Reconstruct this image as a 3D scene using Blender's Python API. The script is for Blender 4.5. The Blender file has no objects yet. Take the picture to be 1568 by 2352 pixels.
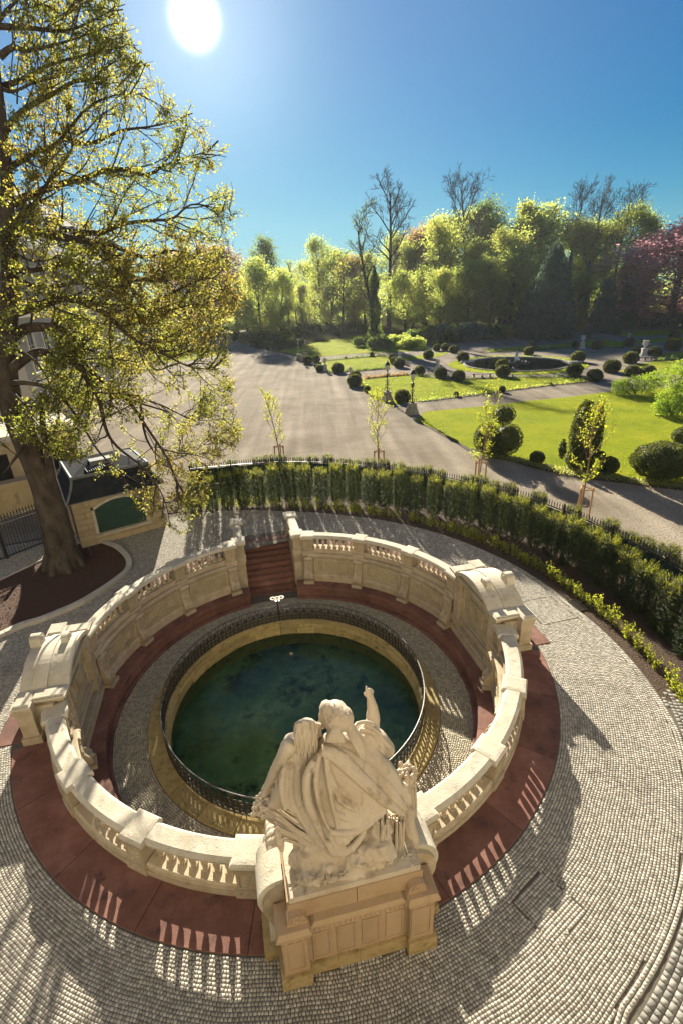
import bpy, math, random
import numpy as np
from mathutils import Vector, Matrix
RAD = math.radians
sc = bpy.context.scene
COL = sc.collection

# ------------------------------------------------------------------ camera
CAM_H, F_PX, PITCH, ROLL, OFX, OFY = 10.0, 1134.0, RAD(23.145), RAD(-2.651), -36.0, -23.0
cd = bpy.data.cameras.new('camera'); cam = bpy.data.objects.new('camera', cd); COL.objects.link(cam)
cam.matrix_world = Matrix.Translation((0, 0, CAM_H)) @ Matrix.Rotation(RAD(90) - PITCH, 4, 'X') @ Matrix.Rotation(ROLL, 4, 'Z')
cd.sensor_fit = 'VERTICAL'; cd.sensor_height = 36; cd.lens = F_PX / 2352 * 36
cd.shift_x = -OFX / 2352; cd.shift_y = OFY / 2352
cd.clip_start = 0.1; cd.clip_end = 3000
sc.camera = cam

# ------------------------------------------------------------------ light
SUN_EL, SUN_AZ = RAD(21.3), RAD(-9.5)          # azimuth from +Y towards +X
SUN_DIR = Vector((math.sin(SUN_AZ) * math.cos(SUN_EL), math.cos(SUN_AZ) * math.cos(SUN_EL), math.sin(SUN_EL)))
world = bpy.data.worlds.new('World'); sc.world = world; world.use_nodes = True
wn, wl = world.node_tree.nodes, world.node_tree.links
wn.clear()
wo = wn.new('ShaderNodeOutputWorld'); bg = wn.new('ShaderNodeBackground')
sky = wn.new('ShaderNodeTexSky'); sky.sky_type = 'NISHITA'; sky.sun_disc = False
sky.sun_elevation = SUN_EL; sky.sun_rotation = SUN_AZ
sky.altitude = 600; sky.air_density = 1.0; sky.dust_density = 0.15; sky.ozone_density = 3.0
hs = wn.new('ShaderNodeHueSaturation'); hs.inputs['Saturation'].default_value = 1.6; hs.inputs['Value'].default_value = 1.0
tint = wn.new('ShaderNodeMixRGB'); tint.blend_type = 'MULTIPLY'; tint.inputs[0].default_value = 1; tint.inputs[2].default_value = (.13, .44, .62, 1)
wl.new(sky.outputs[0], hs.inputs['Color']); wl.new(hs.outputs[0], tint.inputs[1])
den = wn.new('ShaderNodeVectorMath'); den.operation = 'MULTIPLY_ADD'; den.inputs[1].default_value = (1 / 5.0,) * 3; den.inputs[2].default_value = (1, 1, 1)
soft = wn.new('ShaderNodeVectorMath'); soft.operation = 'DIVIDE'     # a thin even veil: bright parts of the sky level off
wl.new(tint.outputs[0], den.inputs[0]); wl.new(tint.outputs[0], soft.inputs[0]); wl.new(den.outputs[0], soft.inputs[1])
# the sun's own disc and aureole, where the lamp stands
tc = wn.new('ShaderNodeTexCoord'); nrm = wn.new('ShaderNodeVectorMath'); nrm.operation = 'NORMALIZE'
wl.new(tc.outputs['Generated'], nrm.inputs[0])
dt = wn.new('ShaderNodeVectorMath'); dt.operation = 'DOT_PRODUCT'; dt.inputs[1].default_value = SUN_DIR
wl.new(nrm.outputs[0], dt.inputs[0])
def wmath(op, a, b=None):
    n = wn.new('ShaderNodeMath'); n.operation = op
    for i, x in enumerate((a, b)):
        if x is None: continue
        if isinstance(x, (int, float)): n.inputs[i].default_value = x
        else: wl.new(x, n.inputs[i])
    return n.outputs[0]
dd = wmath('MAXIMUM', dt.outputs['Value'], 0.0)
glow = wmath('ADD', wmath('MULTIPLY', wmath('POWER', dd, 6500.0), 100.0), wmath('ADD', wmath('MULTIPLY', wmath('POWER', dd, 110.0), 1.5), wmath('MULTIPLY', wmath('POWER', dd, 7.0), .9)))
add = wn.new('ShaderNodeMixRGB'); add.blend_type = 'ADD'; add.inputs[0].default_value = 1.0
wl.new(soft.outputs[0], add.inputs[1]); wl.new(glow, add.inputs[2])
wl.new(add.outputs[0], bg.inputs['Color']); bg.inputs['Strength'].default_value = 0.058
wl.new(bg.outputs[0], wo.inputs['Surface'])
sd = bpy.data.lights.new('sun', 'SUN'); sun = bpy.data.objects.new('sun', sd); COL.objects.link(sun)
sd.energy = 4.4; sd.angle = RAD(0.5); sd.color = (1.0, 0.90, 0.74)
sun.rotation_euler = SUN_DIR.to_track_quat('Z', 'Y').to_euler(); sun.location = (-20, 60, 40)
sc.view_settings.view_transform = 'Standard'; sc.view_settings.look = 'None'
sc.view_settings.exposure = 1.92; sc.view_settings.gamma = 1.0; sc.view_settings.use_curve_mapping = False

# ------------------------------------------------------------------ placing
def ray(x, y):                                  # a direction from the camera, photograph at 1568 x 2352
    a = (x - 784 - OFX) / F_PX; b = -(y - 1176 - OFY) / F_PX
    c, s = math.cos(ROLL), math.sin(ROLL); a, b = c * a - s * b, s * a + c * b
    cp, sp = math.cos(PITCH), math.sin(PITCH)
    return a, cp + b * sp, b * cp - sp
def G(x, y, z=0.0):                             # the point of the ground plane there
    d = ray(x, y); t = (z - CAM_H) / d[2]
    return Vector((d[0] * t, d[1] * t, z))
def AR(x, y, rho):                              # the point at a horizontal distance
    d = ray(x, y); t = rho / math.hypot(d[0], d[1])
    return Vector((d[0] * t, d[1] * t, CAM_H + d[2] * t))
def HT(x, y, base):                             # height above the ground over a known foot
    return AR(x, y, math.hypot(base[0], base[1])).z
def Z5B(x, y): return 629.8 + x * .2999, 739 + y * .2999
def Z6B(x, y): return 1049.7 + x * .33044, 739 + y * .33044
def Z4(x, y): return 965.7 + x * .384, 377.9 + y * .384
def Z3(x, y): return 461.9 + x * .37489, 377.9 + y * .37489

# ------------------------------------------------------------------ materials
def srgb(c): return tuple(((v / 12.92) if v <= .04045 else ((v + .055) / 1.055) ** 2.4) for v in c)
MATS = {}
def mat(name, cols, scale=6.0, rough=.75, bump=.3, bscale=None, spec=.3, island=0.0, objrand=0.0, detail=6.0,
        spots=None, bdist=.02, metal=0.0, stretch=None):
    """noise mix of two or three base colours, per-piece tone, optional dark stains, bump"""
    m = bpy.data.materials.new(name); m.use_nodes = True; MATS[name] = m
    N, L = m.node_tree.nodes, m.node_tree.links
    b = N['Principled BSDF']; b.inputs['Roughness'].default_value = rough
    b.inputs['Specular IOR Level'].default_value = spec; b.inputs['Metallic'].default_value = metal
    co = N.new('ShaderNodeTexCoord'); src = co.outputs['Object']
    if stretch:
        mp = N.new('ShaderNodeMapping'); mp.inputs['Scale'].default_value = stretch
        L.new(src, mp.inputs[0]); src = mp.outputs[0]
    nz = N.new('ShaderNodeTexNoise'); nz.inputs['Scale'].default_value = scale; nz.inputs['Detail'].default_value = detail
    nz.inputs['Roughness'].default_value = .65
    L.new(src, nz.inputs['Vector'])
    cr = N.new('ShaderNodeValToRGB'); L.new(nz.outputs['Fac'], cr.inputs[0])
    e = cr.color_ramp.elements
    e[0].position = .32; e[1].position = .68
    e[0].color = (*cols[0], 1); e[1].color = (*cols[-1], 1)
    if len(cols) == 3:
        x = e.new(.5); x.color = (*cols[1], 1)
    out = cr.outputs[0]
    if spots:                                   # (colour, scale, threshold)
        n2 = N.new('ShaderNodeTexNoise'); n2.inputs['Scale'].default_value = spots[1]; n2.inputs['Detail'].default_value = 8
        n2.inputs['Roughness'].default_value = .7
        L.new(src, n2.inputs['Vector'])
        r2 = N.new('ShaderNodeValToRGB'); r2.color_ramp.elements[0].position = spots[2]; r2.color_ramp.elements[1].position = spots[2] + .14
        L.new(n2.outputs['Fac'], r2.inputs[0])
        mx = N.new('ShaderNodeMixRGB'); L.new(r2.outputs[0], mx.inputs[0]); L.new(out, mx.inputs[1]); mx.inputs[2].default_value = (*spots[0], 1)
        out = mx.outputs[0]
    for amt, kind in ((island, 'i'), (objrand, 'o')):
        if amt:
            if kind == 'i': g = N.new('ShaderNodeNewGeometry'); rnd = g.outputs['Random Per Island']
            else: g = N.new('ShaderNodeObjectInfo'); rnd = g.outputs['Random']
            mr = N.new('ShaderNodeMapRange'); mr.inputs['To Min'].default_value = 1 - amt; mr.inputs['To Max'].default_value = 1 + amt
            L.new(rnd, mr.inputs[0])
            h = N.new('ShaderNodeHueSaturation'); L.new(mr.outputs[0], h.inputs['Value']); L.new(out, h.inputs['Color']); out = h.outputs[0]
    L.new(out, b.inputs['Base Color'])
    if bump:
        n3 = N.new('ShaderNodeTexNoise'); n3.inputs['Scale'].default_value = bscale or scale * 6; n3.inputs['Detail'].default_value = 5
        L.new(src, n3.inputs['Vector'])
        bp = N.new('ShaderNodeBump'); bp.inputs['Strength'].default_value = bump; bp.inputs['Distance'].default_value = bdist
        L.new(n3.outputs['Fac'], bp.inputs['Height']); L.new(bp.outputs[0], b.inputs['Normal'])
    return m
def leafmat(name, cols, trans, amt=.45, rough=.55, patch=.35):
    """leaf: diffuse colours varied leaf by leaf and in soft patches, plus light let through"""
    m = bpy.data.materials.new(name); m.use_nodes = True; MATS[name] = m
    N, L = m.node_tree.nodes, m.node_tree.links
    b = N['Principled BSDF']; b.inputs['Roughness'].default_value = rough; b.inputs['Specular IOR Level'].default_value = .25
    g = N.new('ShaderNodeNewGeometry'); co = N.new('ShaderNodeTexCoord')
    nz = N.new('ShaderNodeTexNoise'); nz.inputs['Scale'].default_value = patch; nz.inputs['Detail'].default_value = 2
    L.new(co.outputs['Object'], nz.inputs['Vector'])
    ad = N.new('ShaderNodeMath'); ad.operation = 'MULTIPLY_ADD'; ad.inputs[1].default_value = .55
    L.new(g.outputs['Random Per Island'], ad.inputs[0])
    sb = N.new('ShaderNodeMath'); sb.operation = 'MULTIPLY_ADD'; sb.inputs[1].default_value = 1.5; sb.inputs[2].default_value = -.53
    L.new(nz.outputs['Fac'], sb.inputs[0]); L.new(sb.outputs[0], ad.inputs[2])
    def ramp(cs):
        cr = N.new('ShaderNodeValToRGB'); L.new(ad.outputs[0], cr.inputs[0]); e = cr.color_ramp.elements
        e[0].position = 0; e[0].color = (*cs[0], 1); e[1].position = 1; e[1].color = (*cs[-1], 1)
        for i, c in enumerate(cs[1:-1]):
            x = e.new((i + 1) / (len(cs) - 1)); x.color = (*c, 1)
        return cr.outputs[0]
    L.new(ramp(cols), b.inputs['Base Color'])
    t = N.new('ShaderNodeBsdfTranslucent'); L.new(ramp(trans), t.inputs['Color'])
    mx = N.new('ShaderNodeMixShader'); mx.inputs[0].default_value = amt
    L.new(b.outputs[0], mx.inputs[1]); L.new(t.outputs[0], mx.inputs[2])
    L.new(mx.outputs[0], N['Material Output'].inputs['Surface'])
    return m
# stone, paving
SAND = mat('sandstone', [(.32, .252, .158), (.39, .322, .218), (.45, .385, .28)], 2.2, .85, .35, 40, spots=((.17, .135, .075), 3.0, .60), objrand=.10)
SANDP = mat('sandstone_panel', [(.33, .27, .16), (.385, .325, .205)], 2.5, .85, .3, 45, spots=((.21, .19, .085), 4.0, .56), objrand=.08)
COPE = mat('weathered_coping', [(.40, .355, .26), (.47, .43, .33), (.52, .48, .385)], 3.0, .85, .4, 30, spots=((.24, .22, .165), 5.0, .57), objrand=.08)
STAT = mat('statue_marble', [(.385, .315, .22), (.45, .38, .28), (.50, .435, .33)], 2.6, .7, .45, 30, spots=((.25, .195, .125), 5.5, .545), detail=8, stretch=(1, 1, .45))
PEDS = mat('pedestal_stone', [(.31, .21, .115), (.375, .265, .16), (.335, .245, .135)], 1.8, .85, .3, 45, spots=((.27, .20, .10), 2.2, .60), objrand=.06)
PLIN = mat('mossy_plinth_stone', [(.24, .165, .06), (.35, .27, .13), (.30, .20, .08)], 4.0, .95, .8, 26, spots=((.12, .085, .035), 5.0, .55))
RED = mat('red_sandstone', [(.115, .052, .038), (.165, .075, .053), (.215, .108, .078)], 1.6, .8, .4, 60, spots=((.07, .04, .034), 2.4, .55), objrand=.2)
COB = mat('granite_setts', [(.28, .262, .22), (.39, .365, .305)], 9.0, .9, .15, 60, island=.30, spots=((.20, .185, .15), .55, .56))
COBO = mat('granite_sett_single', [(.26, .242, .20), (.38, .355, .295)], 9.0, .85, .35, 60, objrand=.30)
COBI = mat('inner_setts', [(.35, .32, .235), (.45, .415, .31)], 9.0, .85, .35, 60, island=.28)
SETT = mat('large_setts', [(.17, .165, .145), (.26, .25, .215)], 7.0, .9, .6, 40, island=.25)
JOINT = mat('sett_joint_sand', [(.085, .075, .056), (.13, .115, .088)], 8, .95, .4, 60)
KERB = mat('kerb_stone', [(.42, .385, .31), (.50, .465, .385)], 4, .85, .4, 40, spots=((.28, .25, .19), 6, .6), objrand=.1)
POOLS = mat('mossy_pool_stone', [(.25, .185, .065), (.36, .285, .125), (.29, .235, .10)], 3, .9, .9, 18, spots=((.085, .08, .022), 4.2, .55), objrand=.2)
GRAV = mat('gravel', [(.175, .145, .102), (.235, .20, .148), (.29, .25, .19)], 0.25, 1.0, .6, 9, spots=((.11, .094, .07), 9.0, .52), bdist=.05, spec=.05)
def add_tracks(m):                                # wheel tracks and raked streaks along the drive
    N, L = m.node_tree.nodes, m.node_tree.links; b = N['Principled BSDF']; src = b.inputs['Base Color'].links[0].from_socket
    co = N.new('ShaderNodeTexCoord'); out = src
    for rot, sc_, lo, hi in ((RAD(11), (1.1, .05, 1), .86, 1.16), (RAD(-25), (.7, .045, 1), .88, 1.12)):
        mp = N.new('ShaderNodeMapping'); mp.inputs['Rotation'].default_value = (0, 0, rot); mp.inputs['Scale'].default_value = sc_
        nz = N.new('ShaderNodeTexNoise'); nz.inputs['Scale'].default_value = 1.0; nz.inputs['Detail'].default_value = 7; nz.inputs['Distortion'].default_value = .4
        L.new(co.outputs['Object'], mp.inputs[0]); L.new(mp.outputs[0], nz.inputs['Vector'])
        mr = N.new('ShaderNodeMapRange'); mr.inputs['From Min'].default_value = .35; mr.inputs['From Max'].default_value = .65; mr.inputs['To Min'].default_value = lo; mr.inputs['To Max'].default_value = hi
        L.new(nz.outputs['Fac'], mr.inputs[0]); h = N.new('ShaderNodeHueSaturation'); L.new(mr.outputs[0], h.inputs['Value']); L.new(out, h.inputs['Color']); out = h.outputs[0]
    L.new(out, b.inputs['Base Color'])
add_tracks(GRAV)
SOIL = mat('bark_mulch', [(.035, .02, .014), (.10, .055, .035), (.06, .034, .022)], 22, .95, 1.0, 26, bdist=.05)
EARTH = mat('planting_soil', [(.045, .03, .02), (.09, .058, .036)], 9, .95, .9, 24, bdist=.05)
WOODF = mat('woodland_floor', [(.035, .045, .014), (.065, .065, .024), (.05, .042, .02)], 1.2, 1.0, .8, 8, bdist=.1, spec=0.0)
BARK = mat('bark', [(.028, .021, .015), (.062, .048, .035), (.095, .078, .058)], 3.2, .95, .9, 14, stretch=(1, 1, .45), bdist=.05, spots=((.20, .18, .14), 3.0, .64))
BARKD = mat('dark_bark', [(.035, .028, .022), (.07, .055, .042)], 2.0, .95, .5, 8)
BARKY = mat('young_bark', [(.17, .115, .06), (.26, .19, .10)], 12, .8, .3, 40)
IRON = mat('black_iron', [(.012, .012, .013), (.028, .027, .027)], 12, .45, .2, 60, spec=.5)
IRONB = mat('weathered_iron', [(.02, .018, .013), (.05, .042, .026)], 12, .5, .2, 60, spec=.5)
STEEL = mat('worn_steel_rail', [(.06, .055, .05), (.16, .15, .13)], 14, .42, .2, 60, metal=.3)
SLATE = mat('roof_slate', [(.018, .022, .028), (.034, .038, .044)], 3, .85, .3, 14, spec=.08)
SLATEB = mat('blue_slate', [(.035, .07, .10), (.06, .11, .15)], .8, .85, .3, 3, spec=.08)
LEAD = mat('lead_flashing', [(.14, .155, .155), (.21, .225, .22)], 3, .7, .15, 20, spec=.15)
SHUT = mat('green_shutter', [(.035, .075, .058), (.055, .10, .078)], 3, .55, .12, 30)
KIOS = mat('kiosk_sandstone', [(.36, .28, .16), (.44, .355, .215)], 2.2, .85, .35, 40, spots=((.30, .22, .12), 3, .6), objrand=.08)
PALE = mat('pale_render', [(.40, .36, .29), (.48, .435, .36)], .6, .9, .15, 12)
STAIN = mat('stained_wall', [(.34, .26, .13), (.45, .36, .20)], 1.2, .9, .3, 20, spots=((.14, .10, .05), 1.6, .55), stretch=(1, 1, .35))
PANE = mat('window_pane', [(.05, .06, .07), (.09, .10, .11)], .5, .15, 0, spec=.6)
WOODN = mat('new_timber', [(.33, .19, .085), (.43, .26, .13)], 8, .8, .2, 30, stretch=(1, 1, .2))
DOORM = mat('dark_red_door', [(.07, .018, .014), (.11, .03, .022)], 4, .6, .1)
URN = mat('pale_urn_stone', [(.50, .46, .38), (.60, .56, .48)], 4, .85, .3, 30, spots=((.30, .27, .20), 5, .6))
LAMPST = mat('lamp_base_stone', [(.28, .235, .165), (.40, .35, .26)], 3, .9, .6, 14, objrand=.15)
FLOW = mat('lamp_glass', [(.55, .55, .52), (.68, .67, .63)], 3, .2, 0, spec=.5)  # pale colour stands in for sky brightness in the unlit glass
SCREEN = mat('green_screen_mesh', [(.006, .026, .02), (.012, .042, .033)], 3, .7, .1)
POTSTONE = mat('pond_rim_stone', [(.24, .225, .19), (.33, .31, .26)], 2, .9, .5, 10)
ROCK = mat('wet_rock', [(.05, .048, .04), (.11, .10, .085)], 5, .6, .8, 14)
BENCHM = mat('bench_stone', [(.16, .15, .13), (.24, .225, .19)], 4, .85, .3, 20)
DARKIN = mat('dark_interior', [(.01, .01, .01), (.02, .018, .016)], 3, .9, 0)
# leaves
L_LIME = leafmat('spring_leaf', [(.055, .072, .016), (.08, .092, .02), (.105, .098, .026), (.12, .082, .03)],
                 [(.34, .42, .06), (.47, .50, .075), (.56, .48, .09), (.52, .36, .10)], .56, patch=.28)
L_YG = leafmat('yellow_green_leaf', [(.06, .09, .02), (.095, .12, .028), (.14, .13, .032)], [(.42, .57, .10), (.58, .67, .13), (.72, .61, .14)], .62, patch=.18)
L_MID = leafmat('mid_green_leaf', [(.05, .075, .018), (.075, .10, .025), (.105, .11, .028)], [(.38, .52, .07), (.55, .64, .09), (.66, .58, .10)], .6, patch=.2)
L_DARK = leafmat('dark_green_leaf', [(.036, .06, .022), (.055, .082, .03), (.075, .092, .034)], [(.22, .33, .06), (.32, .42, .07)], .48, patch=.3)
L_BLUE = leafmat('blue_conifer_needles', [(.045, .10, .078), (.065, .12, .095), (.085, .12, .088)], [(.16, .28, .16), (.24, .32, .18)], .4, patch=.3)
L_PINK = leafmat('copper_leaf', [(.28, .11, .12), (.36, .17, .18), (.42, .22, .22)], [(.70, .28, .32), (.82, .44, .46)], .5, patch=.25)
L_TAN = leafmat('bronze_leaf', [(.12, .075, .03), (.17, .11, .045), (.20, .10, .05)], [(.50, .32, .12), (.60, .42, .16), (.58, .30, .16)], .5, patch=.25)
L_YEW = leafmat('yew_needles', [(.013, .025, .010), (.024, .040, .014), (.042, .054, .016)], [(.045, .08, .012), (.10, .14, .02), (.25, .25, .03)], .34, patch=1.6)
L_NEWG = leafmat('yew_new_growth', [(.06, .075, .014), (.09, .10, .016), (.12, .12, .02)], [(.34, .40, .03), (.50, .50, .04), (.60, .52, .05)], .5, patch=1.6)
L_BOX = leafmat('box_leaf', [(.07, .095, .012), (.11, .125, .016), (.14, .135, .02)], [(.40, .52, .03), (.58, .62, .04), (.66, .58, .05)], .55, patch=2.0)
L_TOPI = leafmat('clipped_yew_leaf', [(.018, .032, .010), (.034, .05, .014), (.055, .062, .018)], [(.12, .17, .02), (.26, .26, .03)], .36, patch=1.0)
L_BRIGHT = leafmat('bright_shrub_leaf', [(.06, .10, .012), (.09, .14, .018), (.12, .15, .02)], [(.30, .48, .03), (.42, .58, .04), (.50, .55, .05)], .5, patch=.8)
L_GRASS = leafmat('grass_blade', [(.09, .13, .008), (.12, .155, .010), (.16, .17, .014)], [(.34, .46, .012), (.46, .52, .02), (.54, .52, .03)], .5, patch=.22)
def grassmat():
    m = mat('lawn_turf', [(.155, .20, .007), (.225, .265, .009), (.30, .305, .013)], .3, 1.0, .9, 14, spots=((.10, .135, .008), 2.2, .56), bdist=.08, spec=.05)
    return m
LAWN = grassmat()
# ------------------------------------------------------------------ mesh building
class MB:
    def __init__(s): s.v = []; s.f = []; s.mi = []
    def add(s, vs, fs, mi=0):
        o = len(s.v); s.v.extend(tuple(p) for p in vs); s.f.extend(tuple(i + o for i in f) for f in fs); s.mi.extend([mi] * len(fs)); return s
    def box(s, cx, cy, z0, sx, sy, sz, rot=0.0, mi=0, top=1.0):
        c, n = math.cos(rot), math.sin(rot); vs = []
        for z, k in ((z0, 1.0), (z0 + sz, top)):
            for a, b in ((-1, -1), (1, -1), (1, 1), (-1, 1)):
                x, y = a * sx / 2 * k, b * sy / 2 * k
                vs.append((cx + c * x - n * y, cy + n * x + c * y, z))
        return s.add(vs, [(3, 2, 1, 0), (4, 5, 6, 7), (0, 1, 5, 4), (1, 2, 6, 5), (2, 3, 7, 6), (3, 0, 4, 7)], mi)
    def prism(s, poly, z0, z1, mi=0):            # poly counter-clockwise
        n = len(poly); vs = [(x, y, z0) for x, y in poly] + [(x, y, z1) for x, y in poly]
        return s.add(vs, [tuple(range(n - 1, -1, -1)), tuple(range(n, 2 * n))] + [(i, (i + 1) % n, n + (i + 1) % n, n + i) for i in range(n)], mi)
    def lathe(s, prof, n=12, cx=0, cy=0, cz=0, mi=0, caps=True):
        vs = []
        for r, z in prof:
            for i in range(n):
                a = 2 * math.pi * i / n; vs.append((cx + r * math.cos(a), cy + r * math.sin(a), cz + z))
        fs = []
        for k in range(len(prof) - 1):
            for i in range(n):
                j = (i + 1) % n; fs.append((k * n + i, k * n + j, (k + 1) * n + j, (k + 1) * n + i))
        if caps:
            fs.append(tuple(range(n - 1, -1, -1))); m = (len(prof) - 1) * n; fs.append(tuple(range(m, m + n)))
        return s.add(vs, fs, mi)
    def tube(s, pts, rad, n=6, mi=0, caps=True):
        pts = [Vector(p) for p in pts]
        if isinstance(rad, (int, float)): rad = [rad] * len(pts)
        vs = []; u = None
        for i, p in enumerate(pts):
            d = (pts[min(i + 1, len(pts) - 1)] - pts[max(i - 1, 0)])
            d = d.normalized() if d.length > 1e-9 else Vector((0, 0, 1))
            if u is None: u = d.orthogonal().normalized()
            else:
                u = u - d * u.dot(d); u = u.normalized() if u.length > 1e-6 else d.orthogonal().normalized()
            w = d.cross(u)
            for k in range(n):
                a = 2 * math.pi * k / n; vs.append(p + (u * math.cos(a) + w * math.sin(a)) * rad[i])
        fs = []
        for i in range(len(pts) - 1):
            for k in range(n):
                j = (k + 1) % n; fs.append((i * n + k, i * n + j, (i + 1) * n + j, (i + 1) * n + k))
        if caps:
            fs.append(tuple(range(n - 1, -1, -1))); m = (len(pts) - 1) * n; fs.append(tuple(range(m, m + n)))
        return s.add(vs, fs, mi)
    def arc(s, prof, a0, a1, n, mi=0):           # closed (r, z) outline swept between two angles from the stair axis
        vs = []; m = len(prof)
        for i in range(n + 1):
            a = RAD(a0 + (a1 - a0) * i / n)
            for r, z in prof: vs.append((-r * math.sin(a), r * math.cos(a), z))
        fs = [(i * m + k, (i + 1) * m + k, (i + 1) * m + (k + 1) % m, i * m + (k + 1) % m) for i in range(n) for k in range(m)]
        fs += [tuple(range(m)), tuple(range(n * m + m - 1, n * m - 1, -1))]
        return s.add(vs, fs, mi)
    def ell(s, c, r, nu=12, nv=8, mat=None, mi=0):
        vs = []; c = Vector(c)
        for j in range(nv + 1):
            t = math.pi * j / nv
            for i in range(nu):
                p = 2 * math.pi * i / nu
                v = Vector((r[0] * math.sin(t) * math.cos(p), r[1] * math.sin(t) * math.sin(p), r[2] * math.cos(t)))
                if mat: v = mat @ v
                vs.append(c + v)
        fs = [(j * nu + i, (j + 1) * nu + i, (j + 1) * nu + (i + 1) % nu, j * nu + (i + 1) % nu) for j in range(nv) for i in range(nu)]
        return s.add(vs, fs, mi)
    def mesh(s, name, mats, smooth=None):
        me = bpy.data.meshes.new(name); me.from_pydata([tuple(v) for v in s.v], [], s.f)
        for m in (mats if isinstance(mats, (list, tuple)) else [mats]): me.materials.append(m)
        if any(s.mi): me.polygons.foreach_set('material_index', s.mi)
        if smooth is not None:
            me.polygons.foreach_set('use_smooth', [True] * len(s.f))
            if smooth < 180: me.set_sharp_from_angle(angle=RAD(smooth))
        me.update(); return me

def npmesh(name, V, Fq, material, smooth=False):  # numpy vertices and n x k faces
    me = bpy.data.meshes.new(name); n, k = Fq.shape
    me.vertices.add(len(V)); me.vertices.foreach_set('co', np.asarray(V, np.float32).ravel())
    me.loops.add(n * k); me.loops.foreach_set('vertex_index', Fq.astype(np.int32).ravel())
    me.polygons.add(n); me.polygons.foreach_set('loop_start', np.arange(0, n * k, k, dtype=np.int32))
    me.polygons.foreach_set('loop_total', np.full(n, k, np.int32))
    if smooth: me.polygons.foreach_set('use_smooth', np.ones(n, bool))
    me.materials.append(material); me.update(calc_edges=True); return me

WM = {}                                           # world matrices of the parents
def place(o, M): o.matrix_basis = M; WM[o] = M
def obj(name, mesh, parent=None, frame=None, label=None, kind=None):
    o = bpy.data.objects.new(name, mesh); COL.objects.link(o)
    place(o, frame if frame is not None else Matrix())
    if parent is not None:
        o.parent = parent; o.matrix_parent_inverse = WM[parent].inverted()
    if label: o['label'] = label
    if kind: o['kind'] = kind
    return o
def tag(o, label, cat, group=None):
    o['label'] = label; o['category'] = cat
    if group: o['group'] = group
    return o
def thing(name, label, cat, loc=(0, 0, 0), rz=0.0, group=None):
    o = bpy.data.objects.new(name, None); COL.objects.link(o); o.empty_display_size = .2
    place(o, Matrix.Translation(Vector(loc)) @ Matrix.Rotation(rz, 4, 'Z')); tag(o, label, cat, group); return o
def solo(name, mesh, label, cat, loc=(0, 0, 0), rz=0.0, group=None, scale=1.0):
    o = bpy.data.objects.new(name, mesh); COL.objects.link(o)
    s = scale if isinstance(scale, (tuple, list)) else (scale,) * 3
    place(o, Matrix.Translation(Vector(loc)) @ Matrix.Rotation(rz, 4, 'Z') @ Matrix.Diagonal((*s, 1))); tag(o, label, cat, group); return o
def TR(x, y, z=0, rz=0.0, s=(1, 1, 1)):
    if isinstance(s, (int, float)): s = (s, s, s)
    return Matrix.Translation((x, y, z)) @ Matrix.Rotation(rz, 4, 'Z') @ Matrix.Diagonal((*s, 1))
def copy_thing(root, M, label=None, group=None):
    """a copy of a thing with copies of its parts and sub-parts, meshes shared"""
    r = root.copy(); COL.objects.link(r); place(r, M)
    if label: r['label'] = label
    if group: r['group'] = group
    for ch in list(root.children):
        if ch.name.startswith('_'): continue
        c = ch.copy(); COL.objects.link(c); c.parent = r
        for g in list(ch.children):
            d = g.copy(); COL.objects.link(d); d.parent = c
    return r

# the monument's own frame: +y up the stair, the statue at -y
CX, CY = -1.237, 11.879
MF = Matrix.Translation((CX, CY, 0)) @ Matrix.Rotation(RAD(11), 4, 'Z')
MFI = MF.inverted()
def PA(a, r, z=0.0): a = RAD(a); return Vector((-r * math.sin(a), r * math.cos(a), z))   # local, degrees from the stair
def toW(p): return MF @ Vector(p)
def mroot(name, label, cat, loc, a=0.0, group=None):
    w = toW(loc); return thing(name, label, cat, w, RAD(11 + a), group)
def mpart(name, mb, m, parent, smooth=None, label=None, kind=None):
    return obj(name, mb if isinstance(mb, bpy.types.Mesh) else mb.mesh(name, m, smooth), parent, MF, label, kind)
FLOOR, WATERZ = -1.70, -2.22
rng = np.random.default_rng(7); rnd = random.Random(11)
def jitter_leaves(P, size, rg, flat=0.0, aspect=.62):
    """rhombic leaves at points P, random facing; flat pulls normals to vertical"""
    n = len(P); d = rg.normal(size=(n, 3)); d /= np.linalg.norm(d, axis=1)[:, None]
    nn = rg.normal(size=(n, 3)); nn[:, 2] += flat
    w = np.cross(d, nn); w /= np.linalg.norm(w, axis=1)[:, None] + 1e-9
    s = (size * rg.uniform(.65, 1.25, n))[:, None]
    a = P - d * s * .5; b = P + w * s * aspect * .5; c = P + d * s * .5; e = P - w * s * aspect * .5
    V = np.stack([a, b, c, e], 1).reshape(-1, 3); F = np.arange(4 * n).reshape(n, 4); return V, F
def poly_sheet(name, pts, z, material, kind='structure'):
    me = bpy.data.meshes.new(name)
    import bmesh
    bm = bmesh.new(); vs = [bm.verts.new((p[0], p[1], z)) for p in pts]
    es = [bm.edges.new((vs[i], vs[(i + 1) % len(vs)])) for i in range(len(vs))]
    bmesh.ops.triangle_fill(bm, use_beauty=True, edges=es)
    bmesh.ops.recalc_face_normals(bm, faces=bm.faces)
    for f in bm.faces:
        if f.normal.z < 0: f.normal_flip()
    bm.to_mesh(me); bm.free(); me.materials.append(material)
    o = obj(name, me)
    if kind: o['kind'] = kind
    return o
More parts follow.
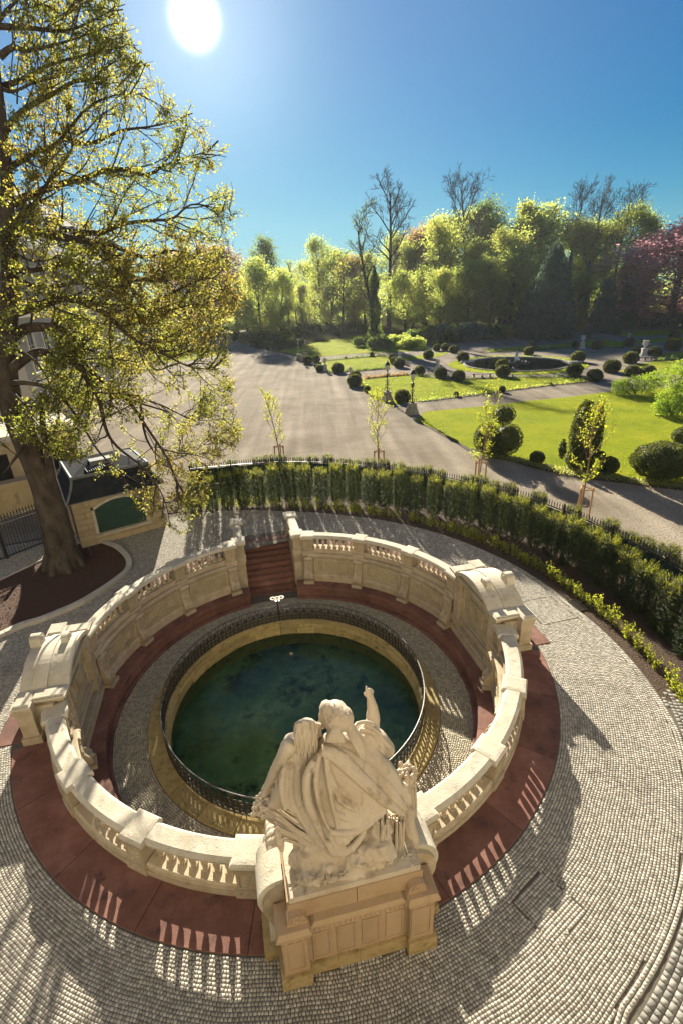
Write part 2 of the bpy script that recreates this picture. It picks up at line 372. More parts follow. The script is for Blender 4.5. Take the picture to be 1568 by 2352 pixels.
def smooth_poly(pts, n=6):                        # Catmull-Rom through a closed outline
    out = []; m = len(pts); P = [Vector((p[0], p[1])) for p in pts]
    for i in range(m):
        p0, p1, p2, p3 = P[i - 1], P[i], P[(i + 1) % m], P[(i + 2) % m]
        for k in range(n):
            t = k / n; out.append(.5 * ((2 * p1) + (p2 - p0) * t + (2 * p0 - 5 * p1 + 4 * p2 - p3) * t * t + (3 * p1 - p0 - 3 * p2 + p3) * t ** 3))
    return out
def smooth_line(pts, n=6):
    P = [Vector(p) for p in pts]; P = [2 * P[0] - P[1]] + P + [2 * P[-1] - P[-2]]; out = []
    for i in range(1, len(P) - 2):
        p0, p1, p2, p3 = P[i - 1], P[i], P[i + 1], P[i + 2]
        for k in range(n):
            t = k / n; out.append(.5 * ((2 * p1) + (p2 - p0) * t + (2 * p0 - 5 * p1 + 4 * p2 - p3) * t * t + (3 * p1 - p0 - 3 * p2 + p3) * t ** 3))
    out.append(P[-2]); return out
def inpoly(x, y, poly):
    c = False; j = len(poly) - 1
    for i in range(len(poly)):
        xi, yi = poly[i][0], poly[i][1]; xj, yj = poly[j][0], poly[j][1]
        if (yi > y) != (yj > y) and x < (xj - xi) * (y - yi) / (yj - yi) + xi: c = not c
        j = i
    return c
# ================================================================== SETTING
# ground: one sheet to the horizon with the sunken court left open
HOLE_A = [9.3 + (350.7 - 9.3) * i / 92 for i in range(93)] + [350.7, 355, 0, 5, 9.3]      # local angles; the stair well is left open
def hole_r(i): return 6.19 if i <= 92 else 7.72
def hole_sheet(name, m, z, outs, kind='structure', parent=None):
    vs = []; n = len(HOLE_A)
    for i, a in enumerate(HOLE_A):
        w = MF.to_3x3() @ PA(a, 1)
        d = math.degrees(math.atan2(w.y, w.x))
        for r in [hole_r(i)] + [o(d) if callable(o) else o for o in outs]: vs.append((CX + w.x * r, CY + w.y * r, z))
    k = len(outs) + 1; fs = []
    for i in range(n):
        j = (i + 1) % n
        for c in range(k - 1): fs.append((i * k + c, j * k + c, j * k + c + 1, i * k + c + 1)[::-1])
    me = MB().add(vs, fs).mesh(name, m)
    return obj(name, me, parent, None, None, kind)
hole_sheet('ground', WOODF, -.02, [9, 12, 16, 24, 40, 70, 120, 220, 400, 800])

# plaza outline: radius by angle (degrees, world) around the court
PR = [(-170, 17), (-140, 15), (-100, 11.5), (-57, 9.85), (-45, 9.9), (-20, 10.0), (-1.5, 9.68), (8.5, 9.5), (12.5, 9.46), (40, 9.52), (61, 9.72), (77, 9.95), (94, 10.55), (108, 11.55), (118, 12.1), (132, 12.6), (150, 16), (170, 18), (190, 17)]
def plaza_r(deg):
    while deg < -170: deg += 360
    while deg > 190: deg -= 360
    for (a, r), (b, q) in zip(PR, PR[1:]):
        if a <= deg <= b: return r + (q - r) * (deg - a) / (b - a)
    return 12
# joint bed under the setts
bedpts = [(CX + plaza_r(a) * math.cos(RAD(a)), CY + plaza_r(a) * math.sin(RAD(a))) for a in range(-170, 190, 4)]
paving = hole_sheet('paving', JOINT, 0.0, [lambda d: plaza_r(d) + .1])

# mulch bed round the big tree
BEDK = [(-10.09, 19.89), (-9.32, 19.37), (-8.61, 18.6), (-8.2, 17.9), (-8.04, 17.2), (-8.26, 16.42), (-8.56, 15.76), (-8.98, 15.04), (-9.45, 14.55), (-9.93, 14.14), (-10.44, 13.85), (-10.97, 13.25), (-11.9, 12.2), (-13.2, 11.0), (-14.6, 10.2)]
BEDB = [(-14.9, 13.6), (-12.98, 16.92), (-11.92, 18.64), (-11.1, 19.9)]
BEDPOLY = BEDK + BEDB
cover1 = [G(*p) for p in ((1242.1, 2000.1), (1348.9, 2096.6), (1277, 2178.8), (1174.3, 2072))]
cover2 = [Vector(p) for p in ((6.41, 13.96, 0), (7.55, 14.2, 0), (7.9, 12.95, 0), (6.66, 12.67, 0))]
KA, KB = Vector((-10.74, 19.36, 0)), Vector((-7.66, 21.38, 0))       # kiosk front corners
kd = (KB - KA).normalized(); kn = Vector((-kd.y, kd.x, 0))
KPOLY = [KA, KB, KB + kn * 3.6, KA + kn * 3.6]
def blocked(x, y):
    if inpoly(x, y, BEDPOLY) or inpoly(x, y, KPOLY): return True
    if inpoly(x, y, cover1) or inpoly(x, y, cover2): return True
    l = MFI @ Vector((x, y, 0))
    if abs(l.x) < 1.24 and l.y < -6 and l.y > (-7.68 if abs(l.x) > .78 else -7.59): return True
    if abs(l.x) < 1.42 and 7 < l.y < 8.35: return True
    for s in (-1, 1):                                                # slabs behind the two niches
        if 6.3 < s * l.x < 7.62 and abs(l.y) < 1.55: return True
    return False
def sett_arrays(stones, h=.015, gap=.0065, inset=.0025):
    """stones: list of 4-corner outlines (ccw) with base z -> bevelled block arrays"""
    S = np.array([s[0] for s in stones]); Z = np.array([s[1] for s in stones])
    c = S.mean(1, keepdims=True); n = len(S)
    d = S - c; L = np.linalg.norm(d, axis=2, keepdims=True)
    lo = c + d * (1 - gap * .7 / L); hi = c + d * (1 - (gap * .7 + inset) / L)
    hh = h + rng.normal(0, .0015, n); tilt = rng.normal(0, .0008, (n, 4))
    V = np.zeros((n, 8, 3)); V[:, :4, :2] = lo; V[:, 4:, :2] = hi
    V[:, :4, 2] = Z[:, None] - .006; V[:, 4:, 2] = (Z + hh)[:, None] + tilt
    q = [(4, 5, 6, 7)] + [(i, (i + 1) % 4, 4 + (i + 1) % 4, 4 + i) for i in range(4)]
    F = (np.array(q)[None] + 8 * np.arange(n)[:, None, None]).reshape(-1, 4)
    return V.reshape(-1, 3), F
def polar_rows(r0, r1, s, wav, nw, ph, keep, z=0.0, asp=1.06):
    out = []; k = 0; r = r0
    while r < r1:
        N = int(2 * math.pi * (r + s / 2) / (s * asp)); off = rnd.random()
        ed = [(i + off + rnd.uniform(-.2, .2)) / N * 2 * math.pi for i in range(N)]
        ed2 = [e + rnd.uniform(-.10, .10) * 2 * math.pi / N for e in ed]
        def W(a, rr): return rr + wav * (math.sin(nw * a + ph) + .4 * math.sin(2.7 * nw * a + 1.3 + rr)) * min(1, (rr - r0) / .3, (r1 - rr) / .3 if r1 < 40 else 1)
        for i in range(N):
            a, b = ed[i], ed[(i + 1) % N] + (2 * math.pi if i == N - 1 else 0)
            a2, b2 = ed2[i], ed2[(i + 1) % N] + (2 * math.pi if i == N - 1 else 0)
            am = (a + b) / 2; x, y = CX + (r + s / 2) * math.cos(am), CY + (r + s / 2) * math.sin(am)
            if not keep(x, y, math.degrees(am), r): continue
            pts = []; dl = s * .045 / r
            for q, rr in ((a + dl, r), (b - dl, r), (b2 - dl, r + s), (a2 + dl, r + s)):
                w = W(q, rr); pts.append((CX + w * math.cos(q), CY + w * math.sin(q)))
            out.append((pts[::-1] if False else [pts[0], pts[3], pts[2], pts[1]][::-1], z))
        r += s; k += 1
    return out
def inview(x, y, z=0, mg=150):
    v = (x, y, z - CAM_H); b = v[1] * math.sin(PITCH) + v[2] * math.cos(PITCH); w = v[1] * math.cos(PITCH) - v[2] * math.sin(PITCH)
    if w < .5: return False
    px, py = 784 + OFX + F_PX * v[0] / w, 1176 + OFY - F_PX * b / w
    return -mg < px < 1568 + mg and py < 2352 + 330
def keep_plaza(x, y, deg, r):
    if r + .04 > plaza_r(deg) - .17: return False
    return inview(x, y) and not blocked(x, y)
stones = polar_rows(7.35, 17.5, .055, .014, 22, .4, keep_plaza)
# border row of larger setts along the planting edge
def keep_edge(x, y, deg, r): return True
for a in np.arange(-80, 132, .40):
    for k in range(2):
        pts = []
        for q, e in ((a, 0), (a + .40, 0), (a + .40, 1), (a, 1)):
            w = plaza_r(q) - .17 + k * .072 + e * .069; pts.append((CX + w * math.cos(RAD(q)), CY + w * math.sin(RAD(q))))
        x, y = pts[0]
        if not blocked(x, y) and not inpoly(x, y, BEDPOLY): stones.append(([pts[0], pts[3], pts[2], pts[1]][::-1], 0.004))
def ccw(st):
    out = []
    for p, z in st:
        a = sum(p[i][0] * p[(i + 1) % 4][1] - p[(i + 1) % 4][0] * p[i][1] for i in range(4))
        out.append((p if a > 0 else p[::-1], z))
    return out
stones = ccw(stones)
# the 280 setts that show largest become single stones, the rest one mass
def size_on_screen(s):
    x = sum(p[0] for p in s[0]) / 4; y = sum(p[1] for p in s[0]) / 4
    if not inview(x, y, 0, 0): return 0
    v = (x, y, -CAM_H); b = v[1] * math.sin(PITCH) + v[2] * math.cos(PITCH); w = v[1] * math.cos(PITCH) - v[2] * math.sin(PITCH)
    if 1176 + OFY - F_PX * b / w > 2352: return 0
    return 1 / w
order = sorted(range(len(stones)), key=lambda i: -size_on_screen(stones[i]))
single = set(order[:270])
V, F = sett_arrays([s for i, s in enumerate(stones) if i not in single])
obj('cobblestones', npmesh('cobblestones', V, F, COB), paving, kind='stuff')
for i in order[:270]:
    p = np.array(stones[i][0]); c = p.mean(0)
    V, F = sett_arrays([([tuple(q) for q in (p - c)], 0.0)])
    obj('cobblestone', npmesh('cobblestone', V, F, COBO), paving, Matrix.Translation((c[0], c[1], stones[i][1])))
# coarse setts beyond the kerb line, lower right
big = []
def keep_big(x, y, deg, r):
    deg = (deg + 180) % 360 - 180
    return -100 < deg < -12 and inview(x, y) and r > plaza_r(deg) - .02
for p, z in ccw(polar_rows(9.8, 12.4, .105, .0, 1, 0, keep_big)): big.append((p, z))
V, F = sett_arrays(big, .012, .008, .003)
obj('large_setts', npmesh('large_setts', V, F, SETT), paving, kind='stuff')
poly_sheet('sett_verge', [(CX + r * math.cos(RAD(a)), CY + r * math.sin(RAD(a))) for a, r in [(q, 9.85) for q in range(-100, -11, 4)] + [(q, 12.6) for q in range(-12, -101, -4)]], -.006, JOINT)

# red sandstone walk round the balustrade, slab by slab
walk = obj('sandstone_walk', MB().arc([(6.2, -.01), (7.34, -.01), (7.34, .004), (6.2, .004)], 10.5, 349.5, 96).mesh('sandstone_walk', JOINT), None, MF, kind='structure')
edges = [19, 34.5, 50, 65, 76.2, 103.8, 118, 134, 150, 166]
for sg in (1, -1):
    for a0, a1 in zip(edges, edges[1:]):
        o0, o1 = (a0 + .06, a1 - .06) if sg > 0 else (-a1 + .06, -a0 - .06)
        if 76 < a0 < 77:                        # square-cut slab behind a niche
            for y0, y1 in ((-1.52, -.5), (-.49, .5), (.51, 1.52)):
                mb = MB().box(-sg * 6.98, (y0 + y1) / 2, -.005, 1.26, y1 - y0 - .012, .034); mpart('sandstone_slab', mb, RED, walk)
            continue
        mpart('sandstone_slab', MB().arc([(6.3, 0), (7.32, 0), (7.33, .02), (7.32, .03), (6.3, .032)], o0, o1, 10), RED, walk)
for a0, a1 in ((166.06, 173.5), (186.5, 193.94)): mpart('sandstone_slab', MB().arc([(6.3, 0), (7.32, 0), (7.33, .02), (7.32, .03), (6.3, .032)], a0, a1, 6), RED, walk)

# floor of the court, water, basin bottom
cf = obj('court_floor', MB().arc([(4.3, FLOOR - .05), (6.2, FLOOR - .05), (6.2, FLOOR), (4.3, FLOOR)], 0, 360, 96).mesh('court_floor', JOINT), None, MF, kind='structure')
inner = ccw(polar_rows(4.44, 5.47, .058, .03, 30, 1.0, lambda x, y, d, r: True, FLOOR))
V, F = sett_arrays(inner, .014)
obj('cobblestones', npmesh('court_cobblestones', V, F, COBI), cf, kind='stuff')

def water_mat():
    m = bpy.data.materials.new('spring_water'); m.use_nodes = True; N, L = m.node_tree.nodes, m.node_tree.links
    N.remove(N['Principled BSDF']); out = N['Material Output']
    gl = N.new('ShaderNodeBsdfGlossy'); gl.inputs['Roughness'].default_value = .02; gl.inputs['Color'].default_value = (.9, .95, .95, 1)
    tr = N.new('ShaderNodeBsdfTransparent'); tr.inputs['Color'].default_value = (.78, .95, .74, 1)
    lw = N.new('ShaderNodeFresnel'); lw.inputs['IOR'].default_value = 1.34
    nz = N.new('ShaderNodeTexNoise'); nz.inputs['Scale'].default_value = 2.2; nz.inputs['Detail'].default_value = 3
    co = N.new('ShaderNodeTexCoord'); L.new(co.outputs['Object'], nz.inputs['Vector'])
    bp = N.new('ShaderNodeBump'); bp.inputs['Strength'].default_value = .05; bp.inputs['Distance'].default_value = .05
    L.new(nz.outputs['Fac'], bp.inputs['Height']); L.new(bp.outputs[0], gl.inputs['Normal']); L.new(bp.outputs[0], lw.inputs['Normal'])
    mx = N.new('ShaderNodeMixShader'); L.new(lw.outputs[0], mx.inputs[0]); L.new(tr.outputs[0], mx.inputs[1]); L.new(gl.outputs[0], mx.inputs[2])
    L.new(mx.outputs[0], out.inputs['Surface']); return m
WATER = water_mat()
BOTTOM = mat('algae_bottom', [(.035, .07, .042), (.18, .25, .135), (.42, .46, .25)], .42, .95, .5, 5, detail=9, spots=((.03, .05, .028), .9, .50))
def disc(name, r, z, m, n=64, parent=None, frame=MF, cx=0, cy=0):
    vs = [(cx, cy, z)] + [(cx + r * math.cos(2 * math.pi * i / n), cy + r * math.sin(2 * math.pi * i / n), z) for i in range(n)]
    return obj(name, MB().add(vs, [(0, i + 1, (i + 1) % n + 1) for i in range(n)]).mesh(name, m), parent, frame)
disc('water', 3.87, WATERZ, WATER)['kind'] = 'structure'
disc('spring_bed', 4.2, -2.75, BOTTOM)['kind'] = 'structure'

# planting strip between plaza and fence
FENCE = [(-7.6, 26.6), (-6.81, 26.75), (-4.5, 27.05), (-2.1, 27.1), (.5, 26.5), (2.98, 25.4), (5.4, 24.0), (7.47, 22.2), (9.1, 20.3), (10.34, 18.15), (11.15, 15.9), (11.75, 13.6), (12.1, 11.3), (12.2, 9)]
strip = [(CX + plaza_r(a) * math.cos(RAD(a)), CY + plaza_r(a) * math.sin(RAD(a))) for a in range(-14, 131, 3)]
fl = smooth_line([(x, y, 0) for x, y in FENCE], 5)
poly_sheet('planting_bed', strip + [(p.x, p.y) for p in fl], .012, EARTH)
# ================================================================== MONUMENT
def frame_arc(mb, r, a0, a1, z0, z1, w, t):      # raised moulding rectangle on the inner wall face
    dw = math.degrees(w / r)
    mb.arc([(r - t, z0), (r, z0), (r, z0 + w), (r - t, z0 + w)], a0, a1, 8)
    mb.arc([(r - t, z1 - w), (r, z1 - w), (r, z1), (r - t, z1)], a0, a1, 8)
    mb.arc([(r - t, z0 + w), (r, z0 + w), (r, z1 - w), (r - t, z1 - w)], a0, a0 + dw, 1)
    mb.arc([(r - t, z0 + w), (r, z0 + w), (r, z1 - w), (r - t, z1 - w)], a1 - dw, a1, 1)
def radial_frame(a, r, z):                        # local axes at an angle: x tangent (right seen from inside-out), y outward
    return MF @ Matrix.Translation(PA(a, r, z)) @ Matrix.Rotation(RAD(a), 4, 'Z')
BALU = MB().box(0, 0, 0, .135, .135, .045).lathe([(.052, .045), (.045, .065), (.036, .085), (.05, .10), (.066, .14), (.07, .18), (.060, .225), (.042, .275), (.034, .32), (.036, .345), (.05, .36), (.045, .375)], 12).box(0, 0, .375, .125, .125, .045).mesh('baluster', SAND, 40)
PIER = MB()
PIER.box(0, 0, .0, .47, .50, .20).box(0, 0, .2, .40, .42, .40).box(0, 0, .6, .46, .48, .06)
for sy in (-1, 1):                               # recessed decorated faces front and back
    y = sy * .215
    for sx in (-1, 1): PIER.box(sx * .16, y, .22, .03, .02, .36)
    PIER.box(0, y, .22, .29, .02, .03); PIER.box(0, y, .55, .29, .02, .03)
    PIER.ell((0, y * .98, .40), (.05, .02, .12), 8, 6)
    for q in range(4): PIER.ell((.05 * (-1) ** q, y * .98, .30 + q * .06), (.04, .018, .025), 6, 4)
PIERM = PIER.mesh('pier', SAND)
CAPB = MB()
def cap_ring(h, z): return [(x * h[0], y * h[1], z) for x, y in ((-1, -1), (1, -1), (1, 1), (-1, 1))]
vs = cap_ring((.265, .275), 0) + cap_ring((.28, .29), .03) + cap_ring((.28, .29), .10) + cap_ring((.245, .255), .135) + cap_ring((.17, .18), .145)
CAPB.add(vs, [(3, 2, 1, 0)] + [(4 * k + i, 4 * k + (i + 1) % 4, 4 * k + 4 + (i + 1) % 4, 4 * k + 4 + i) for k in range(4) for i in range(4)] + [(16, 17, 18, 19)])
CAPM = CAPB.mesh('pier_cap', COPE)
PZ = Matrix.Diagonal((1, 1.12, 1.17, 1)); CZ = .775
# scroll console: S outline (outward distance from the wall, height), extruded
def console_mesh():
    pts = [(0, -.02), (-.10, -.02), (-.155, -.06), (-.16, -.12), (-.12, -.18), (-.085, -.28), (-.075, -.40), (-.095, -.52), (-.15, -.66), (-.235, -.78), (-.275, -.88), (-.26, -.97), (-.19, -1.03), (-.08, -1.04), (0, -1.04)]
    pts = [(p.x, p.y) for p in smooth_line([(a, b, 0) for a, b in pts], 3)]
    mb = MB()
    def slab(w0, w1, k):
        n = len(pts); vs = [(w0, a * k, b) for a, b in pts] + [(w1, a * k, b) for a, b in pts]
        mb.add(vs, [tuple(range(n)), tuple(range(2 * n - 1, n - 1, -1))] + [(i, n + i, n + (i + 1) % n, (i + 1) % n) for i in range(n)])
    slab(-.13, .13, .93); slab(-.165, -.115, 1.0); slab(.115, .165, 1.0)
    for s in (-1, 1):                            # volute spirals on the cheeks
        for cx_, cz, r0 in ((-.155, -.885, .115), (-.09, -.105, .06)):
            sp = [(s * .167, cx_ + r0 * (1 - t / 22) * math.cos(t * .62 + 1.2), cz + r0 * (1 - t / 22) * math.sin(t * .62 + 1.2)) for t in range(20)]
            mb.tube(sp, [.016 * (1 - t / 40) for t in range(20)], 5)
    mb.tube([(0, -.245, -.80), (0, -.27, -.88), (0, -.245, -.95)], [.045, .055, .03], 6)       # leaf on the roll
    for q in range(5): mb.ell((.05 * (-1) ** q, -.085 - .018 * q * (q > 2), -.22 - q * .10), (.045, .02, .04), 6, 4)
    mb.box(0, -.15, -1.17, .42, .36, .13)
    return mb.mesh('console', SAND, 35)
CONS = console_mesh()
MEDAL = MB().lathe([(.0, 0), (.30, 0), (.31, .02), (.27, .035), (.25, .02), (.21, .02), (.20, .04), (.17, .04), (.16, .022), (0, .022)], 24, caps=False)
for q in range(7):
    a = q * .9; MEDAL.ell((.07 * math.cos(a), .075 * math.sin(a), .025), (.05, .035, .02), 8, 4, Matrix.Rotation(a, 3, 'Z'))
MEDALM = MEDAL.mesh('medallion', SANDP, 35)
Q90 = Matrix.Rotation(RAD(90), 4, 'X')            # lay a lathe on the wall, facing the court
runs = [((15, 35, 55, 75), 'curved sandstone balustrade between the left side of the stairs and the left niche'),
        ((105, 125, 145, 165), 'curved sandstone balustrade in the left foreground between left niche and statue'),
        ((-15, -35, -55, -75), 'curved sandstone balustrade between the right side of the stairs and the right niche'),
        ((-105, -125, -145, -165), 'curved sandstone balustrade in the right foreground between right niche and statue')]
for angs, lab in runs:
    mid = (angs[0] + angs[-1]) / 2
    root = mroot('balustrade', lab, 'balustrade', PA(mid, 6.2), mid, 'curved balustrades round the spring court')
    for a in angs:
        o = obj('pier', PIERM, root, radial_frame(a, 6.24, 0) @ PZ); obj('pier_cap', CAPM, o, radial_frame(a, 6.21, CZ))
        if a not in (165, -165): obj('console', CONS, root, radial_frame(a, 5.99, 0))
    for b0, b1 in zip(angs, angs[1:]):
        s0, s1 = min(b0, b1), max(b0, b1); hw = 1.95
        mpart('retaining_wall', MB().arc([(5.98, -1.17), (6.36, -1.17), (6.36, .0), (5.98, .0)], s0, s1, 12), SANDP, root)
        mpart('base_course', MB().arc([(5.90, -1.168), (5.98, -1.168), (5.98, -.84), (5.955, -.84), (5.90, -.90)], s0, s1, 12), SAND, root)
        mpart('ledge', MB().arc([(5.90, -.02), (5.94, -.09), (5.979, -.09), (5.979, .002), (6.48, .002), (6.50, .05), (6.49, .16), (5.93, .11), (5.89, .06)], s0, s1, 12), SAND, root, 30)
        mpart('balustrade_plinth', MB().arc([(6.05, .08), (6.47, .08), (6.46, .27), (6.43, .30), (6.05, .30)], s0 + hw, s1 - hw, 10), SAND, root)
        mpart('coping', MB().arc([(5.99, .780), (6.04, .760), (6.36, .760), (6.41, .780), (6.42, .84), (6.37, .890), (6.345, .905), (6.055, .905), (6.03, .890), (5.985, .84)], s0 + 2.2, s1 - 2.2, 10), COPE, root, 15)
        for k in range(7): 
            a = s0 + hw + .55 + (s1 - s0 - 2 * hw - 1.1) * (k + .5) / 7
            obj('baluster', BALU, root, radial_frame(a, 6.24, .30) @ Matrix.Diagonal((1.0, 1.0, 1.09, 1)))
        # coffered panel facing the court
        mb = MB(); frame_arc(mb, 5.98, s0 + 2.4, s1 - 2.4, -.80, -.13, .05, .035); frame_arc(mb, 5.98, s0 + 3.3, s1 - 3.3, -.72, -.21, .03, .025)
        frame_arc(mb, 5.98, s0 + 4.2, s1 - 4.2, -.65, -.28, .02, .035)
        fr = mpart('panel_frame', mb, SAND, root)
        m = (s0 + s1) / 2; obj('medallion', MEDALM, fr, radial_frame(m, 5.978, -.465) @ Q90)

# niches (aedicules) left and right
def niche(sg, lab):
    a = 90 * sg
    root = mroot('niche_wall', lab, 'niche', PA(a, 6.3), a)
    FR = MF @ Matrix.Rotation(RAD(a), 4, 'Z')      # x along the wall, y outward
    def P(name, mb, m, smooth=None): return obj(name, mb.mesh(name, m, smooth), root, FR)
    W = 1.33
    P('wall', MB().box(0, 6.2, -1.17, 2 * W - .2, .40, 2.22), SANDP)
    P('side_wall', MB().box(-W + .19 - .12, 6.35, -.0, .40, .60, 1.0).box(W - .07, 6.35, -.0, .40, .60, 1.0).box(-1.5, 6.15, -1.17, .40, .35, 1.17).box(1.5, 6.15, -1.17, .40, .35, 1.17), SAND)
    P('base_course', MB().box(0, 5.90, -1.168, 2 * W, .22, .26).box(0, 5.925, -.908, 2 * W - .06, .17, .08).box(-W + .21, 5.91, -.83, .44, .20, .28).box(W - .21, 5.91, -.83, .44, .20, .28), SAND)
    fl_ = MB()
    for q in range(22): fl_.box(-.82 + q * .078, 5.985, -.80, .045, .03, .24)
    P('fluted_apron', fl_, SAND)
    for s in (-1, 1):
        mb = MB().box(s * (W - .21), 5.93, -.55, .36, .18, 1.52)
        for e in (-1, 1): mb.box(s * (W - .21) + e * .155, 5.833, -.52, .035, .02, 1.44)
        for q in range(9): mb.ell((s * (W - .21) + .04 * (-1) ** q, 5.84, -.42 + q * .15), (.05, .025, .055), 6, 4)
        P('pilaster', mb, SAND)
    P('sill', MB().box(0, 5.95, -.55, 1.84, .14, .10), SAND)
    mb = MB()
    for (hx, z0, z1, w, t) in ((.86, -.44, .86, .07, .05), (.42, .0, .58, .05, .05)):
        y = 6.0 - t / 2
        mb.box(-hx + w / 2, y, z0, w, t, z1 - z0).box(hx - w / 2, y, z0, w, t, z1 - z0).box(0, y - .001, z0, 2 * hx - 2 * w, t, w).box(0, y - .001, z1 - w, 2 * hx - 2 * w, t, w)
    P('panel_frame', mb, SAND)
    tb = MB().box(0, 5.985, .06, .72, .02, .46)
    for q in range(16): tb.ell((rnd.uniform(-.3, .3), 5.972, rnd.uniform(.12, .46)), (.07, .014, .04), 6, 4)
    P('relief_tablet', tb, STAIN)
    mb = MB()
    for k in range(3):
        for s in (-1, 1): mb.box(s * .64, 5.988, -.36 + k * .40, .30, .014, .34)
    P('coffer', mb, SANDP)
    P('entablature', MB().box(0, 6.15, .97, 2 * W + .06, .66, .12).box(0, 6.15, 1.09, 2 * W + .16, .74, .07), SAND)
    # segmental pediment roof
    rise, hw, n = .44, 1.16, 18
    def arcp(hw, rise, dz, n=n):
        Rr = (hw * hw + rise * rise) / (2 * rise); t = math.asin(min(1, hw / Rr))
        return [(Rr * math.sin(-t + 2 * t * i / n), 1.16 + dz + Rr * math.cos(-t + 2 * t * i / n) - (Rr - rise)) for i in range(n + 1)]
    up, lo = arcp(hw, rise, .0), arcp(hw - .12, rise - .07, -.02)
    mb = MB(); y0, y1 = 5.74, 6.86
    vs = [(x, y0, z) for x, z in up] + [(x, y1, z) for x, z in up] + [(x, y0, 1.158) for x, z in up] + [(x, y1, 1.158) for x, z in up]
    m = n + 1; fs = [(i, i + 1, m + i + 1, m + i) for i in range(n)] + [(2 * m + i + 1, 2 * m + i, 3 * m + i, 3 * m + i + 1) for i in range(n)] + [(i + 1, i, 2 * m + i, 2 * m + i + 1) for i in range(n)] + [(m + i, m + i + 1, 3 * m + i + 1, 3 * m + i) for i in range(n)]
    yy = 5.86
    P('pediment_roof', MB().add([(x, yy if y == y0 else y, z) for x, y, z in vs], fs), COPE, 30)
    rim = MB()
    for i in range(n):
        (x0, z0), (x1, z1) = up[i], up[i + 1]; (u0, w0), (u1, w1) = lo[i], lo[i + 1]
        vs = [(x0, 5.70, z0 + .02), (x1, 5.70, z1 + .02), (u1, 5.70, max(w1, 1.16)), (u0, 5.70, max(w0, 1.16)), (x0, 5.93, z0 + .02), (x1, 5.93, z1 + .02), (u1, 5.86, max(w1, 1.16)), (u0, 5.86, max(w0, 1.16))]
        rim.add(vs, [(0, 1, 2, 3), (4, 5, 1, 0), (3, 2, 6, 7), (7, 6, 5, 4)])
    P('pediment_rim', rim, COPE)
    # raised strip over the crown and the two broken scrolls
    st = arcp(hw, rise, .035); mb = MB(); vs = []
    for x, z in st: vs += [(x, 6.22, z), (x, 6.55, z), (x, 6.22, z - .06), (x, 6.55, z - .06)]
    mb.add(vs, [f for i in range(n) for f in ((4 * i, 4 * i + 1, 4 * i + 5, 4 * i + 4), (4 * i + 1, 4 * i + 3, 4 * i + 7, 4 * i + 5), (4 * i + 2, 4 * i, 4 * i + 4, 4 * i + 6))])
    P('roof_band', mb, COPE)
    for y, hh in ((6.02, .24), (6.74, .34)):
        mb = MB(); pr = [(.17, 0), (.19, hh * .45), (.15, hh * .85), (.07, hh), (-.07, hh), (-.15, hh * .85), (-.19, hh * .45), (-.17, 0)]
        n2 = len(pr); x0 = .30; w = .085 if y < 6.5 else .13
        zb = 1.16 + rise - .06
        vs = [(x0 + a, y - w, zb + b) for a, b in pr] + [(x0 + a, y + w, zb + b) for a, b in pr]
        mb.add(vs, [tuple(range(n2)), tuple(range(2 * n2 - 1, n2 - 1, -1))] + [(i, n2 + i, n2 + (i + 1) % n2, (i + 1) % n2) for i in range(n2)])
        for s in (-1, 1): mb.tube([(x0 + .10 * (1 - t / 14) * math.cos(t * .7), y + s * (w + .004), zb + hh * .55 + .10 * (1 - t / 14) * math.sin(t * .7)) for t in range(13)], .014, 5)
        P('scroll_ornament', mb, COPE, 40)
    # end blocks and rear piers
    for s in (-1, 1):
        P('end_block', MB().box(s * 1.30, 6.10, 1.16, .42, .80, .07).box(s * 1.42, 6.66, 1.16, .56, .44, .07).box(s * 1.30, 6.10, 1.23, .34, .74, .03, 0, 0, .9).box(s * 1.42, 6.66, 1.23, .50, .38, .03, 0, 0, .85), COPE)
        mb = MB().box(s * 1.42, 6.66, .034, .50, .46, .20).box(s * 1.42, 6.66, .234, .40, .36, .70).box(s * 1.42, 6.66, .934, .48, .42, .226)
        for e in (-1, 1):
            mb.box(s * 1.42 + e * .13, 6.845, .28, .03, .02, .60); mb.lathe([(.05, 0), (.05, .02), (.02, .03)], 10, 0, 0, 0)
        for e in (-1, 1): mb.ell((s * (1.42 + .245), 6.66 + e * .10, 1.04), (.012, .05, .05), 10, 6)
        mb.v = [v for v in mb.v]
        P('rear_pier', mb, SAND)
    P('rear_wall', MB().box(0, 6.62, .034, 2.3, .30, 1.12), SAND)
    sh = MB(); vs = [(0, 6.77, .50), (0, 6.77, .58)]
    ar = [(-.75 * math.cos(t * math.pi / 12), 6.77 + .42 * math.sin(t * math.pi / 12)) for t in range(13)]
    sh.prism([(x, y) for x, y in ar][::-1], .48, .56); sh.prism([(x * .45, 6.77 + (y - 6.77) * .6) for x, y in ar][::-1], .05, .48)
    P('half_round_seat', sh, KERB)
    return root
niche(1, 'left sandstone niche wall with curved pediment roof, tall relief panel tinted blue-green by shade')
niche(-1, 'right sandstone niche wall with curved pediment roof and fluted relief panel')

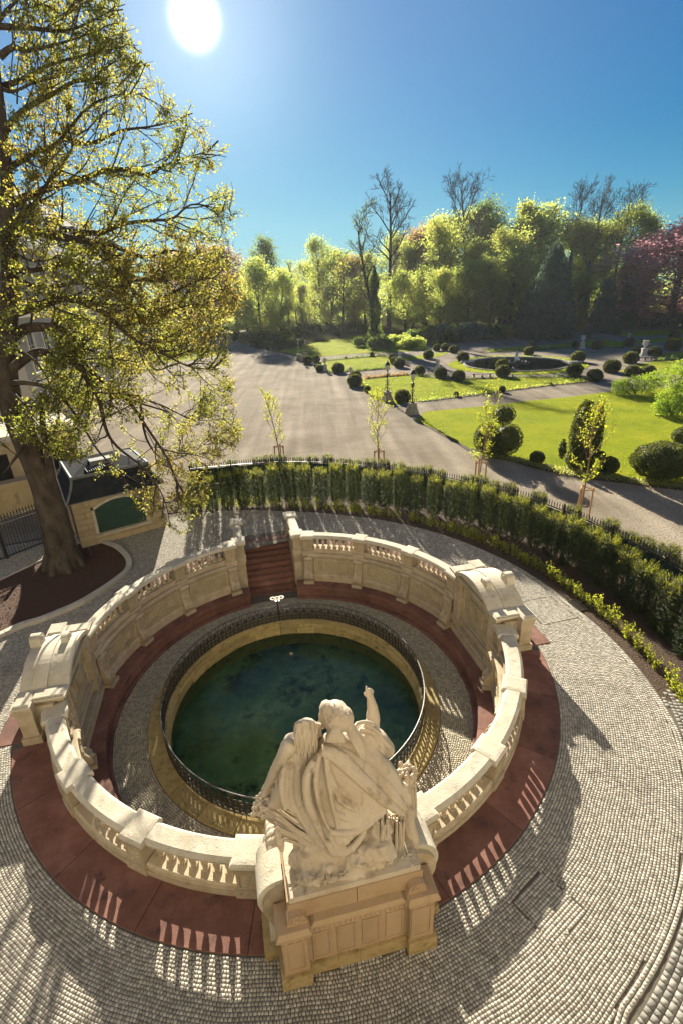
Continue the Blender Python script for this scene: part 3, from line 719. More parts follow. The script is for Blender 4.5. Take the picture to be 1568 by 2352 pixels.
# red sandstone bench ring
broot = mroot('sandstone_bench', 'low red sandstone bench ringing the sunken court below the balustrades', 'bench', (0, 5.7, FLOOR), 0)
cuts = [9.9, 25, 42, 60, 78, 90, 102, 122, 144, 163, 180]
for sg in (1, -1):
    for a0, a1 in zip(cuts, cuts[1:]):
        q0, q1 = (a0 + .05, a1 - .05) if sg > 0 else (-a1 + .05, -a0 - .05)
        b = mpart('bench_slab', MB().arc([(5.50, -1.60), (6.02, -1.60), (6.02, -1.172), (5.52, -1.172), (5.47, -1.19), (5.45, -1.24), (5.48, -1.28), (5.52, -1.30)], q0, q1, 10), RED, broot, 30)
        mpart('foot_slab', MB().arc([(5.36, FLOOR), (6.0, FLOOR), (6.0, -1.602), (5.40, -1.602), (5.36, -1.63)], q0, q1, 10), RED, b)

# stair
sroot = mroot('stone_stairs', 'flight of red sandstone stairs going down into the spring court', 'stairs', (0, 7.0, FLOOR))
for i in range(10):
    y = 7.66 - .187 * i; z = -.185 * i; hw = .985 if i < 8 else .985 + .16 * (i - 7)
    z0 = z - .185 if i < 9 else FLOOR
    yb = 8.0 if i == 0 else y + .22
    pr = [(yb, z0), (yb, z), (y + .01, z), (y - .012, z - .012), (y - .012, z - .05), (y + .012, z - .06), (y + .012, z0)]
    n2 = len(pr); vs = [(-hw, a, b + .006) for a, b in pr] + [(hw, a, b + .006) for a, b in pr]
    mpart('step', MB().add(vs, [tuple(range(n2 - 1, -1, -1)), tuple(range(n2, 2 * n2))] + [(k, (k + 1) % n2, n2 + (k + 1) % n2, n2 + k) for k in range(n2)]), RED, sroot)
for s, lab in ((1, 'right stair parapet of pale sandstone with a capped end post'), (-1, 'left stair parapet of pale sandstone with a capped end post')):
    r_ = mroot('stair_parapet', lab, 'parapet', (s * 1.19, 7.2, 0))
    x = s * 1.19
    w = MB()
    mpart('cheek_wall', w.box(x, 7.05, FLOOR, .40, 1.9, 1.70), SAND, r_)
    for k, (z0, z1) in enumerate(((-1.48, -1.1), (-1.09, -.74), (-.73, -.36), (-.35, -.01))):
        mpart('ashlar_block', MB().box(x + s * .03, 6.09, z0, .44, .12, z1 - z0), SAND, r_)
    mpart('red_base', MB().box(x + s * .02, 6.07, FLOOR, .47, .16, .215), RED, r_)
    mpart('parapet_wall', MB().box(x, 7.22, .0, .26, 1.56, .68).box(x, 7.22, .004, .36, 1.56, .12), SAND, r_)
    mpart('parapet_coping', MB().box(x, 7.22, .68, .38, 1.52, .13).box(x, 7.22, .81, .30, 1.52, .045), COPE, r_)
    for y in (6.26, 8.16):
        M = MF @ Matrix.Translation((x, y, 0)); p = obj('pier', PIERM, r_, M @ PZ); obj('pier_cap', CAPM, p, M @ Matrix.Translation((0, 0, CZ)))

# basin wall: kerb stones and two courses of ashlar down to the water
proot = mroot('spring_basin', 'round mossy stone basin wall holding the dark green spring water', 'basin', (0, 0, FLOOR))
nk = 26
for i in range(nk):
    a0, a1 = 360 / nk * i + .12, 360 / nk * (i + 1) - .12; dz = rnd.uniform(-.008, .008)
    mpart('kerb_slab', MB().arc([(3.86, FLOOR - .10), (4.42, FLOOR - .10), (4.43, FLOOR + .03 + dz), (4.39, FLOOR + .055 + dz), (3.92, FLOOR + .06 + dz), (3.86, FLOOR + .03)], a0, a1, 6), POOLS, proot)
for c, (z0, z1, ns) in enumerate(((-1.985, -1.802, 24), (-2.30, -1.992, 30))):
    ac = 0; wd = [rnd.uniform(.7, 1.3) for _ in range(ns)]; t = sum(wd)
    for w in wd:
        a0, a1 = ac, ac + w / t * 360; ac = a1; dr = rnd.uniform(0, .045)
        mpart('wall_stone', MB().arc([(3.84 + dr, z0), (4.15, z0), (4.15, z1), (3.86 + dr, z1), (3.825 + dr, z1 - .03), (3.82 + dr, z0 + .04)], a0 + .13, a1 - .13, 5), POOLS, proot)
mpart('basin_shaft', MB().arc([(3.88, -2.9), (4.16, -2.9), (4.16, -2.302), (3.88, -2.302)], 0, 360, 64), POOLS, proot)

# ornate iron railing
rroot = mroot('iron_railing', 'round black iron railing with palmette scrollwork circling the spring basin', 'railing', (0, 0, FLOOR + .06))
RB = FLOOR + .06; RH = .70; RR = 3.95
nm = 76; mw = 2 * math.pi * RR / nm
def circ(cx, cz, r, n=9, a0=0, a1=2 * math.pi): return [(cx + r * math.cos(a0 + (a1 - a0) * i / n), 0, cz + r * math.sin(a0 + (a1 - a0) * i / n)) for i in range(n + 1)]
pm = MB(); t_ = .0135
for k in range(-2, 3):                            # palmette
    a = RAD(90 + k * 33); L = .17 - .018 * abs(k)
    pm.tube([(0, 0, .34), (L * .55 * math.cos(a), 0, .34 + L * .6 * math.sin(a)), (L * math.cos(a) * .95, 0, .34 + L * math.sin(a))], [t_ * .7, t_ * 1.5, t_ * .6], 4)
for s in (-1, 1):
    pm.tube(circ(s * .078, .43, .072, 8, RAD(90 - s * 70), RAD(90 - s * 70) + s * 4.6), t_, 4)
    pm.tube([(s * mw / 2 * .98, 0, .0), (s * mw / 2 * .98, 0, .30), (s * .10, 0, .36), (s * .03, 0, .31)], t_, 4)
    pm.tube(circ(s * .085, .255, .052, 8, 0, 5.2), t_ * .9, 4)
    pm.tube(circ(s * mw / 4, .115, .058, 8), t_, 4)
    pm.tube([(s * .155, 0, .34), (s * .15, 0, .5), (s * .10, 0, .60), (s * .12, 0, .67)], t_ * .9, 4)
pm.tube([(0, 0, .02), (0, 0, .34)], t_ * 1.1, 4)
pm.tube([(-.03, 0, .34), (0, .02, .31), (.03, 0, .34), (0, -.02, .37), (-.03, 0, .34)], t_, 4)
PMOD = pm.mesh('railing_panel', IRONB)
for i in range(nm): obj('railing_panel', PMOD, rroot, MF @ Matrix.Translation(PA(360 / nm * i, RR, RB)) @ Matrix.Rotation(RAD(360 / nm * i), 4, 'Z'))
mpart('top_rail', MB().arc([(RR - .018, RB + RH - .006), (RR + .018, RB + RH - .006), (RR + .02, RB + RH + .008), (RR, RB + RH + .018), (RR - .02, RB + RH + .008)], 0, 360, 96), STEEL, rroot, 50)
mpart('bottom_rail', MB().arc([(RR - .015, RB + .03), (RR + .015, RB + .03), (RR + .015, RB + .052), (RR - .015, RB + .052)], 0, 360, 96).arc([(RR - .012, RB + .19), (RR + .012, RB + .19), (RR + .012, RB + .206), (RR - .012, RB + .206)], 0, 360, 96), IRONB, rroot)
vp = mroot('round_disc_post', 'black iron post topped by three pale round discs in front of the stairs', 'post', PA(0, RR + .06, RB))
mpart('post', MB().tube([PA(0, RR + .06, RB), PA(0, RR + .06, RB + .99)], [.035, .028], 10).tube([PA(0, RR + .06, RB + .80), PA(0, RR + .06, RB + .86), PA(0, RR + .06, RB + .92)], [.03, .07, .10], 10), IRON, vp, 40)
for k in (-1, 0, 1):
    d = MB(); c = PA(0, RR + .06, RB + 1.0); c.x += k * .155; c.y += .03 * (k != 0)
    d.lathe([(.055, -.012), (.115, -.012), (.12, .0), (.115, .012), (.055, .012)], 20, c.x, c.y, c.z + (.012 if k == 0 else 0))
    d.f = d.f[:-2] + [(j, (j + 1) % 20, 80 + (j + 1) % 20, 80 + j)[::-1] for j in range(20)]; d.mi = [0] * len(d.f)
    mpart('disc', d, URN, vp)
# ================================================================== STATUE GROUP ON ITS PEDESTAL
def S4(x, y, v):                                  # statue close-up pixels + distance from the court centre -> local point
    d = Vector(ray(545.8 + x * .32134, 1553.6 + y * .32134)); o = MFI @ Vector((0, 0, CAM_H)); d = MFI.to_3x3() @ d
    t = (-v - o.y) / d.y; return o + d * t
ped = mroot('statue_pedestal', 'tall tan sandstone pedestal with recessed panels carrying the white statue group', 'pedestal', (0, -7.1, 0))
for s in (-1, 1):
    mpart('plinth_block', MB().box(s * 1.02, -7.50, .0, .48, .42, .34), PLIN, ped)
    mb = MB().box(s * 1.0, -7.45, .34, .40, .42, .93)
    for e in (-1, 1): mb.box(s * 1.0 + e * .155, -7.667, .42, .05, .016, .74)
    mb.box(s * 1.0, -7.667, .42, .26, .016, .05).box(s * 1.0, -7.667, 1.11, .26, .016, .05)
    for q in (-1, 0, 1):
        for k in range(8): pass
        mb.ell((s * 1.0 + q * .13, -7.665, 1.20), (.045, .02, .028), 10, 6)
    mpart('pilaster', mb, PEDS, ped)
    mpart('cornice_block', MB().box(s * 1.0, -7.44, 1.27, .48, .50, .05).box(s * 1.0, -7.44, 1.32, .52, .56, .05).box(s * 1.0, -7.46, 1.37, .52, .52, .07, 0, 0, .82), PEDS, ped)
    pr = [(-.15, 0), (.15, 0), (.15, .06), (.13, .15), (.08, .21), (0, .235), (-.08, .21), (-.13, .15), (-.15, .06)]
    n2 = len(pr); vs = [(s * .93 + a, -7.60, 1.43 + b) for a, b in pr] + [(s * .93 + a, -7.44, 1.43 + b) for a, b in pr]
    mb = MB().add(vs, [tuple(range(n2)), tuple(range(2 * n2 - 1, n2 - 1, -1))] + [(i, n2 + i, n2 + (i + 1) % n2, (i + 1) % n2) for i in range(n2)])
    mb.tube([(s * .93 + .095 * (1 - t / 16) * math.cos(t * .62 + .5), -7.605, 1.53 + .095 * (1 - t / 16) * math.sin(t * .62 + .5)) for t in range(15)], .013, 5)
    for q in range(7): mb.ell((s * .93 + .11 * math.cos(q * .52), -7.60, 1.52 + .13 * math.sin(q * .52)), (.02, .02, .02), 6, 4)
    mpart('corner_scroll', mb, PEDS, ped, 40)
for k in (0, 1):
    mpart('plinth_block', MB().box(-.395 + k * .79, -7.42, .0, .785, .36, .30), PLIN, ped)
mpart('body', MB().box(0, -7.0, .0, 2.3, .90, 1.40).box(0, -7.30, .30, 1.62, .50, .98), PEDS, ped)
for k in range(4):
    x = -.585 + k * .39; mb = MB().box(x, -7.553, .40, .22, .012, .60)
    for e in (-1, 1): mb.box(x + e * .128, -7.556, .36, .03, .02, .68)
    mb.box(x, -7.556, .36, .226, .02, .035).box(x, -7.556, 1.005, .226, .02, .035)
    mpart('recessed_panel', mb, PEDS, ped)
mb = MB().box(0, -7.32, 1.20, 1.58, .52, .05)
for k in range(20): mb.ell((-.74 + k * .078, -7.60, 1.215), (.028, .028, .045), 8, 5)
mpart('egg_moulding', mb, PEDS, ped)
mpart('cornice', MB().box(0, -7.34, 1.27, 1.50, .56, .09).box(0, -7.36, 1.36, 1.50, .56, .07, 0, 0, .9), PEDS, ped)
for k in (0, 1): mpart('attic_block', MB().box(-.525 + k * 1.05, -7.02, 1.40, 1.04, .96, .37), PEDS, ped)
# the two swelling scroll wings beside it
for s in (-1, 1):
    out = [(1.06, .0), (1.36, .0), (1.37, .30), (1.33, .55), (1.34, .80), (1.41, 1.02), (1.48, 1.25), (1.47, 1.45), (1.38, 1.62), (1.22, 1.73), (1.06, 1.76)]
    out = out[:2] + [(p_.x, p_.y) for p_ in smooth_line([(a, b, 0) for a, b in out[1:]], 4)]
    def ext(o_, y0, y1, inset=0.0):
        n2 = len(o_); mb = MB(); cxm = 1.06
        pts = [(s * (cxm + max(0, a - cxm - inset)), b - inset * (b > .2)) for a, b in o_]
        vs = [(a, y0, b) for a, b in pts] + [(a, y1, b) for a, b in pts]
        fs = [tuple(range(n2)), tuple(range(2 * n2 - 1, n2 - 1, -1))] + [(i, n2 + i, n2 + (i + 1) % n2, (i + 1) % n2) for i in range(n2)]
        if s < 0: fs = [f[::-1] for f in fs]
        return mb.add(vs, fs)
    w_ = mpart('scroll_wing', ext(out, -7.12, -6.62), COPE, ped, 40)
    mpart('wing_rib', ext(out, -7.20, -7.121, .07), SAND, w_, 40)
    dsc = [(1.06, .55)] + [(1.06 + .40 * math.sin(t * math.pi / 12), 1.27 - .42 * math.cos(t * math.pi / 12)) for t in range(13)]
    mpart('wing_disc', ext(dsc, -6.56, -6.40), COPE, w_, 40)
    mpart('wing_web', ext(out, -6.619, -6.30, .16), SAND, w_, 40)
    mpart('wing_base', MB().box(s * 1.32, -6.90, 0, .34, .74, .24), PLIN, w_)
    # smaller shell scroll tucked in front, and the return pier to the balustrade
    mb = MB(); vs = []
    for k in range(15):
        t = k / 14; r = .42 * (1 - .5 * t)
        mb.ell((s * (1.05 + .05 * math.sin(t * 3)), -6.35 - .42 * math.cos(t * 3.0), 1.25 + .40 * math.sin(t * 3.0)), (.17, .16, .16), 8, 6)
    mpart('side_volute', mb, STAT, ped, 180)
    mpart('link_wall', MB().box(s * 1.22, -6.18, -.02, .34, .36, .72).box(s * 1.25, -6.17, .70, .40, .40, .12), SAND, ped)
mpart('core', MB().box(0, -6.4, -1.17, 2.3, .95, 2.9), SANDP, ped)

# ---- sculpture: rough forms, fused by a voxel remesh into one continuous carved surface
def fuse(name, mb, parent, voxel, smooth_it, disp=0.0, m=STAT, label=None):
    o = mpart(name, mb, m, parent)
    r = o.modifiers.new('r', 'REMESH'); r.mode = 'VOXEL'; r.voxel_size = voxel; r.use_smooth_shade = True
    if smooth_it:
        q = o.modifiers.new('m', 'SMOOTH'); q.factor = .5; q.iterations = smooth_it
    dg = bpy.context.evaluated_depsgraph_get(); me = bpy.data.meshes.new_from_object(o.evaluated_get(dg))
    me.name = name; me.materials.clear(); me.materials.append(m)
    n = len(me.vertices); co = np.empty(n * 3, np.float32); me.vertices.foreach_get('co', co); co = co.reshape(-1, 3)
    if disp:
        no = np.empty(n * 3, np.float32); me.vertex_normals.foreach_get('vector', no); no = no.reshape(-1, 3)
        f = (np.sin(co[:, 0] * 23 + 5 * np.sin(co[:, 2] * 7)) * np.sin(co[:, 2] * 19 + 4 * np.sin(co[:, 1] * 9)) + .6 * np.sin(co[:, 0] * 41 + co[:, 2] * 37 + 3 * np.sin(co[:, 1] * 21)))
        co = co + no * (f * disp)[:, None]; me.vertices.foreach_set('co', co.ravel().astype(np.float32))
    me.polygons.foreach_set('use_smooth', np.ones(len(me.polygons), bool)); me.update()
    o.modifiers.clear(); o.data = me
    if label: o['label'] = label
    return o
stat = mroot('statue_group', 'white stone statue group seen from behind, draped mother pointing ahead and girl leaning beside her', 'statue', (0, -6.7, 1.77))
mpart('base_plate', MB().box(0, -6.78, 1.772, 2.02, 1.40, .115), STAT, stat)

def loft(mb, rows, depth, n=26, folds=None, pw=.8):
    """draped mass: rows (y px, distance, x-left, x-right); rounded back towards us, depth goes away"""
    L = []
    for ri, (y, v, xl, xr) in enumerate(rows):
        dk = depth * (.12, .25, .5, .8, 1)[min(ri, 4)]
        a, b = S4(xl, y, v), S4(xr, y, v); c = (a + b) / 2; hw = (b.x - a.x) / 2
        ring = []
        for i in range(n):
            t = 2 * math.pi * i / n
            cx_ = math.copysign(abs(math.cos(t)) ** pw, math.cos(t)); sy = math.sin(t)
            ring.append(Vector((c.x + hw * cx_, -v + (.16 if sy < 0 else dk) * sy + .16, c.z + .0)))
        L.append(ring)
    vs = [p for r in L for p in r]; fs = [(k * n + i, k * n + (i + 1) % n, (k + 1) * n + (i + 1) % n, (k + 1) * n + i) for k in range(len(L) - 1) for i in range(n)]
    fs += [tuple(range(n - 1, -1, -1)), tuple(range((len(L) - 1) * n, len(L) * n))]
    fs = [f[::-1] for f in fs]
    mb.add(vs, fs)
def surf_v(rows, y):
    if y <= rows[0][0]: return rows[0][1]
    for (y0, v0, *_), (y1, v1, *_) in zip(rows, rows[1:]):
        if y0 <= y <= y1: return v0 + (v1 - v0) * (y - y0) / (y1 - y0)
    return rows[-1][1]
def fold(mb, rows, pts, r, lift=.0, n=7):
    P = [S4(x, y, surf_v(rows, y) + lift * .75 - .035) for x, y in pts]; P = smooth_line(P, 5); k = len(P)
    mb.tube(P, [r * (.35 + .65 * math.sin(math.pi * min(1, .12 + .88 * i / (k - 1)) ** .8)) + .008 for i in range(k)], n)
def limb(mb, pts, radii, n=10):
    P = smooth_line(pts, 4); k = len(P); m = len(radii) - 1
    R = [radii[min(m, int(i / (k - 1) * m))] + (radii[min(m, int(i / (k - 1) * m) + 1)] - radii[min(m, int(i / (k - 1) * m))]) * (i / (k - 1) * m % 1) for i in range(k)]
    mb.tube(P, R, n); mb.ell(P[0], (R[0],) * 3, 10, 8); mb.ell(P[-1], (R[-1],) * 3, 10, 8)

# mother
W = MB()
CL = [(470, 6.58, 645, 760), (500, 6.62, 610, 840), (560, 6.70, 560, 950), (640, 6.80, 520, 1020), (740, 6.90, 490, 1100), (860, 6.98, 480, 1180), (950, 7.05, 500, 1205), (1030, 7.10, 545, 1120), (1110, 7.16, 570, 990), (1180, 7.22, 600, 900), (1245, 7.26, 650, 790)]
loft(W, CL, .62)
# drapery: the big rolled mantle edge and the long folds
fold(W, CL, [(600, 520), (700, 560), (830, 680), (960, 800), (1080, 910), (1180, 985)], .115, .06)
fold(W, CL, [(650, 500), (790, 560), (930, 660), (1050, 770), (1150, 880), (1205, 950)], .08, .03)
fold(W, CL, [(660, 540), (760, 640), (890, 760), (1000, 860), (1100, 950), (1165, 990)], .05, .06)
fold(W, CL, [(640, 610), (690, 760), (790, 860), (920, 930), (1060, 950)], .036, .03)
fold(W, CL, [(625, 540), (640, 680), (660, 800), (690, 960), (720, 1080)], .034, .03)
fold(W, CL, [(590, 550), (560, 700), (570, 850), (610, 1000), (660, 1100)], .040, .02)
fold(W, CL, [(545, 600), (495, 720), (500, 880), (550, 1010), (600, 1130), (650, 1220)], .06, .03)
fold(W, CL, [(700, 800), (740, 900), (860, 960), (960, 970)], .03, .03)
fold(W, CL, [(660, 1110), (760, 1120), (860, 1100), (960, 1040), (1060, 965)], .05, .045)
fold(W, CL, [(690, 960), (760, 1010), (870, 1030), (960, 1000)], .03, .025)
fold(W, CL, [(640, 1180), (690, 1250), (790, 1240), (870, 1160), (915, 1090)], .06, .02)
fold(W, CL, [(700, 1130), (730, 1190), (800, 1190)], .03, .03)
limb(W, [S4(1175, 960, 6.98), S4(1205, 880, 6.92), S4(1180, 800, 6.85)], [.07, .10, .09])
limb(W, [S4(1225, 960, 6.85), S4(1215, 1060, 6.95), S4(1250, 1200, 7.0)], [.09, .12, .14])
# neck, head in its scarf, knot and tail
hc = S4(700, 285, 6.42)
limb(W, [S4(690, 520, 6.55), S4(690, 400, 6.46)], [.15, .12])
W.ell(hc, (.205, .235, .245), 16, 12, Matrix.Rotation(RAD(14), 3, 'Y'))
W.ell(S4(745, 300, 6.50), (.18, .17, .20), 14, 10)
W.ell(S4(640, 250, 6.38), (.12, .16, .18), 12, 10)
for pts in ([(640, 210), (660, 290), (690, 350)], [(690, 185), (705, 270), (700, 350)], [(745, 215), (745, 290), (720, 360)], [(785, 270), (770, 330), (735, 372)], [(615, 250), (640, 330), (680, 360)]):
    W.tube(smooth_line([S4(x, y, 6.60) for x, y in pts], 4), .016, 6)
W.tube([S4(660, 350, 6.60), S4(710, 372, 6.66), S4(770, 365, 6.62)], [.035, .045, .035], 7)
for x1, x0 in ((645, 690), (668, 695), (700, 700), (735, 706), (755, 712)):
    W.tube([S4(x0, 368, 6.66), S4((x0 + x1) / 2, 415, 6.70), S4(x1, 462, 6.70)], [.03, .042, .05], 7)
limb(W, [S4(790, 350, 6.56), S4(845, 430, 6.68), S4(885, 520, 6.78), S4(905, 590, 6.84)], [.075, .085, .06, .02])
W.tube(smooth_line([S4(770, 370, 6.60), S4(810, 450, 6.70), S4(870, 560, 6.84), S4(905, 592, 6.86)], 4), .03, 6)
# face in lost profile to the left: brow, nose, lips, chin, ear
W.ell(S4(618, 300, 6.30), (.085, .13, .16), 10, 8)
W.ell(S4(590, 292, 6.22), (.028, .035, .035), 8, 6); W.ell(S4(586, 318, 6.2), (.026, .03, .03), 8, 6)
W.ell(S4(594, 340, 6.22), (.03, .04, .018), 8, 6); W.ell(S4(600, 362, 6.24), (.045, .05, .035), 8, 6)
# pointing arm: shoulder in a bunched sleeve, forearm, hand
W.ell(S4(905, 440, 6.44), (.24, .24, .26), 14, 10); W.ell(S4(985, 470, 6.42), (.20, .20, .21), 14, 10)
limb(W, [S4(880, 400, 6.40), S4(985, 450, 6.38), S4(1065, 520, 6.34)], [.17, .18, .13])
limb(W, [S4(1070, 545, 6.38), S4(1095, 545, 6.36)], [.08, .05])
for pts in ([(845, 340), (910, 325), (975, 345)], [(865, 380), (950, 400), (1010, 470), (1040, 540)], [(900, 350), (985, 385), (1040, 460), (1085, 520)], [(880, 460), (960, 520), (1040, 560)], [(870, 420), (930, 470), (1000, 545)]):
    W.tube(smooth_line([S4(x, y, 6.60) for x, y in pts], 4), [.03] * 5 if False else .032, 6)
limb(W, [S4(960, 370, 6.34), S4(965, 290, 6.26), S4(958, 215, 6.20), S4(945, 150, 6.14)], [.115, .112, .085, .058])
sleeve = None
mother = fuse('mother_figure', W, stat, .015, 4, .0025, label='draped mother with a headscarf pointing ahead with her raised right hand')
H = MB(); hv = 6.12
limb(H, [S4(945, 160, 6.15), S4(940, 130, hv)], [.055, .06]); H.ell(S4(938, 122, hv), (.068, .045, .07), 12, 8)
for pts, r in (([(922, 118), (918, 95), (917, 74)], .02), ([(934, 108), (936, 90), (944, 96)], .021), ([(946, 110), (950, 93), (957, 102)], .020), ([(956, 116), (962, 103), (966, 112)], .018), ([(925, 140), (908, 130), (905, 118)], .020)):
    P = [S4(x, y, hv - .01 * i) for i, (x, y) in enumerate(pts)]; limb(H, P, [r * 1.15, r, r * .8], 8)
fuse('pointing_hand', H, mother, .0075, 2)

# girl
Gm = MB()
GB = [(470, 6.52, 400, 540), (500, 6.55, 350, 580), (560, 6.60, 345, 600), (620, 6.62, 350, 560), (650, 6.64, 330, 520), (760, 6.72, 315, 520), (870, 6.80, 318, 550), (960, 6.88, 360, 580), (1060, 6.98, 440, 620), (1150, 7.06, 500, 660), (1215, 7.10, 545, 660)]
loft(Gm, GB, .50)
fold(Gm, GB, [(335, 650), (320, 760), (325, 870), (345, 960)], .05, .03)
fold(Gm, GB, [(400, 640), (385, 760), (395, 870), (450, 1000), (520, 1120)], .045, .02)
fold(Gm, GB, [(440, 640), (440, 780), (460, 900), (520, 1020), (590, 1150)], .055, .035)
fold(Gm, GB, [(360, 660), (355, 780), (360, 900), (400, 990)], .035, .03)
fold(Gm, GB, [(330, 640), (400, 628), (470, 625)], .032, .03)
limb(Gm, [S4(330, 800, 6.6), S4(290, 880, 6.6), S4(260, 900, 6.6)], [.14, .13, .10])
hg = S4(500, 400, 6.40)
Gm.ell(hg, (.185, .21, .215), 14, 12); Gm.ell(S4(470, 385, 6.46), (.15, .15, .17), 12, 10)
limb(Gm, [S4(480, 520, 6.5), S4(490, 440, 6.42)], [.12, .10])
Gm.ell(S4(578, 395, 6.32), (.05, .08, .11), 10, 8); Gm.ell(S4(590, 408, 6.28), (.022, .03, .03), 8, 6); Gm.ell(S4(580, 440, 6.3), (.04, .05, .04), 8, 6)
HR = MB()
for k in range(17):                               # long wavy hair
    x0 = 422 + k * 9.6; x1 = 418 + k * 8.6; P = []
    for q in range(8):
        t = q / 7; P.append(S4(x0 + (x1 - x0) * t + 8 * math.sin(t * 7 + k * 1.3), 335 + (270 - 70 * abs(k - 8) / 8) * t - 22 * (1 - t) * (1 - abs(k - 8) / 8), 6.56 + .085 * math.sin(min(1, t * 1.15) * 2.3) * (1 - .5 * abs(k - 8) / 8) + .012 * (k % 2)))
    sl = smooth_line(P, 3); HR.tube(sl, [.034 - .018 * (i / (len(sl) - 1)) for i in range(len(sl))], 6)
for k in range(6): HR.tube(smooth_line([S4(424 + k * 6, 430 - k * 20, 6.54), S4(470 + k * 4, 340 - k * 3, 6.60), S4(545 + k * 5, 345 + k * 16, 6.54)], 4), .024, 6)
limb(Gm, [S4(365, 500, 6.52), S4(320, 590, 6.48), S4(262, 700, 6.42), S4(215, 800, 6.36), S4(185, 865, 6.32)], [.125, .105, .095, .07, .05])
girl = fuse('girl_figure', Gm, stat, .016, 2, .003, label='long haired girl with a bare left arm leaning on a sheaf')
mpart('hair', HR.mesh('hair', STAT, 80), None, girl)
Hg = MB(); c = S4(180, 880, 6.30); Hg.ell(c, (.05, .07, .055), 10, 8)
for k, (dx, dy) in enumerate(((-22, 14), (-14, 26), (-2, 30), (10, 28))): limb(Hg, [S4(178 + k * 4, 878, 6.30), S4(176 + dx, 884 + dy, 6.36), S4(176 + dx * .9, 894 + dy * 1.3, 6.40)], [.022, .019, .015], 8)
limb(Hg, [S4(192, 872, 6.30), S4(206, 886, 6.36), S4(204, 900, 6.38)], [.022, .018, .015], 8)
fuse('resting_hand', Hg, girl, .008, 2)

# sheaves of wheat and reeds
def sheaf(name, a, b, r0, r1, n, ears, seed, parent=stat, ear_r=.034, spread=.10):
    rg = random.Random(seed); mb = MB(); ax = (b - a).normalized(); u = ax.orthogonal().normalized(); w = ax.cross(u)
    for i in range(n):
        t = rg.uniform(0, 6.28); q = math.sqrt(rg.random())
        p0 = a + (u * math.cos(t) + w * math.sin(t)) * r0 * q; p1 = b + (u * math.cos(t) + w * math.sin(t)) * r1 * q + ax * rg.uniform(-.08, .05)
        m_ = (p0 + p1) / 2 + Vector((rg.uniform(-.02, .02), rg.uniform(-.02, .02), rg.uniform(-.02, .02)))
        mb.tube([p0, m_, p1], [.026, .024, .018], 5)
        if ears:
            d = (p1 - m_).normalized() + Vector((rg.uniform(-.5, .5), rg.uniform(-.5, .5), rg.uniform(-.5, .3))); d.normalize()
            for e in range(6):
                mb.ell(p1 + d * (.035 * e) + Vector((rg.uniform(-.014, .014),) * 3), (ear_r * 1.0, ear_r * .7, ear_r), 6, 4)
    me = mb.mesh(name, STAT, 60); return mpart(name, me, None, parent)
sheaf('wheat_sheaf', S4(560, 1160, 6.95), S4(300, 985, 6.62), .16, .17, 46, False, 1)
sheaf('wheat_ears', S4(330, 1010, 6.66), S4(215, 925, 6.44), .12, .15, 34, True, 2, ear_r=.04)
sheaf('reed_bundle', S4(540, 1190, 6.98), S4(285, 1085, 6.80), .09, .12, 26, False, 3)
limb_ = MB(); limb(limb_, [S4(285, 1110, 6.82), S4(305, 1180, 6.86), S4(318, 1240, 6.86)], [.06, .075, .04]); fuse('hanging_leaf', limb_, stat, .015, 2)
sheaf('wheat_sheaf', S4(1110, 1270, 7.12), S4(1130, 985, 7.0), .17, .14, 50, False, 4)
sheaf('reed_bundle', S4(1010, 1140, 7.13), S4(1010, 990, 7.05), .13, .14, 34, False, 5)
sheaf('wheat_ears', S4(1230, 930, 6.55), S4(1205, 730, 6.42), .09, .14, 40, True, 6, ear_r=.042)
sheaf('wheat_stalks', S4(1225, 1180, 6.75), S4(1225, 890, 6.52), .12, .10, 26, False, 7)
sheaf('grass_tuft', S4(1040, 1370, 7.36), S4(1120, 1255, 7.18), .03, .12, 14, False, 8)
# rock seat
def rock(mb, c, r, seed, n=10):
    rg = random.Random(seed); k = [rg.uniform(0, 6) for _ in range(6)]
    o = len(mb.v); mb.ell(c, r, 14, 10, Matrix.Rotation(rg.uniform(-.4, .4), 3, 'Z'))
    for i in range(o, len(mb.v)):
        v = Vector(mb.v[i]) - c; d = v.normalized(); f = 1 + .16 * math.sin(4 * d.x + k[0] + 2 * d.z) + .12 * math.sin(7 * d.z + k[1] + 3 * d.y) + .07 * math.sin(13 * d.x + 11 * d.y + k[2])
        q = c + v * f; mb.v[i] = (q.x, q.y, q.z)
RK = MB()
for i, (x, y, v, r) in enumerate(((980, 1225, 7.20, (.30, .22, .22)), (640, 1340, 7.16, (.26, .24, .22)), (810, 1290, 7.15, (.26, .26, .24)), (520, 1300, 7.0, (.26, .30, .34)), (500, 1400, 7.22, (.20, .16, .12)), (740, 1370, 7.26, (.34, .16, .12)), (950, 1340, 7.26, (.30, .16, .12)), (1150, 1270, 7.12, (.25, .24, .15)), (560, 1410, 7.30, (.25, .14, .08)))):
    rock(RK, S4(x, y, v), r, i)
for i, (c, r) in enumerate((((0, -6.7, 2.1), (.80, .5, .42)), ((-.4, -6.75, 2.2), (.35, .4, .5)), ((.4, -6.8, 2.15), (.45, .38, .4)))): rock(RK, Vector(c), r, 20 + i)
c0 = S4(700, 1150, 6.6); RK.box(0, -6.72, 1.86, 1.5, .95, .10)
fuse('rock_seat', RK, stat, .022, 1, .010)
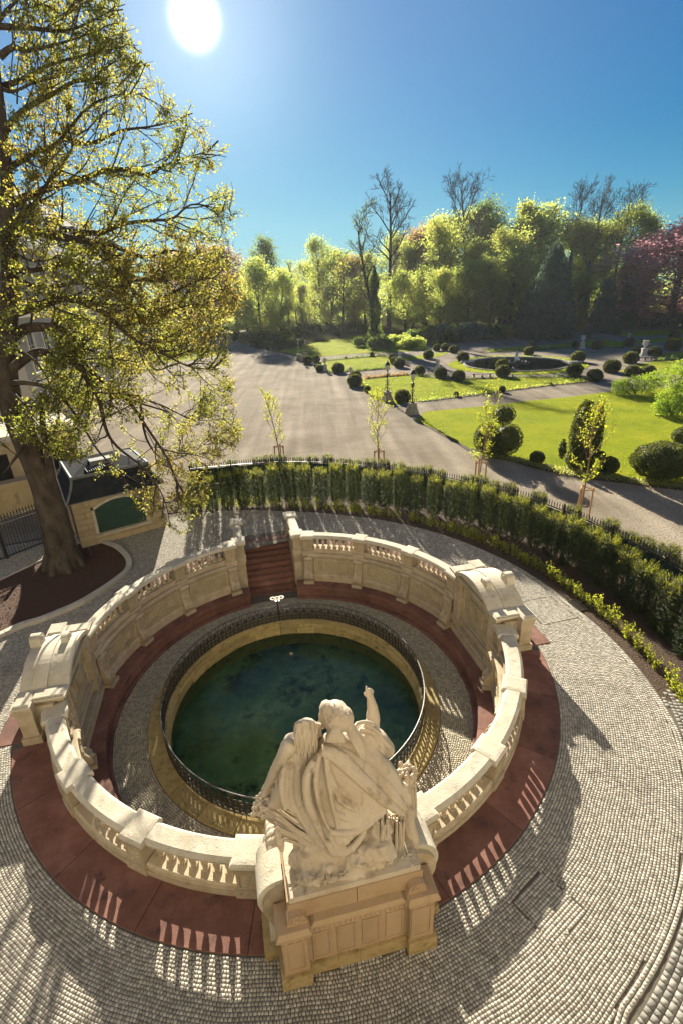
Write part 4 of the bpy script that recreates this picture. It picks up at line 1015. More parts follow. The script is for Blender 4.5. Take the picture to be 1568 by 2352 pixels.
for i, (x, y, v) in enumerate(((885, 1340, 7.36), (740, 1430, 7.42), (560, 1450, 7.42), (420, 1500, 7.42), (1190, 1290, 7.30), (650, 1460, 7.43))):
    mb = MB(); c = S4(x, y, v); rg = random.Random(i)
    for k in range(13):
        a = rg.uniform(0, 6.28); L = rg.uniform(.06, .15); d = Vector((math.cos(a), math.sin(a) * .5, rg.uniform(.1, .9)))
        mb.tube([c, c + d * L * .6, c + d * L + Vector((0, 0, -.03))], [.010, .016, .004], 4)
    mpart('carved_plant', mb, STAT, stat)
FT = MB(); limb(FT, [S4(440, 1200, 6.78), S4(435, 1280, 6.84), S4(425, 1330, 6.88)], [.085, .065, .06]); limb(FT, [S4(428, 1335, 6.84), S4(415, 1348, 6.93)], [.06, .045])
for k in range(5): limb(FT, [S4(402 + k * 9, 1346, 6.94), S4(400 + k * 9, 1356, 7.0)], [.022, .016], 8)
fuse('bare_foot', FT, stat, .009, 2)
# unseen church front added behind the camera to bounce warm sun into the shade
ch = thing('bounce_church_front', 'unseen tall pale church front added behind the viewpoint to bounce sunlight onto shaded stone', 'church', (0, -3.2, 0))
obj('wall', MB().box(0, -7.2, 0, 64, 8, 20).mesh('wall', PALE), ch); obj('cornice', MB().box(0, -7.2, 20, 65, 8.8, .6).mesh('cornice', COPE), ch); obj('plinth', MB().box(0, -3.1, 0, 64, .4, 1.1).mesh('plinth', SAND), ch)
for k in range(9): w_ = obj('window', MB().box(-28 + k * 7, -3.17, 5.0, 1.9, .14, 6.6).mesh('window', COPE), ch); obj('pane', MB().box(-28 + k * 7, -3.09, 5.2, 1.5, .04, 6.2).mesh('pane', PANE), w_)

# ================================================================== AROUND THE COURT
# access covers filled with setts
def access_cover(q, lab):
    c = sum((Vector((p[0], p[1], 0)) for p in q), Vector()) / 4
    root = thing('access_cover', lab, 'manhole cover', c)
    mb = MB(); P = [Vector((p[0], p[1], 0)) for p in q]
    for i in range(4):
        a, b = P[i], P[(i + 1) % 4]; d = b - a; m = (a + b) / 2
        mb.box(m.x, m.y, .0, d.length, .014, .012, math.atan2(d.y, d.x))
    obj('frame', mb.mesh('frame', JOINT), root)
    st = []; n = int(round((P[1] - P[0]).length / .06)); n2 = int(round((P[3] - P[0]).length / .06))
    def bl(u, v): p = P[0] * (1 - u) * (1 - v) + P[1] * u * (1 - v) + P[2] * u * v + P[3] * (1 - u) * v; return (p.x, p.y)
    for i in range(n):
        for j in range(n2):
            e = rnd.uniform(-.1, .1) / n2
            st.append(([bl(.02 + .96 * i / n, .02 + .96 * j / n2), bl(.02 + .96 * (i + 1) / n, .02 + .96 * j / n2), bl(.02 + .96 * (i + 1) / n, .02 + .96 * (j + 1) / n2), bl(.02 + .96 * i / n, .02 + .96 * (j + 1) / n2)], 0))
    V, F = sett_arrays(ccw(st), .015); obj('sett_infill', npmesh('sett_infill', V, F, COB), root, kind='stuff')
access_cover(cover1, 'square access cover filled with setts in the paving right of the statue')
access_cover([(p.x, p.y) for p in cover2], 'square access cover filled with setts beside the right niche')
dq = [Vector(p) for p in ((7.98, 13.86, 0), (8.27, 13.91, 0), (8.46, 13.39, 0), (8.12, 13.30, 0))]
dr = thing('drain_grate', 'rusty slotted drain grate at the edge of the planting strip', 'drain', sum(dq, Vector()) / 4)
mb = MB()
for i in range(4):
    a, b = dq[i], dq[(i + 1) % 4]; m = (a + b) / 2; d = b - a; mb.box(m.x, m.y, .02, d.length, .03, .03, math.atan2(d.y, d.x))
obj('grate_frame', mb.mesh('grate_frame', IRONB), dr); mb = MB()
for k in range(1, 9):
    a = dq[1].lerp(dq[2], k / 9); b = dq[0].lerp(dq[3], k / 9); m = (a + b) / 2; d = b - a; mb.box(m.x, m.y, .022, d.length, .02, .022, math.atan2(d.y, d.x))
obj('slats', mb.mesh('slats', IRONB), dr)

# mulch bed
poly_sheet('mulch_bed', BEDPOLY, .05, SOIL)
n = 9000; P = np.stack([rng.uniform(-15, -8, n), rng.uniform(10.2, 20, n), np.full(n, .062)], 1)
P = P[[inpoly(p[0], p[1], BEDPOLY) for p in P]]
V, F = jitter_leaves(P + rng.normal(0, .012, P.shape), .07, rng, 2.5, .4)
obj('bark_chips', npmesh('bark_chips', V, F, SOIL), kind='stuff')
kl = [Vector((x, y, 0)) for x, y in BEDK]; line = smooth_line(kl, 8)
ks = thing('bed_kerb', 'pale curved stone kerb edging the mulch bed under the big tree', 'kerb', (-8.3, 17, 0))
def kerb_stones(line, length, w, h, parent, m, z0=0.0):
    acc = [0]
    for a, b in zip(line, line[1:]): acc.append(acc[-1] + (b - a).length)
    def at(s):
        for i in range(len(line) - 1):
            if s <= acc[i + 1] + 1e-9: t = (s - acc[i]) / max(1e-9, acc[i + 1] - acc[i]); return line[i].lerp(line[i + 1], t)
        return line[-1]
    k = max(1, int(acc[-1] / length)); L = acc[-1] / k
    for i in range(k):
        vs = []; N = 4
        for j in range(N + 1):
            s = i * L + .006 + (L - .012) * j / N; p = at(s); d = (at(min(acc[-1], s + .02)) - at(max(0, s - .02))).normalized(); nn = Vector((-d.y, d.x, 0))
            for o, z in ((-w / 2, z0), (-w / 2, z0 + h - .015), (-w / 2 + .015, z0 + h), (w / 2 - .015, z0 + h), (w / 2, z0 + h - .015), (w / 2, z0)): q = p + nn * o; vs.append((q.x, q.y, z))
        fs = [(a * 6 + b, a * 6 + b + 1, a * 6 + b + 7, a * 6 + b + 6) for a in range(N) for b in range(5)] + [tuple(range(5, -1, -1)), tuple(range(N * 6, N * 6 + 6))]
        obj('kerb_stone', MB().add(vs, fs).mesh('kerb_stone', m), parent)
kerb_stones(line, .62, .22, .15, ks, KERB)
kb = thing('bed_edging', 'thin stone edging on the far side of the mulch bed', 'kerb', (-12.9, 17, 0))
kerb_stones([Vector((x, y, 0)) for x, y in BEDB], 1.0, .08, .10, kb, KERB)
# weeds at the back of the bed
n = 500; P = np.stack([rng.uniform(-14.8, -10.6, n), rng.uniform(12, 19, n), np.full(n, .10)], 1)
P = P[[inpoly(p[0], p[1], BEDPOLY) and (p[0] * .8 + p[1] * .35 < -4.6) for p in P]]
P = np.repeat(P, 6, 0) + rng.normal(0, .06, (len(P) * 6, 3)) * [1, 1, .4]
V, F = jitter_leaves(P, .07, rng, 1.0); obj('ground_weeds', npmesh('ground_weeds', V, F, L_BRIGHT), kind='stuff')
gs = thing('marker_stake', 'thin grey metal stake standing in the mulch by the kiosk', 'stake', G(212, 1277))
p = G(212, 1277); obj('rod', MB().tube([p, p + Vector((-.05, .02, .42))], .018, 8).mesh('rod', STEEL), gs); obj('cap', MB().ell(p + Vector((-.05, .02, .43)), (.025, .025, .02), 8, 6).mesh('cap', STEEL), gs)

# kiosk
ang = math.atan2(kd.y, kd.x); kw = (KB - KA).length; KD = 3.4; EH = 2.22
kr = thing('kiosk', 'small sandstone kiosk with dark mansard roof and arched green roller shutter', 'kiosk', (KA + KB) / 2, ang)
KF = Matrix.Translation(KA) @ Matrix.Rotation(ang, 4, 'Z')       # x along the front, y into the building
def KP(name, mb, m, par=None, sm=None): return obj(name, mb.mesh(name, m, sm), par or kr, KF)
WX0, WX1, WZ0, WZ1, RISE = .80, 2.88, .52, 1.66, .30
def archz(x): 
    c = (WX0 + WX1) / 2; h = (WX1 - WX0) / 2; return WZ1 + RISE * (1 - ((x - c) / h) ** 2)
core = KP('wall', MB().box(kw / 2, KD / 2 + .12, 0, kw - .1, KD - .1, EH), JOINT)
def block(x0, x1, z0, z1, y=0.0, dep=.14): KP('ashlar_block', MB().add([(x0, y, z0), (x1, y, z0), (x1, y + dep, z0), (x0, y + dep, z0), (x0, y, z1), (x1, y, z1), (x1, y + dep, z1), (x0, y + dep, z1)], [(3, 2, 1, 0), (4, 5, 6, 7), (0, 1, 5, 4), (1, 2, 6, 5), (2, 3, 7, 6), (3, 0, 4, 7)]), KIOS)
rows = [0, .27, .54, .81, 1.08, 1.35, 1.62, 1.89, 2.16]
gpp = .008
for r_, (z0, z1) in enumerate(zip(rows, rows[1:])):
    if z1 < .55:
        xs = [0, .62, 1.4, 2.1, 2.9, kw] if r_ % 2 == 0 else [0, .95, 1.75, 2.55, 3.2, kw]
        for a, b in zip(xs, xs[1:]): block(a + gpp, b - gpp, z0 + gpp, z1 - gpp)
    else:
        l = WX0 - .13; q = WX1 + .13
        top = z1 > 1.7
        if top: l, q = l + .0, q - .0
        for a, b in (([(0, .42), (.42, l)] if r_ % 2 else [(0, l)]) + ([(q, q + .32), (q + .32, kw)] if r_ % 2 else [(q, kw)])): block(a + gpp, b - gpp, z0 + gpp, z1 - gpp)
# spandrel stones above the arch
for k in range(6):
    a = WX0 - .13 + (WX1 - WX0 + .26) * k / 6; b = WX0 - .13 + (WX1 - WX0 + .26) * (k + 1) / 6
    za, zb = [archz(min(max(x, WX0), WX1)) + .13 for x in (a, b)]
    mb = MB().add([(a + .004, 0, za), (b - .004, 0, zb), (b - .004, .14, zb), (a + .004, .14, za), (a + .004, 0, 2.15), (b - .004, 0, 2.15), (b - .004, .14, 2.15), (a + .004, .14, 2.15)], [(3, 2, 1, 0), (4, 5, 6, 7), (0, 1, 5, 4), (1, 2, 6, 5), (2, 3, 7, 6), (3, 0, 4, 7)])
    KP('ashlar_block', mb, KIOS)
# side wall courses facing the tree, with its dark door
for r_, (z0, z1) in enumerate(zip(rows, rows[1:])):
    for a, b in ((.0, .38), (1.5, 2.3), (2.3, KD)):
        KP('ashlar_block', MB().box(.05, (a + b) / 2, z0 + gpp, .14, b - a - .016, z1 - z0 - .016), KIOS)
KP('door', MB().box(.04, .94, .02, .07, 1.06, 2.0), DOORM)
# arched surround
mb = MB(); N = 14; path = [(WX0, WZ0 + (WZ1 - WZ0) * t / 4) for t in range(5)] + [(WX0 + (WX1 - WX0) * t / N, archz(WX0 + (WX1 - WX0) * t / N)) for t in range(1, N)] + [(WX1, WZ1 - (WZ1 - WZ0) * t / 4) for t in range(5)]
for (x0, z0), (x1, z1) in zip(path, path[1:]):
    d = Vector((x1 - x0, z1 - z0)).normalized(); nx, nz = -d.y * .13, d.x * .13
    mb.add([(x0, -.035, z0), (x1, -.035, z1), (x1 + nx, -.035, z1 + nz), (x0 + nx, -.035, z0 + nz), (x0, .11, z0), (x1, .11, z1), (x1 + nx, .11, z1 + nz), (x0 + nx, .11, z0 + nz)], [(3, 2, 1, 0)[::-1], (0, 1, 5, 4)[::-1], (3, 7, 6, 2), (0, 4, 7, 3), (1, 2, 6, 5)])
wf = KP('window', mb, COPE)
KP('sill', MB().box((WX0 + WX1) / 2, -.03, WZ0 - .09, WX1 - WX0 + .34, .26, .09), COPE, wf)
mb = MB(); nz = 34; zz = WZ0
for k in range(nz):
    z0 = WZ0 + (WZ1 + RISE - WZ0) * k / nz; z1 = WZ0 + (WZ1 + RISE - WZ0) * (k + 1) / nz
    x0, x1 = WX0, WX1
    if z1 > WZ1: h = (WX1 - WX0) / 2 * math.sqrt(max(0.0, 1 - max(0, z0 - WZ1) / RISE)); c = (WX0 + WX1) / 2; x0, x1 = c - h, c + h
    if x1 - x0 > .02: mb.add([(x0, .035, z0), (x1, .035, z0), (x1, .015, z1 - .004), (x0, .015, z1 - .004), (x1, .04, z1), (x0, .04, z1)], [(0, 1, 2, 3), (3, 2, 4, 5)])
KP('roller_shutter', mb, SHUT, wf)
KP('eaves', MB().box(kw / 2, KD / 2, EH - .06, kw + .26, KD + .26, .07), LEAD)
e = .20; i_ = .45; x0, x1, y0, y1 = -e, kw + e, -e, KD + e; z0, z1 = EH + .011, EH + .95
vs = []; NL = 5
for k in range(NL + 1):
    t = k / NL; q = i_ * (1 - (1 - t) ** 1.7); z = z0 + (z1 - z0) * t
    vs += [(x0 + q, y0 + q, z), (x1 - q, y0 + q, z), (x1 - q, y1 - q, z), (x0 + q, y1 - q, z)]
mb = MB().add(vs, [(4 * k + i, 4 * k + (i + 1) % 4, 4 * k + 4 + (i + 1) % 4, 4 * k + 4 + i) for k in range(NL) for i in range(4)])
rf = KP('roof', mb, SLATE)
for c in range(4): KP('hip_flashing', MB().tube([Vector(vs[4 * k + c]) + Vector((0, 0, .01)) for k in range(NL + 1)], .05, 6), LEAD, rf)
q = i_; mb = MB()
for (a, b, c, d) in ((x0 + q, y0 + q, x1 - q, y0 + q), (x1 - q, y0 + q, x1 - q, y1 - q), (x1 - q, y1 - q, x0 + q, y1 - q), (x0 + q, y1 - q, x0 + q, y0 + q)):
    mb.tube([(a, b, z1), (c, d, z1)], .075, 6)
KP('ridge_flashing', mb, LEAD, rf)
xm, ym = (x0 + x1) / 2, (y0 + y1) / 2; tz = z1 + .42
KP('upper_roof', MB().add([(x0 + q, y0 + q, z1), (x1 - q, y0 + q, z1), (x1 - q, y1 - q, z1), (x0 + q, y1 - q, z1), (xm - .5, ym, tz), (xm + .5, ym, tz)], [(0, 1, 5, 4), (1, 2, 5), (2, 3, 4, 5), (3, 0, 4)]), SLATE, rf)
KP('vent_box', MB().box(xm - .2, ym - .6, z1 + .05, .9, .5, .35), LEAD, rf)
mb = MB()
for k in range(9): mb.box(xm - .9 + k * .09, ym - 1.15, z1 + .12 + .012 * k, .03, .7, .05)
KP('roof_grille', mb, LEAD, rf)

# iron gate and walls behind the tree
GA, GB2 = G(0, 1290), G(112, 1246); GA = GA + (GA - GB2) * .6
gd = (GB2 - GA).normalized(); gl = (GB2 - GA).length
gt = thing('iron_gate', 'tall black iron gate with spear tips left of the tree trunk', 'gate', (GA + GB2) / 2)
PICK = MB().tube([(0, 0, .06), (0, 0, 1.80)], .011, 6).lathe([(.012, 1.74), (.03, 1.78), (.012, 1.82), (.034, 1.86), (.004, 2.02)], 6).mesh('spear_bar', IRON)
ga = math.atan2(gd.y, gd.x)
k = 0; s = .06
while s < gl: obj('spear_bar', PICK, gt, Matrix.Translation(GA + gd * s) @ Matrix.Rotation(ga, 4, 'Z')); s += .125
for z in (.08, 1.52, 1.70): m = (GA + GB2) / 2; obj('rail', MB().box(m.x, m.y, z, gl, .035, .04, ga).mesh('rail', IRON), gt)
for t in (.10, .47, .985): p = GA + gd * gl * t; obj('post', MB().box(p.x, p.y, 0, .11, .11, 1.9, ga).mesh('post', IRON), gt)
# low stained wall with dark recess and its coping, then the palace facade
WA, WB = Vector((-24, 18.5, 0)), Vector((-13.2, 26.0, 0)); wa = math.atan2((WB - WA).y, (WB - WA).x); wL = (WB - WA).length; wm = (WA + WB) / 2
sw = thing('garden_wall', 'stained tan garden wall with coping behind the iron gate', 'wall', wm)
obj('wall_face', MB().box(wm.x, wm.y, 0, wL, .5, 1.5, wa).mesh('wall_face', STAIN), sw); obj('wall_coping', MB().box(wm.x, wm.y, 1.5, wL + .1, .7, .22, wa).mesh('wall_coping', KIOS), sw)
up = Vector((-math.sin(wa), math.cos(wa), 0))
p = wm + up * 2.6; annex = thing('annex_building', 'low tan annex building with dark openings behind the garden wall', 'building', p)
obj('wall', MB().box(p.x, p.y, 0, wL, 4.0, 3.6, wa).mesh('wall', KIOS), annex)
obj('cornice', MB().box(p.x, p.y, 3.6, wL + .3, 4.3, .3, wa).mesh('cornice', COPE), annex)
for k in range(5):
    q_ = p - up * 2.0 + Vector((math.cos(wa), math.sin(wa), 0)) * (-wL / 2 + 1.2 + k * 2.6)
    w_ = obj('window', MB().box(q_.x, q_.y, 1.1, 1.9, .10, 2.0, wa).mesh('window', KIOS), annex); q2 = q_ - up * .06
    obj('pane', MB().box(q2.x, q2.y, 1.2, 1.7, .02, 1.8, wa).mesh('pane', DARKIN), w_)  # near-black panel paints the shade inside the opening

# spear fence along the planting, its green screen, yews and box plants
fpts = [p for p in smooth_line([(x, y, 0) for x, y in FENCE], 10)]
facc = [0]
for a, b in zip(fpts, fpts[1:]): facc.append(facc[-1] + (b - a).length)
def fat(s):
    s = max(0, min(facc[-1], s))
    for i in range(len(fpts) - 1):
        if s <= facc[i + 1] + 1e-9: t = (s - facc[i]) / (facc[i + 1] - facc[i]); return fpts[i].lerp(fpts[i + 1], t), (fpts[i + 1] - fpts[i]).normalized()
fe = thing('iron_fence', 'curved black iron fence with spear tips behind the yew hedge', 'fence', fat(facc[-1] / 2)[0])
FP = MB().tube([(0, 0, .05), (0, 0, 1.16)], .010, 5).lathe([(.011, 1.10), (.026, 1.13), (.011, 1.16), (.027, 1.20), (.003, 1.34)], 6).mesh('spear_bar', IRON)
s = 0.0; n_b = 0
while s < facc[-1] and n_b < 262:
    p, d = fat(s); obj('spear_bar', FP, fe, Matrix.Translation(p) @ Matrix.Rotation(math.atan2(d.y, d.x), 4, 'Z')); s += .128; n_b += 1
POSTM = MB().box(0, 0, 0, .07, .07, 1.20).lathe([(.05, 1.20), (.03, 1.25), (.045, 1.30), (.004, 1.42)], 8).mesh('fence_post', IRON)
s = 0
while s < facc[-1]: p, d = fat(s); obj('fence_post', POSTM, fe, Matrix.Translation(p) @ Matrix.Rotation(math.atan2(d.y, d.x), 4, 'Z')); s += 2.3
for z, m in ((.10, IRON), (1.02, IRON)):
    vs = []
    for q in fpts:
        i = fpts.index(q); d = (fpts[min(i + 1, len(fpts) - 1)] - fpts[max(i - 1, 0)]).normalized(); nn = Vector((-d.y, d.x, 0))
        for o, zz in ((-.016, z), (.016, z), (.016, z + .045), (-.016, z + .045)): w = q + nn * o; vs.append((w.x, w.y, zz))
    n2 = len(fpts); fs = [(4 * i + k, 4 * i + (k + 1) % 4, 4 * i + 4 + (k + 1) % 4, 4 * i + 4 + k) for i in range(n2 - 1) for k in range(4)]
    obj('rail', MB().add(vs, fs).mesh('rail', m), fe)
vs = []
for i, q in enumerate(fpts):
    d = (fpts[min(i + 1, len(fpts) - 1)] - fpts[max(i - 1, 0)]).normalized(); nn = Vector((d.y, -d.x, 0)); 
    for o in (.03, .036):
        w = q + nn * o; vs += [(w.x, w.y, .05), (w.x, w.y, .98)]
n2 = len(fpts); fs = []
for i in range(n2 - 1): b = 4 * i; fs += [(b, b + 1, b + 5, b + 4), (b + 2, b + 6, b + 7, b + 3), (b + 1, b + 3, b + 7, b + 5)]
obj('screen_mesh', MB().add(vs, fs).mesh('screen_mesh', SCREEN), fe)

def yew_mesh(seed, h=1.85, r=.36, n=900, nm='yew'):
    """many upright sprays of needle leaves round a column, lighter loose tips"""
    rg = np.random.default_rng(seed); Vs, Fs = [], []; o = 0
    z = rg.uniform(0.02, 1, n); a = rg.uniform(0, 2 * np.pi, n)
    rad = r * (.78 + .22 * np.sin(np.clip(z * 1.25, 0, 1) * np.pi * .8)) * np.where(z > .85, 1.0 - (z - .85) * 2.2, 1) * np.sqrt(rg.uniform(.25, 1, n)) * (1 + .15 * np.sin(3 * a + seed))
    P = np.stack([rad * np.cos(a), rad * np.sin(a), z * h * .97], 1)
    out = np.stack([np.cos(a), np.sin(a), np.zeros(n)], 1)
    d = out * rg.uniform(.35, 1.0, n)[:, None] + np.stack([np.zeros(n), np.zeros(n), rg.uniform(.5, 1.4, n)], 1) + rg.normal(0, .25, (n, 3)); d /= np.linalg.norm(d, axis=1)[:, None]
    L = rg.uniform(.10, .22, n) * (1 + .5 * (z > .9))
    m = 8
    for k in range(m):                            # needles in two ranks along each spray
        t = (k + 1) / m; base = P + d * (L * t)[:, None]
        side = np.cross(d, rg.normal(size=(n, 3))); side /= np.linalg.norm(side, axis=1)[:, None]
        ln = (.05 * (1.15 - .6 * t)) * rg.uniform(.7, 1.3, n); w = np.cross(side, d) * .011
        tip = base + (side * .8 + d * .6) * ln[:, None]
        V = np.stack([base - w, tip, base + w, base - side * .004 - d * .004], 1).reshape(-1, 3)
        Vs.append(V); Fs.append(np.arange(4 * n).reshape(n, 4) + o); o += 4 * n
    me = npmesh(nm, np.concatenate(Vs), np.concatenate(Fs), L_YEW); me.materials.append(L_NEWG)
    top = (z + .16 * rad / r + rg.normal(0, .06, n)) > 1.02; me.polygons.foreach_set('material_index', np.tile(top.astype(np.int32), m)); return me
def plant(name, mesh, stem, M, label, cat, group):
    r = bpy.data.objects.new(name, None); COL.objects.link(r); place(r, M); tag(r, label, cat, group)
    for nm, me in (('foliage', mesh), ('stem', stem)):
        c = bpy.data.objects.new(nm, me); COL.objects.link(c); c.parent = r
    return r
STEM = MB().tube([(0, 0, 0), (.01, 0, .6), (0, .01, 1.5)], [.03, .025, .012], 6).mesh('stem', BARKD)
SSTEM = MB().tube([(0, 0, 0), (.005, 0, .2)], [.012, .008], 5).mesh('stem', BARKD)
YM = [yew_mesh(i, n=2000) for i in range(5)]
a = 2.0; k = 0
while a < 119:
    for_r = 11.2 if a < 62 else 11.2 + (a - 62) * .011
    for_r += rnd.uniform(-.06, .06); x, y = CX + for_r * math.cos(RAD(a)), CY + for_r * math.sin(RAD(a))
    s = rnd.uniform(.90, 1.05) * (1.0 if a < 62 else 1.06); sx = rnd.uniform(.80, .95)
    plant('yew_plant', YM[k % 5], STEM, TR(x, y, 0, rnd.uniform(0, 6), (sx, sx, s)), 'upright columnar dark yew planted in the single curved hedge row inside the iron fence', 'yew', 'yews in the inner hedge row')
    a += math.degrees(rnd.uniform(.76, .90) / for_r); k += 1
a = -13.0
while a < 2: 
    x, y = CX + 11.35 * math.cos(RAD(a)), CY + 11.35 * math.sin(RAD(a)); s = rnd.uniform(.9, 1.05)
    plant('yew_plant', YM[k % 5], STEM, TR(x, y, 0, rnd.uniform(0, 6), (1.1, 1.1, s)), 'upright columnar dark yew planted in the single curved hedge row inside the iron fence', 'yew', 'yews in the inner hedge row'); a += 4.0; k += 1
# outer row of shorter yews beyond the fence
s = .3
while s < facc[-1]:
    p, d = fat(s); q = p + Vector((-d.y, d.x, 0)) * rnd.uniform(.40, .55); h = rnd.uniform(.56, .72)
    if rnd.random() < .86:
        plant('outer_yew', YM[k % 5], STEM, TR(q.x, q.y, 0, rnd.uniform(0, 6), (.95, .95, h)), 'shorter yew growing behind the iron fence with only its top showing above the spears', 'yew', 'yews outside the fence')
    s += rnd.uniform(.62, .95); k += 1
def box_mesh(seed, n=230):
    rg = np.random.default_rng(seed + 50); ns = 9; P = []
    for i in range(ns):
        a0 = rg.uniform(0, 6.28); t = rg.uniform(0, 1, n // ns); lean = rg.uniform(.02, .13)
        P.append(np.stack([np.cos(a0) * lean * (.3 + t) + rg.normal(0, .018, len(t)), np.sin(a0) * lean * (.3 + t) + rg.normal(0, .018, len(t)), .03 + t * rg.uniform(.28, .46)], 1))
    V, F = jitter_leaves(np.concatenate(P), .042, rg, .6, .6); return npmesh('foliage', V, F, L_BOX)
BM = [box_mesh(i) for i in range(4)]
a = -14.0
while a < 118:
    r_ = plaza_r(a) + .42 + rnd.uniform(-.05, .05); x, y = CX + r_ * math.cos(RAD(a)), CY + r_ * math.sin(RAD(a)); s = rnd.uniform(1.0, 1.45)
    if rnd.random() < .93:
        plant('box_plant', BM[k % 4], SSTEM, TR(x, y, 0, rnd.uniform(0, 6), s), 'small bushy box plant in the curved edging row between the paving and the yews', 'shrub', 'box plants edging the plaza')
    a += math.degrees(rnd.uniform(.19, .30) / r_); k += 1
# ================================================================== GARDEN
def depth_of(P): return P[1] * math.cos(PITCH) - (P[2] - CAM_H) * math.sin(PITCH)
def px2m(w, P): return w * depth_of(P) / F_PX
poly_sheet('gravel_drive', [(-60, 14), (-20, 12), (0, 20), (13, 5), (40, 6), (80, 60), (120, 112), (62, 112), (36, 101), (12, 93), (-3, 86), (-14, 106), (-21, 158), (-29, 163), (-25.5, 125), (-30, 100), (-60, 80)], -.010, GRAV)
def shape(name, px, z, m, round_=0):
    P = [G(*p) for p in px]; P = [(p.x, p.y) for p in P]
    if round_: P = [(q.x, q.y) for q in smooth_poly(P, round_)]
    poly_sheet(name, P, z, m); return P
PC = Vector((26.0, 67.0, 0))
lawns = [[Z5B(1150, 690), Z5B(1568, 650), (1182, 924), (1314, 911), (1410, 898), (1480, 893), (1568, 886), (1700, 880), (1700, 1140), (1568, 1114), (1480, 1106), (1407, 1097), (1340, 1092), (1281, 1080), (1220, 1068), (1175, 1055), (1110, 1044), (1074, 1032), (1040, 1012), (1002, 991), (954, 964)],
         [(831, 872), (885, 866), (939, 862), (987, 868), (1030, 872), (1076, 872), (1132, 867), (1240, 867), (1340, 866), (1346, 876), (1250, 885), (1155, 897), (1050, 909), (957, 922), (905, 930), (885, 919), (852, 907), (833, 890)],
         [(724, 833), (774, 827), (830, 822), (886, 818), (906, 826), (896, 845), (830, 850), (757, 855), (738, 845)],
         [(925, 822), (985, 812), (1029, 808), (1021, 815), (990, 823), (931, 828)],
         [(640, 806), (690, 818), (718, 821), (822, 812), (930, 808), (990, 801), (930, 780), (852, 766), (744, 783), (690, 795)],
         [(1109, 803), (1215, 795), (1314, 786), (1378, 780), (1440, 786), (1432, 799), (1330, 796), (1228, 804), (1122, 808)],
         [(1421, 853), (1456, 838), (1500, 831), (1568, 826), (1680, 820), (1680, 872), (1568, 862), (1525, 859), (1450, 858)],
         [(1400, 765), (1480, 759), (1568, 755), (1680, 751), (1680, 766), (1568, 768), (1440, 774)],
         [(1441, 784), (1500, 777), (1568, 775), (1680, 773), (1680, 783), (1568, 781), (1460, 789)],
         [(1511, 812), (1568, 808), (1680, 804), (1680, 815), (1568, 820), (1522, 819)],
         [(370, 806), (470, 795), (510, 794), (533, 803), (515, 815), (440, 828), (350, 836)]]
gb, gn = [], 0
for i, px in enumerate(lawns):
    P = shape('lawn', px, .012, LAWN)
    A = abs(sum(P[k][0] * P[(k + 1) % len(P)][1] - P[(k + 1) % len(P)][0] * P[k][1] for k in range(len(P)))) / 2
    n = int(min(60000, A * (130 if i == 0 else 50 if i == 1 else 16)))
    lo = np.min(P, 0); hi = np.max(P, 0); Q = rng.uniform(lo, hi, (int(n * 1.3), 2))
    Q = np.array([q for q in Q if inpoly(q[0], q[1], P)]); Q = np.column_stack([Q, np.full(len(Q), .03)])
    if i > 6: continue
    V, F = jitter_leaves(Q, .085 if i == 0 else .15, rng, -.2, .3); V[:, 2] = np.maximum(V[:, 2], .013); gb.append(V)
V = np.concatenate(gb); obj('grass', npmesh('grass', V, np.arange(len(V)).reshape(-1, 4), L_GRASS), kind='stuff')
# soil strip under the topiary along the drive
shape('border_soil', [(954, 966), (1002, 994), (1040, 1015), (1074, 1036), (1110, 1049), (1175, 1061), (1220, 1075), (1281, 1089), (1340, 1101), (1407, 1108), (1480, 1117), (1568, 1128), (1700, 1150), (1700, 1136), (1568, 1110), (1407, 1092), (1281, 1072), (1175, 1048), (1074, 1028), (1002, 988)], .016, EARTH)
n = 4200; t = rng.uniform(0, 1, n); line_ = [G(*p) for p in ((1090, 1046), (1175, 1060), (1281, 1085), (1407, 1104), (1568, 1124))]
sm_ = smooth_line(line_, 20); idx = (t * (len(sm_) - 1)).astype(int); P = np.array([tuple(sm_[i]) for i in idx]) + rng.normal(0, .22, (n, 3)) * [1, 1, 0] + [0, 0, .1]
P[:, 2] += np.abs(rng.normal(0, .10, n)); V, F = jitter_leaves(P, .08, rng, .5); obj('border_weeds', npmesh('border_weeds', V, F, L_YG), kind='stuff')

# pond with its grassy rim, stone edge and little fountain
def ring_sheet(name, c, r0, r1, z, m, n=72):
    vs = [(c.x + r * math.cos(2 * math.pi * i / n), c.y + r * math.sin(2 * math.pi * i / n), z) for i in range(n) for r in (r0, r1)]
    o = obj(name, MB().add(vs, [(2 * i, 2 * i + 1, 2 * ((i + 1) % n) + 1, 2 * ((i + 1) % n)) for i in range(n)]).mesh(name, m)); o['kind'] = 'structure'; return o
ring_sheet('lawn', PC, 6.75, 8.7, .014, LAWN)
n = 5000; a = rng.uniform(0, 6.283, n); r = np.sqrt(rng.uniform(6.85 ** 2, 8.6 ** 2, n)); V, F = jitter_leaves(np.stack([PC.x + r * np.cos(a), PC.y + r * np.sin(a), np.full(n, .04)], 1), .2, rng, -.2, .25)
obj('grass', npmesh('grass', V, F, L_GRASS), kind='stuff')
pw = obj('pond_water', MB().add([(PC.x, PC.y, .006)] + [(PC.x + 6.6 * math.cos(2 * math.pi * i / 64), PC.y + 6.6 * math.sin(2 * math.pi * i / 64), .006) for i in range(64)], [(0, i + 1, (i + 1) % 64 + 1) for i in range(64)]).mesh('pond_water', bpy.data.materials['spring_water'])); pw['kind'] = 'structure'
pbm = mat('pond_mud', [(.012, .016, .006), (.03, .032, .010)], .4, .9, 0)
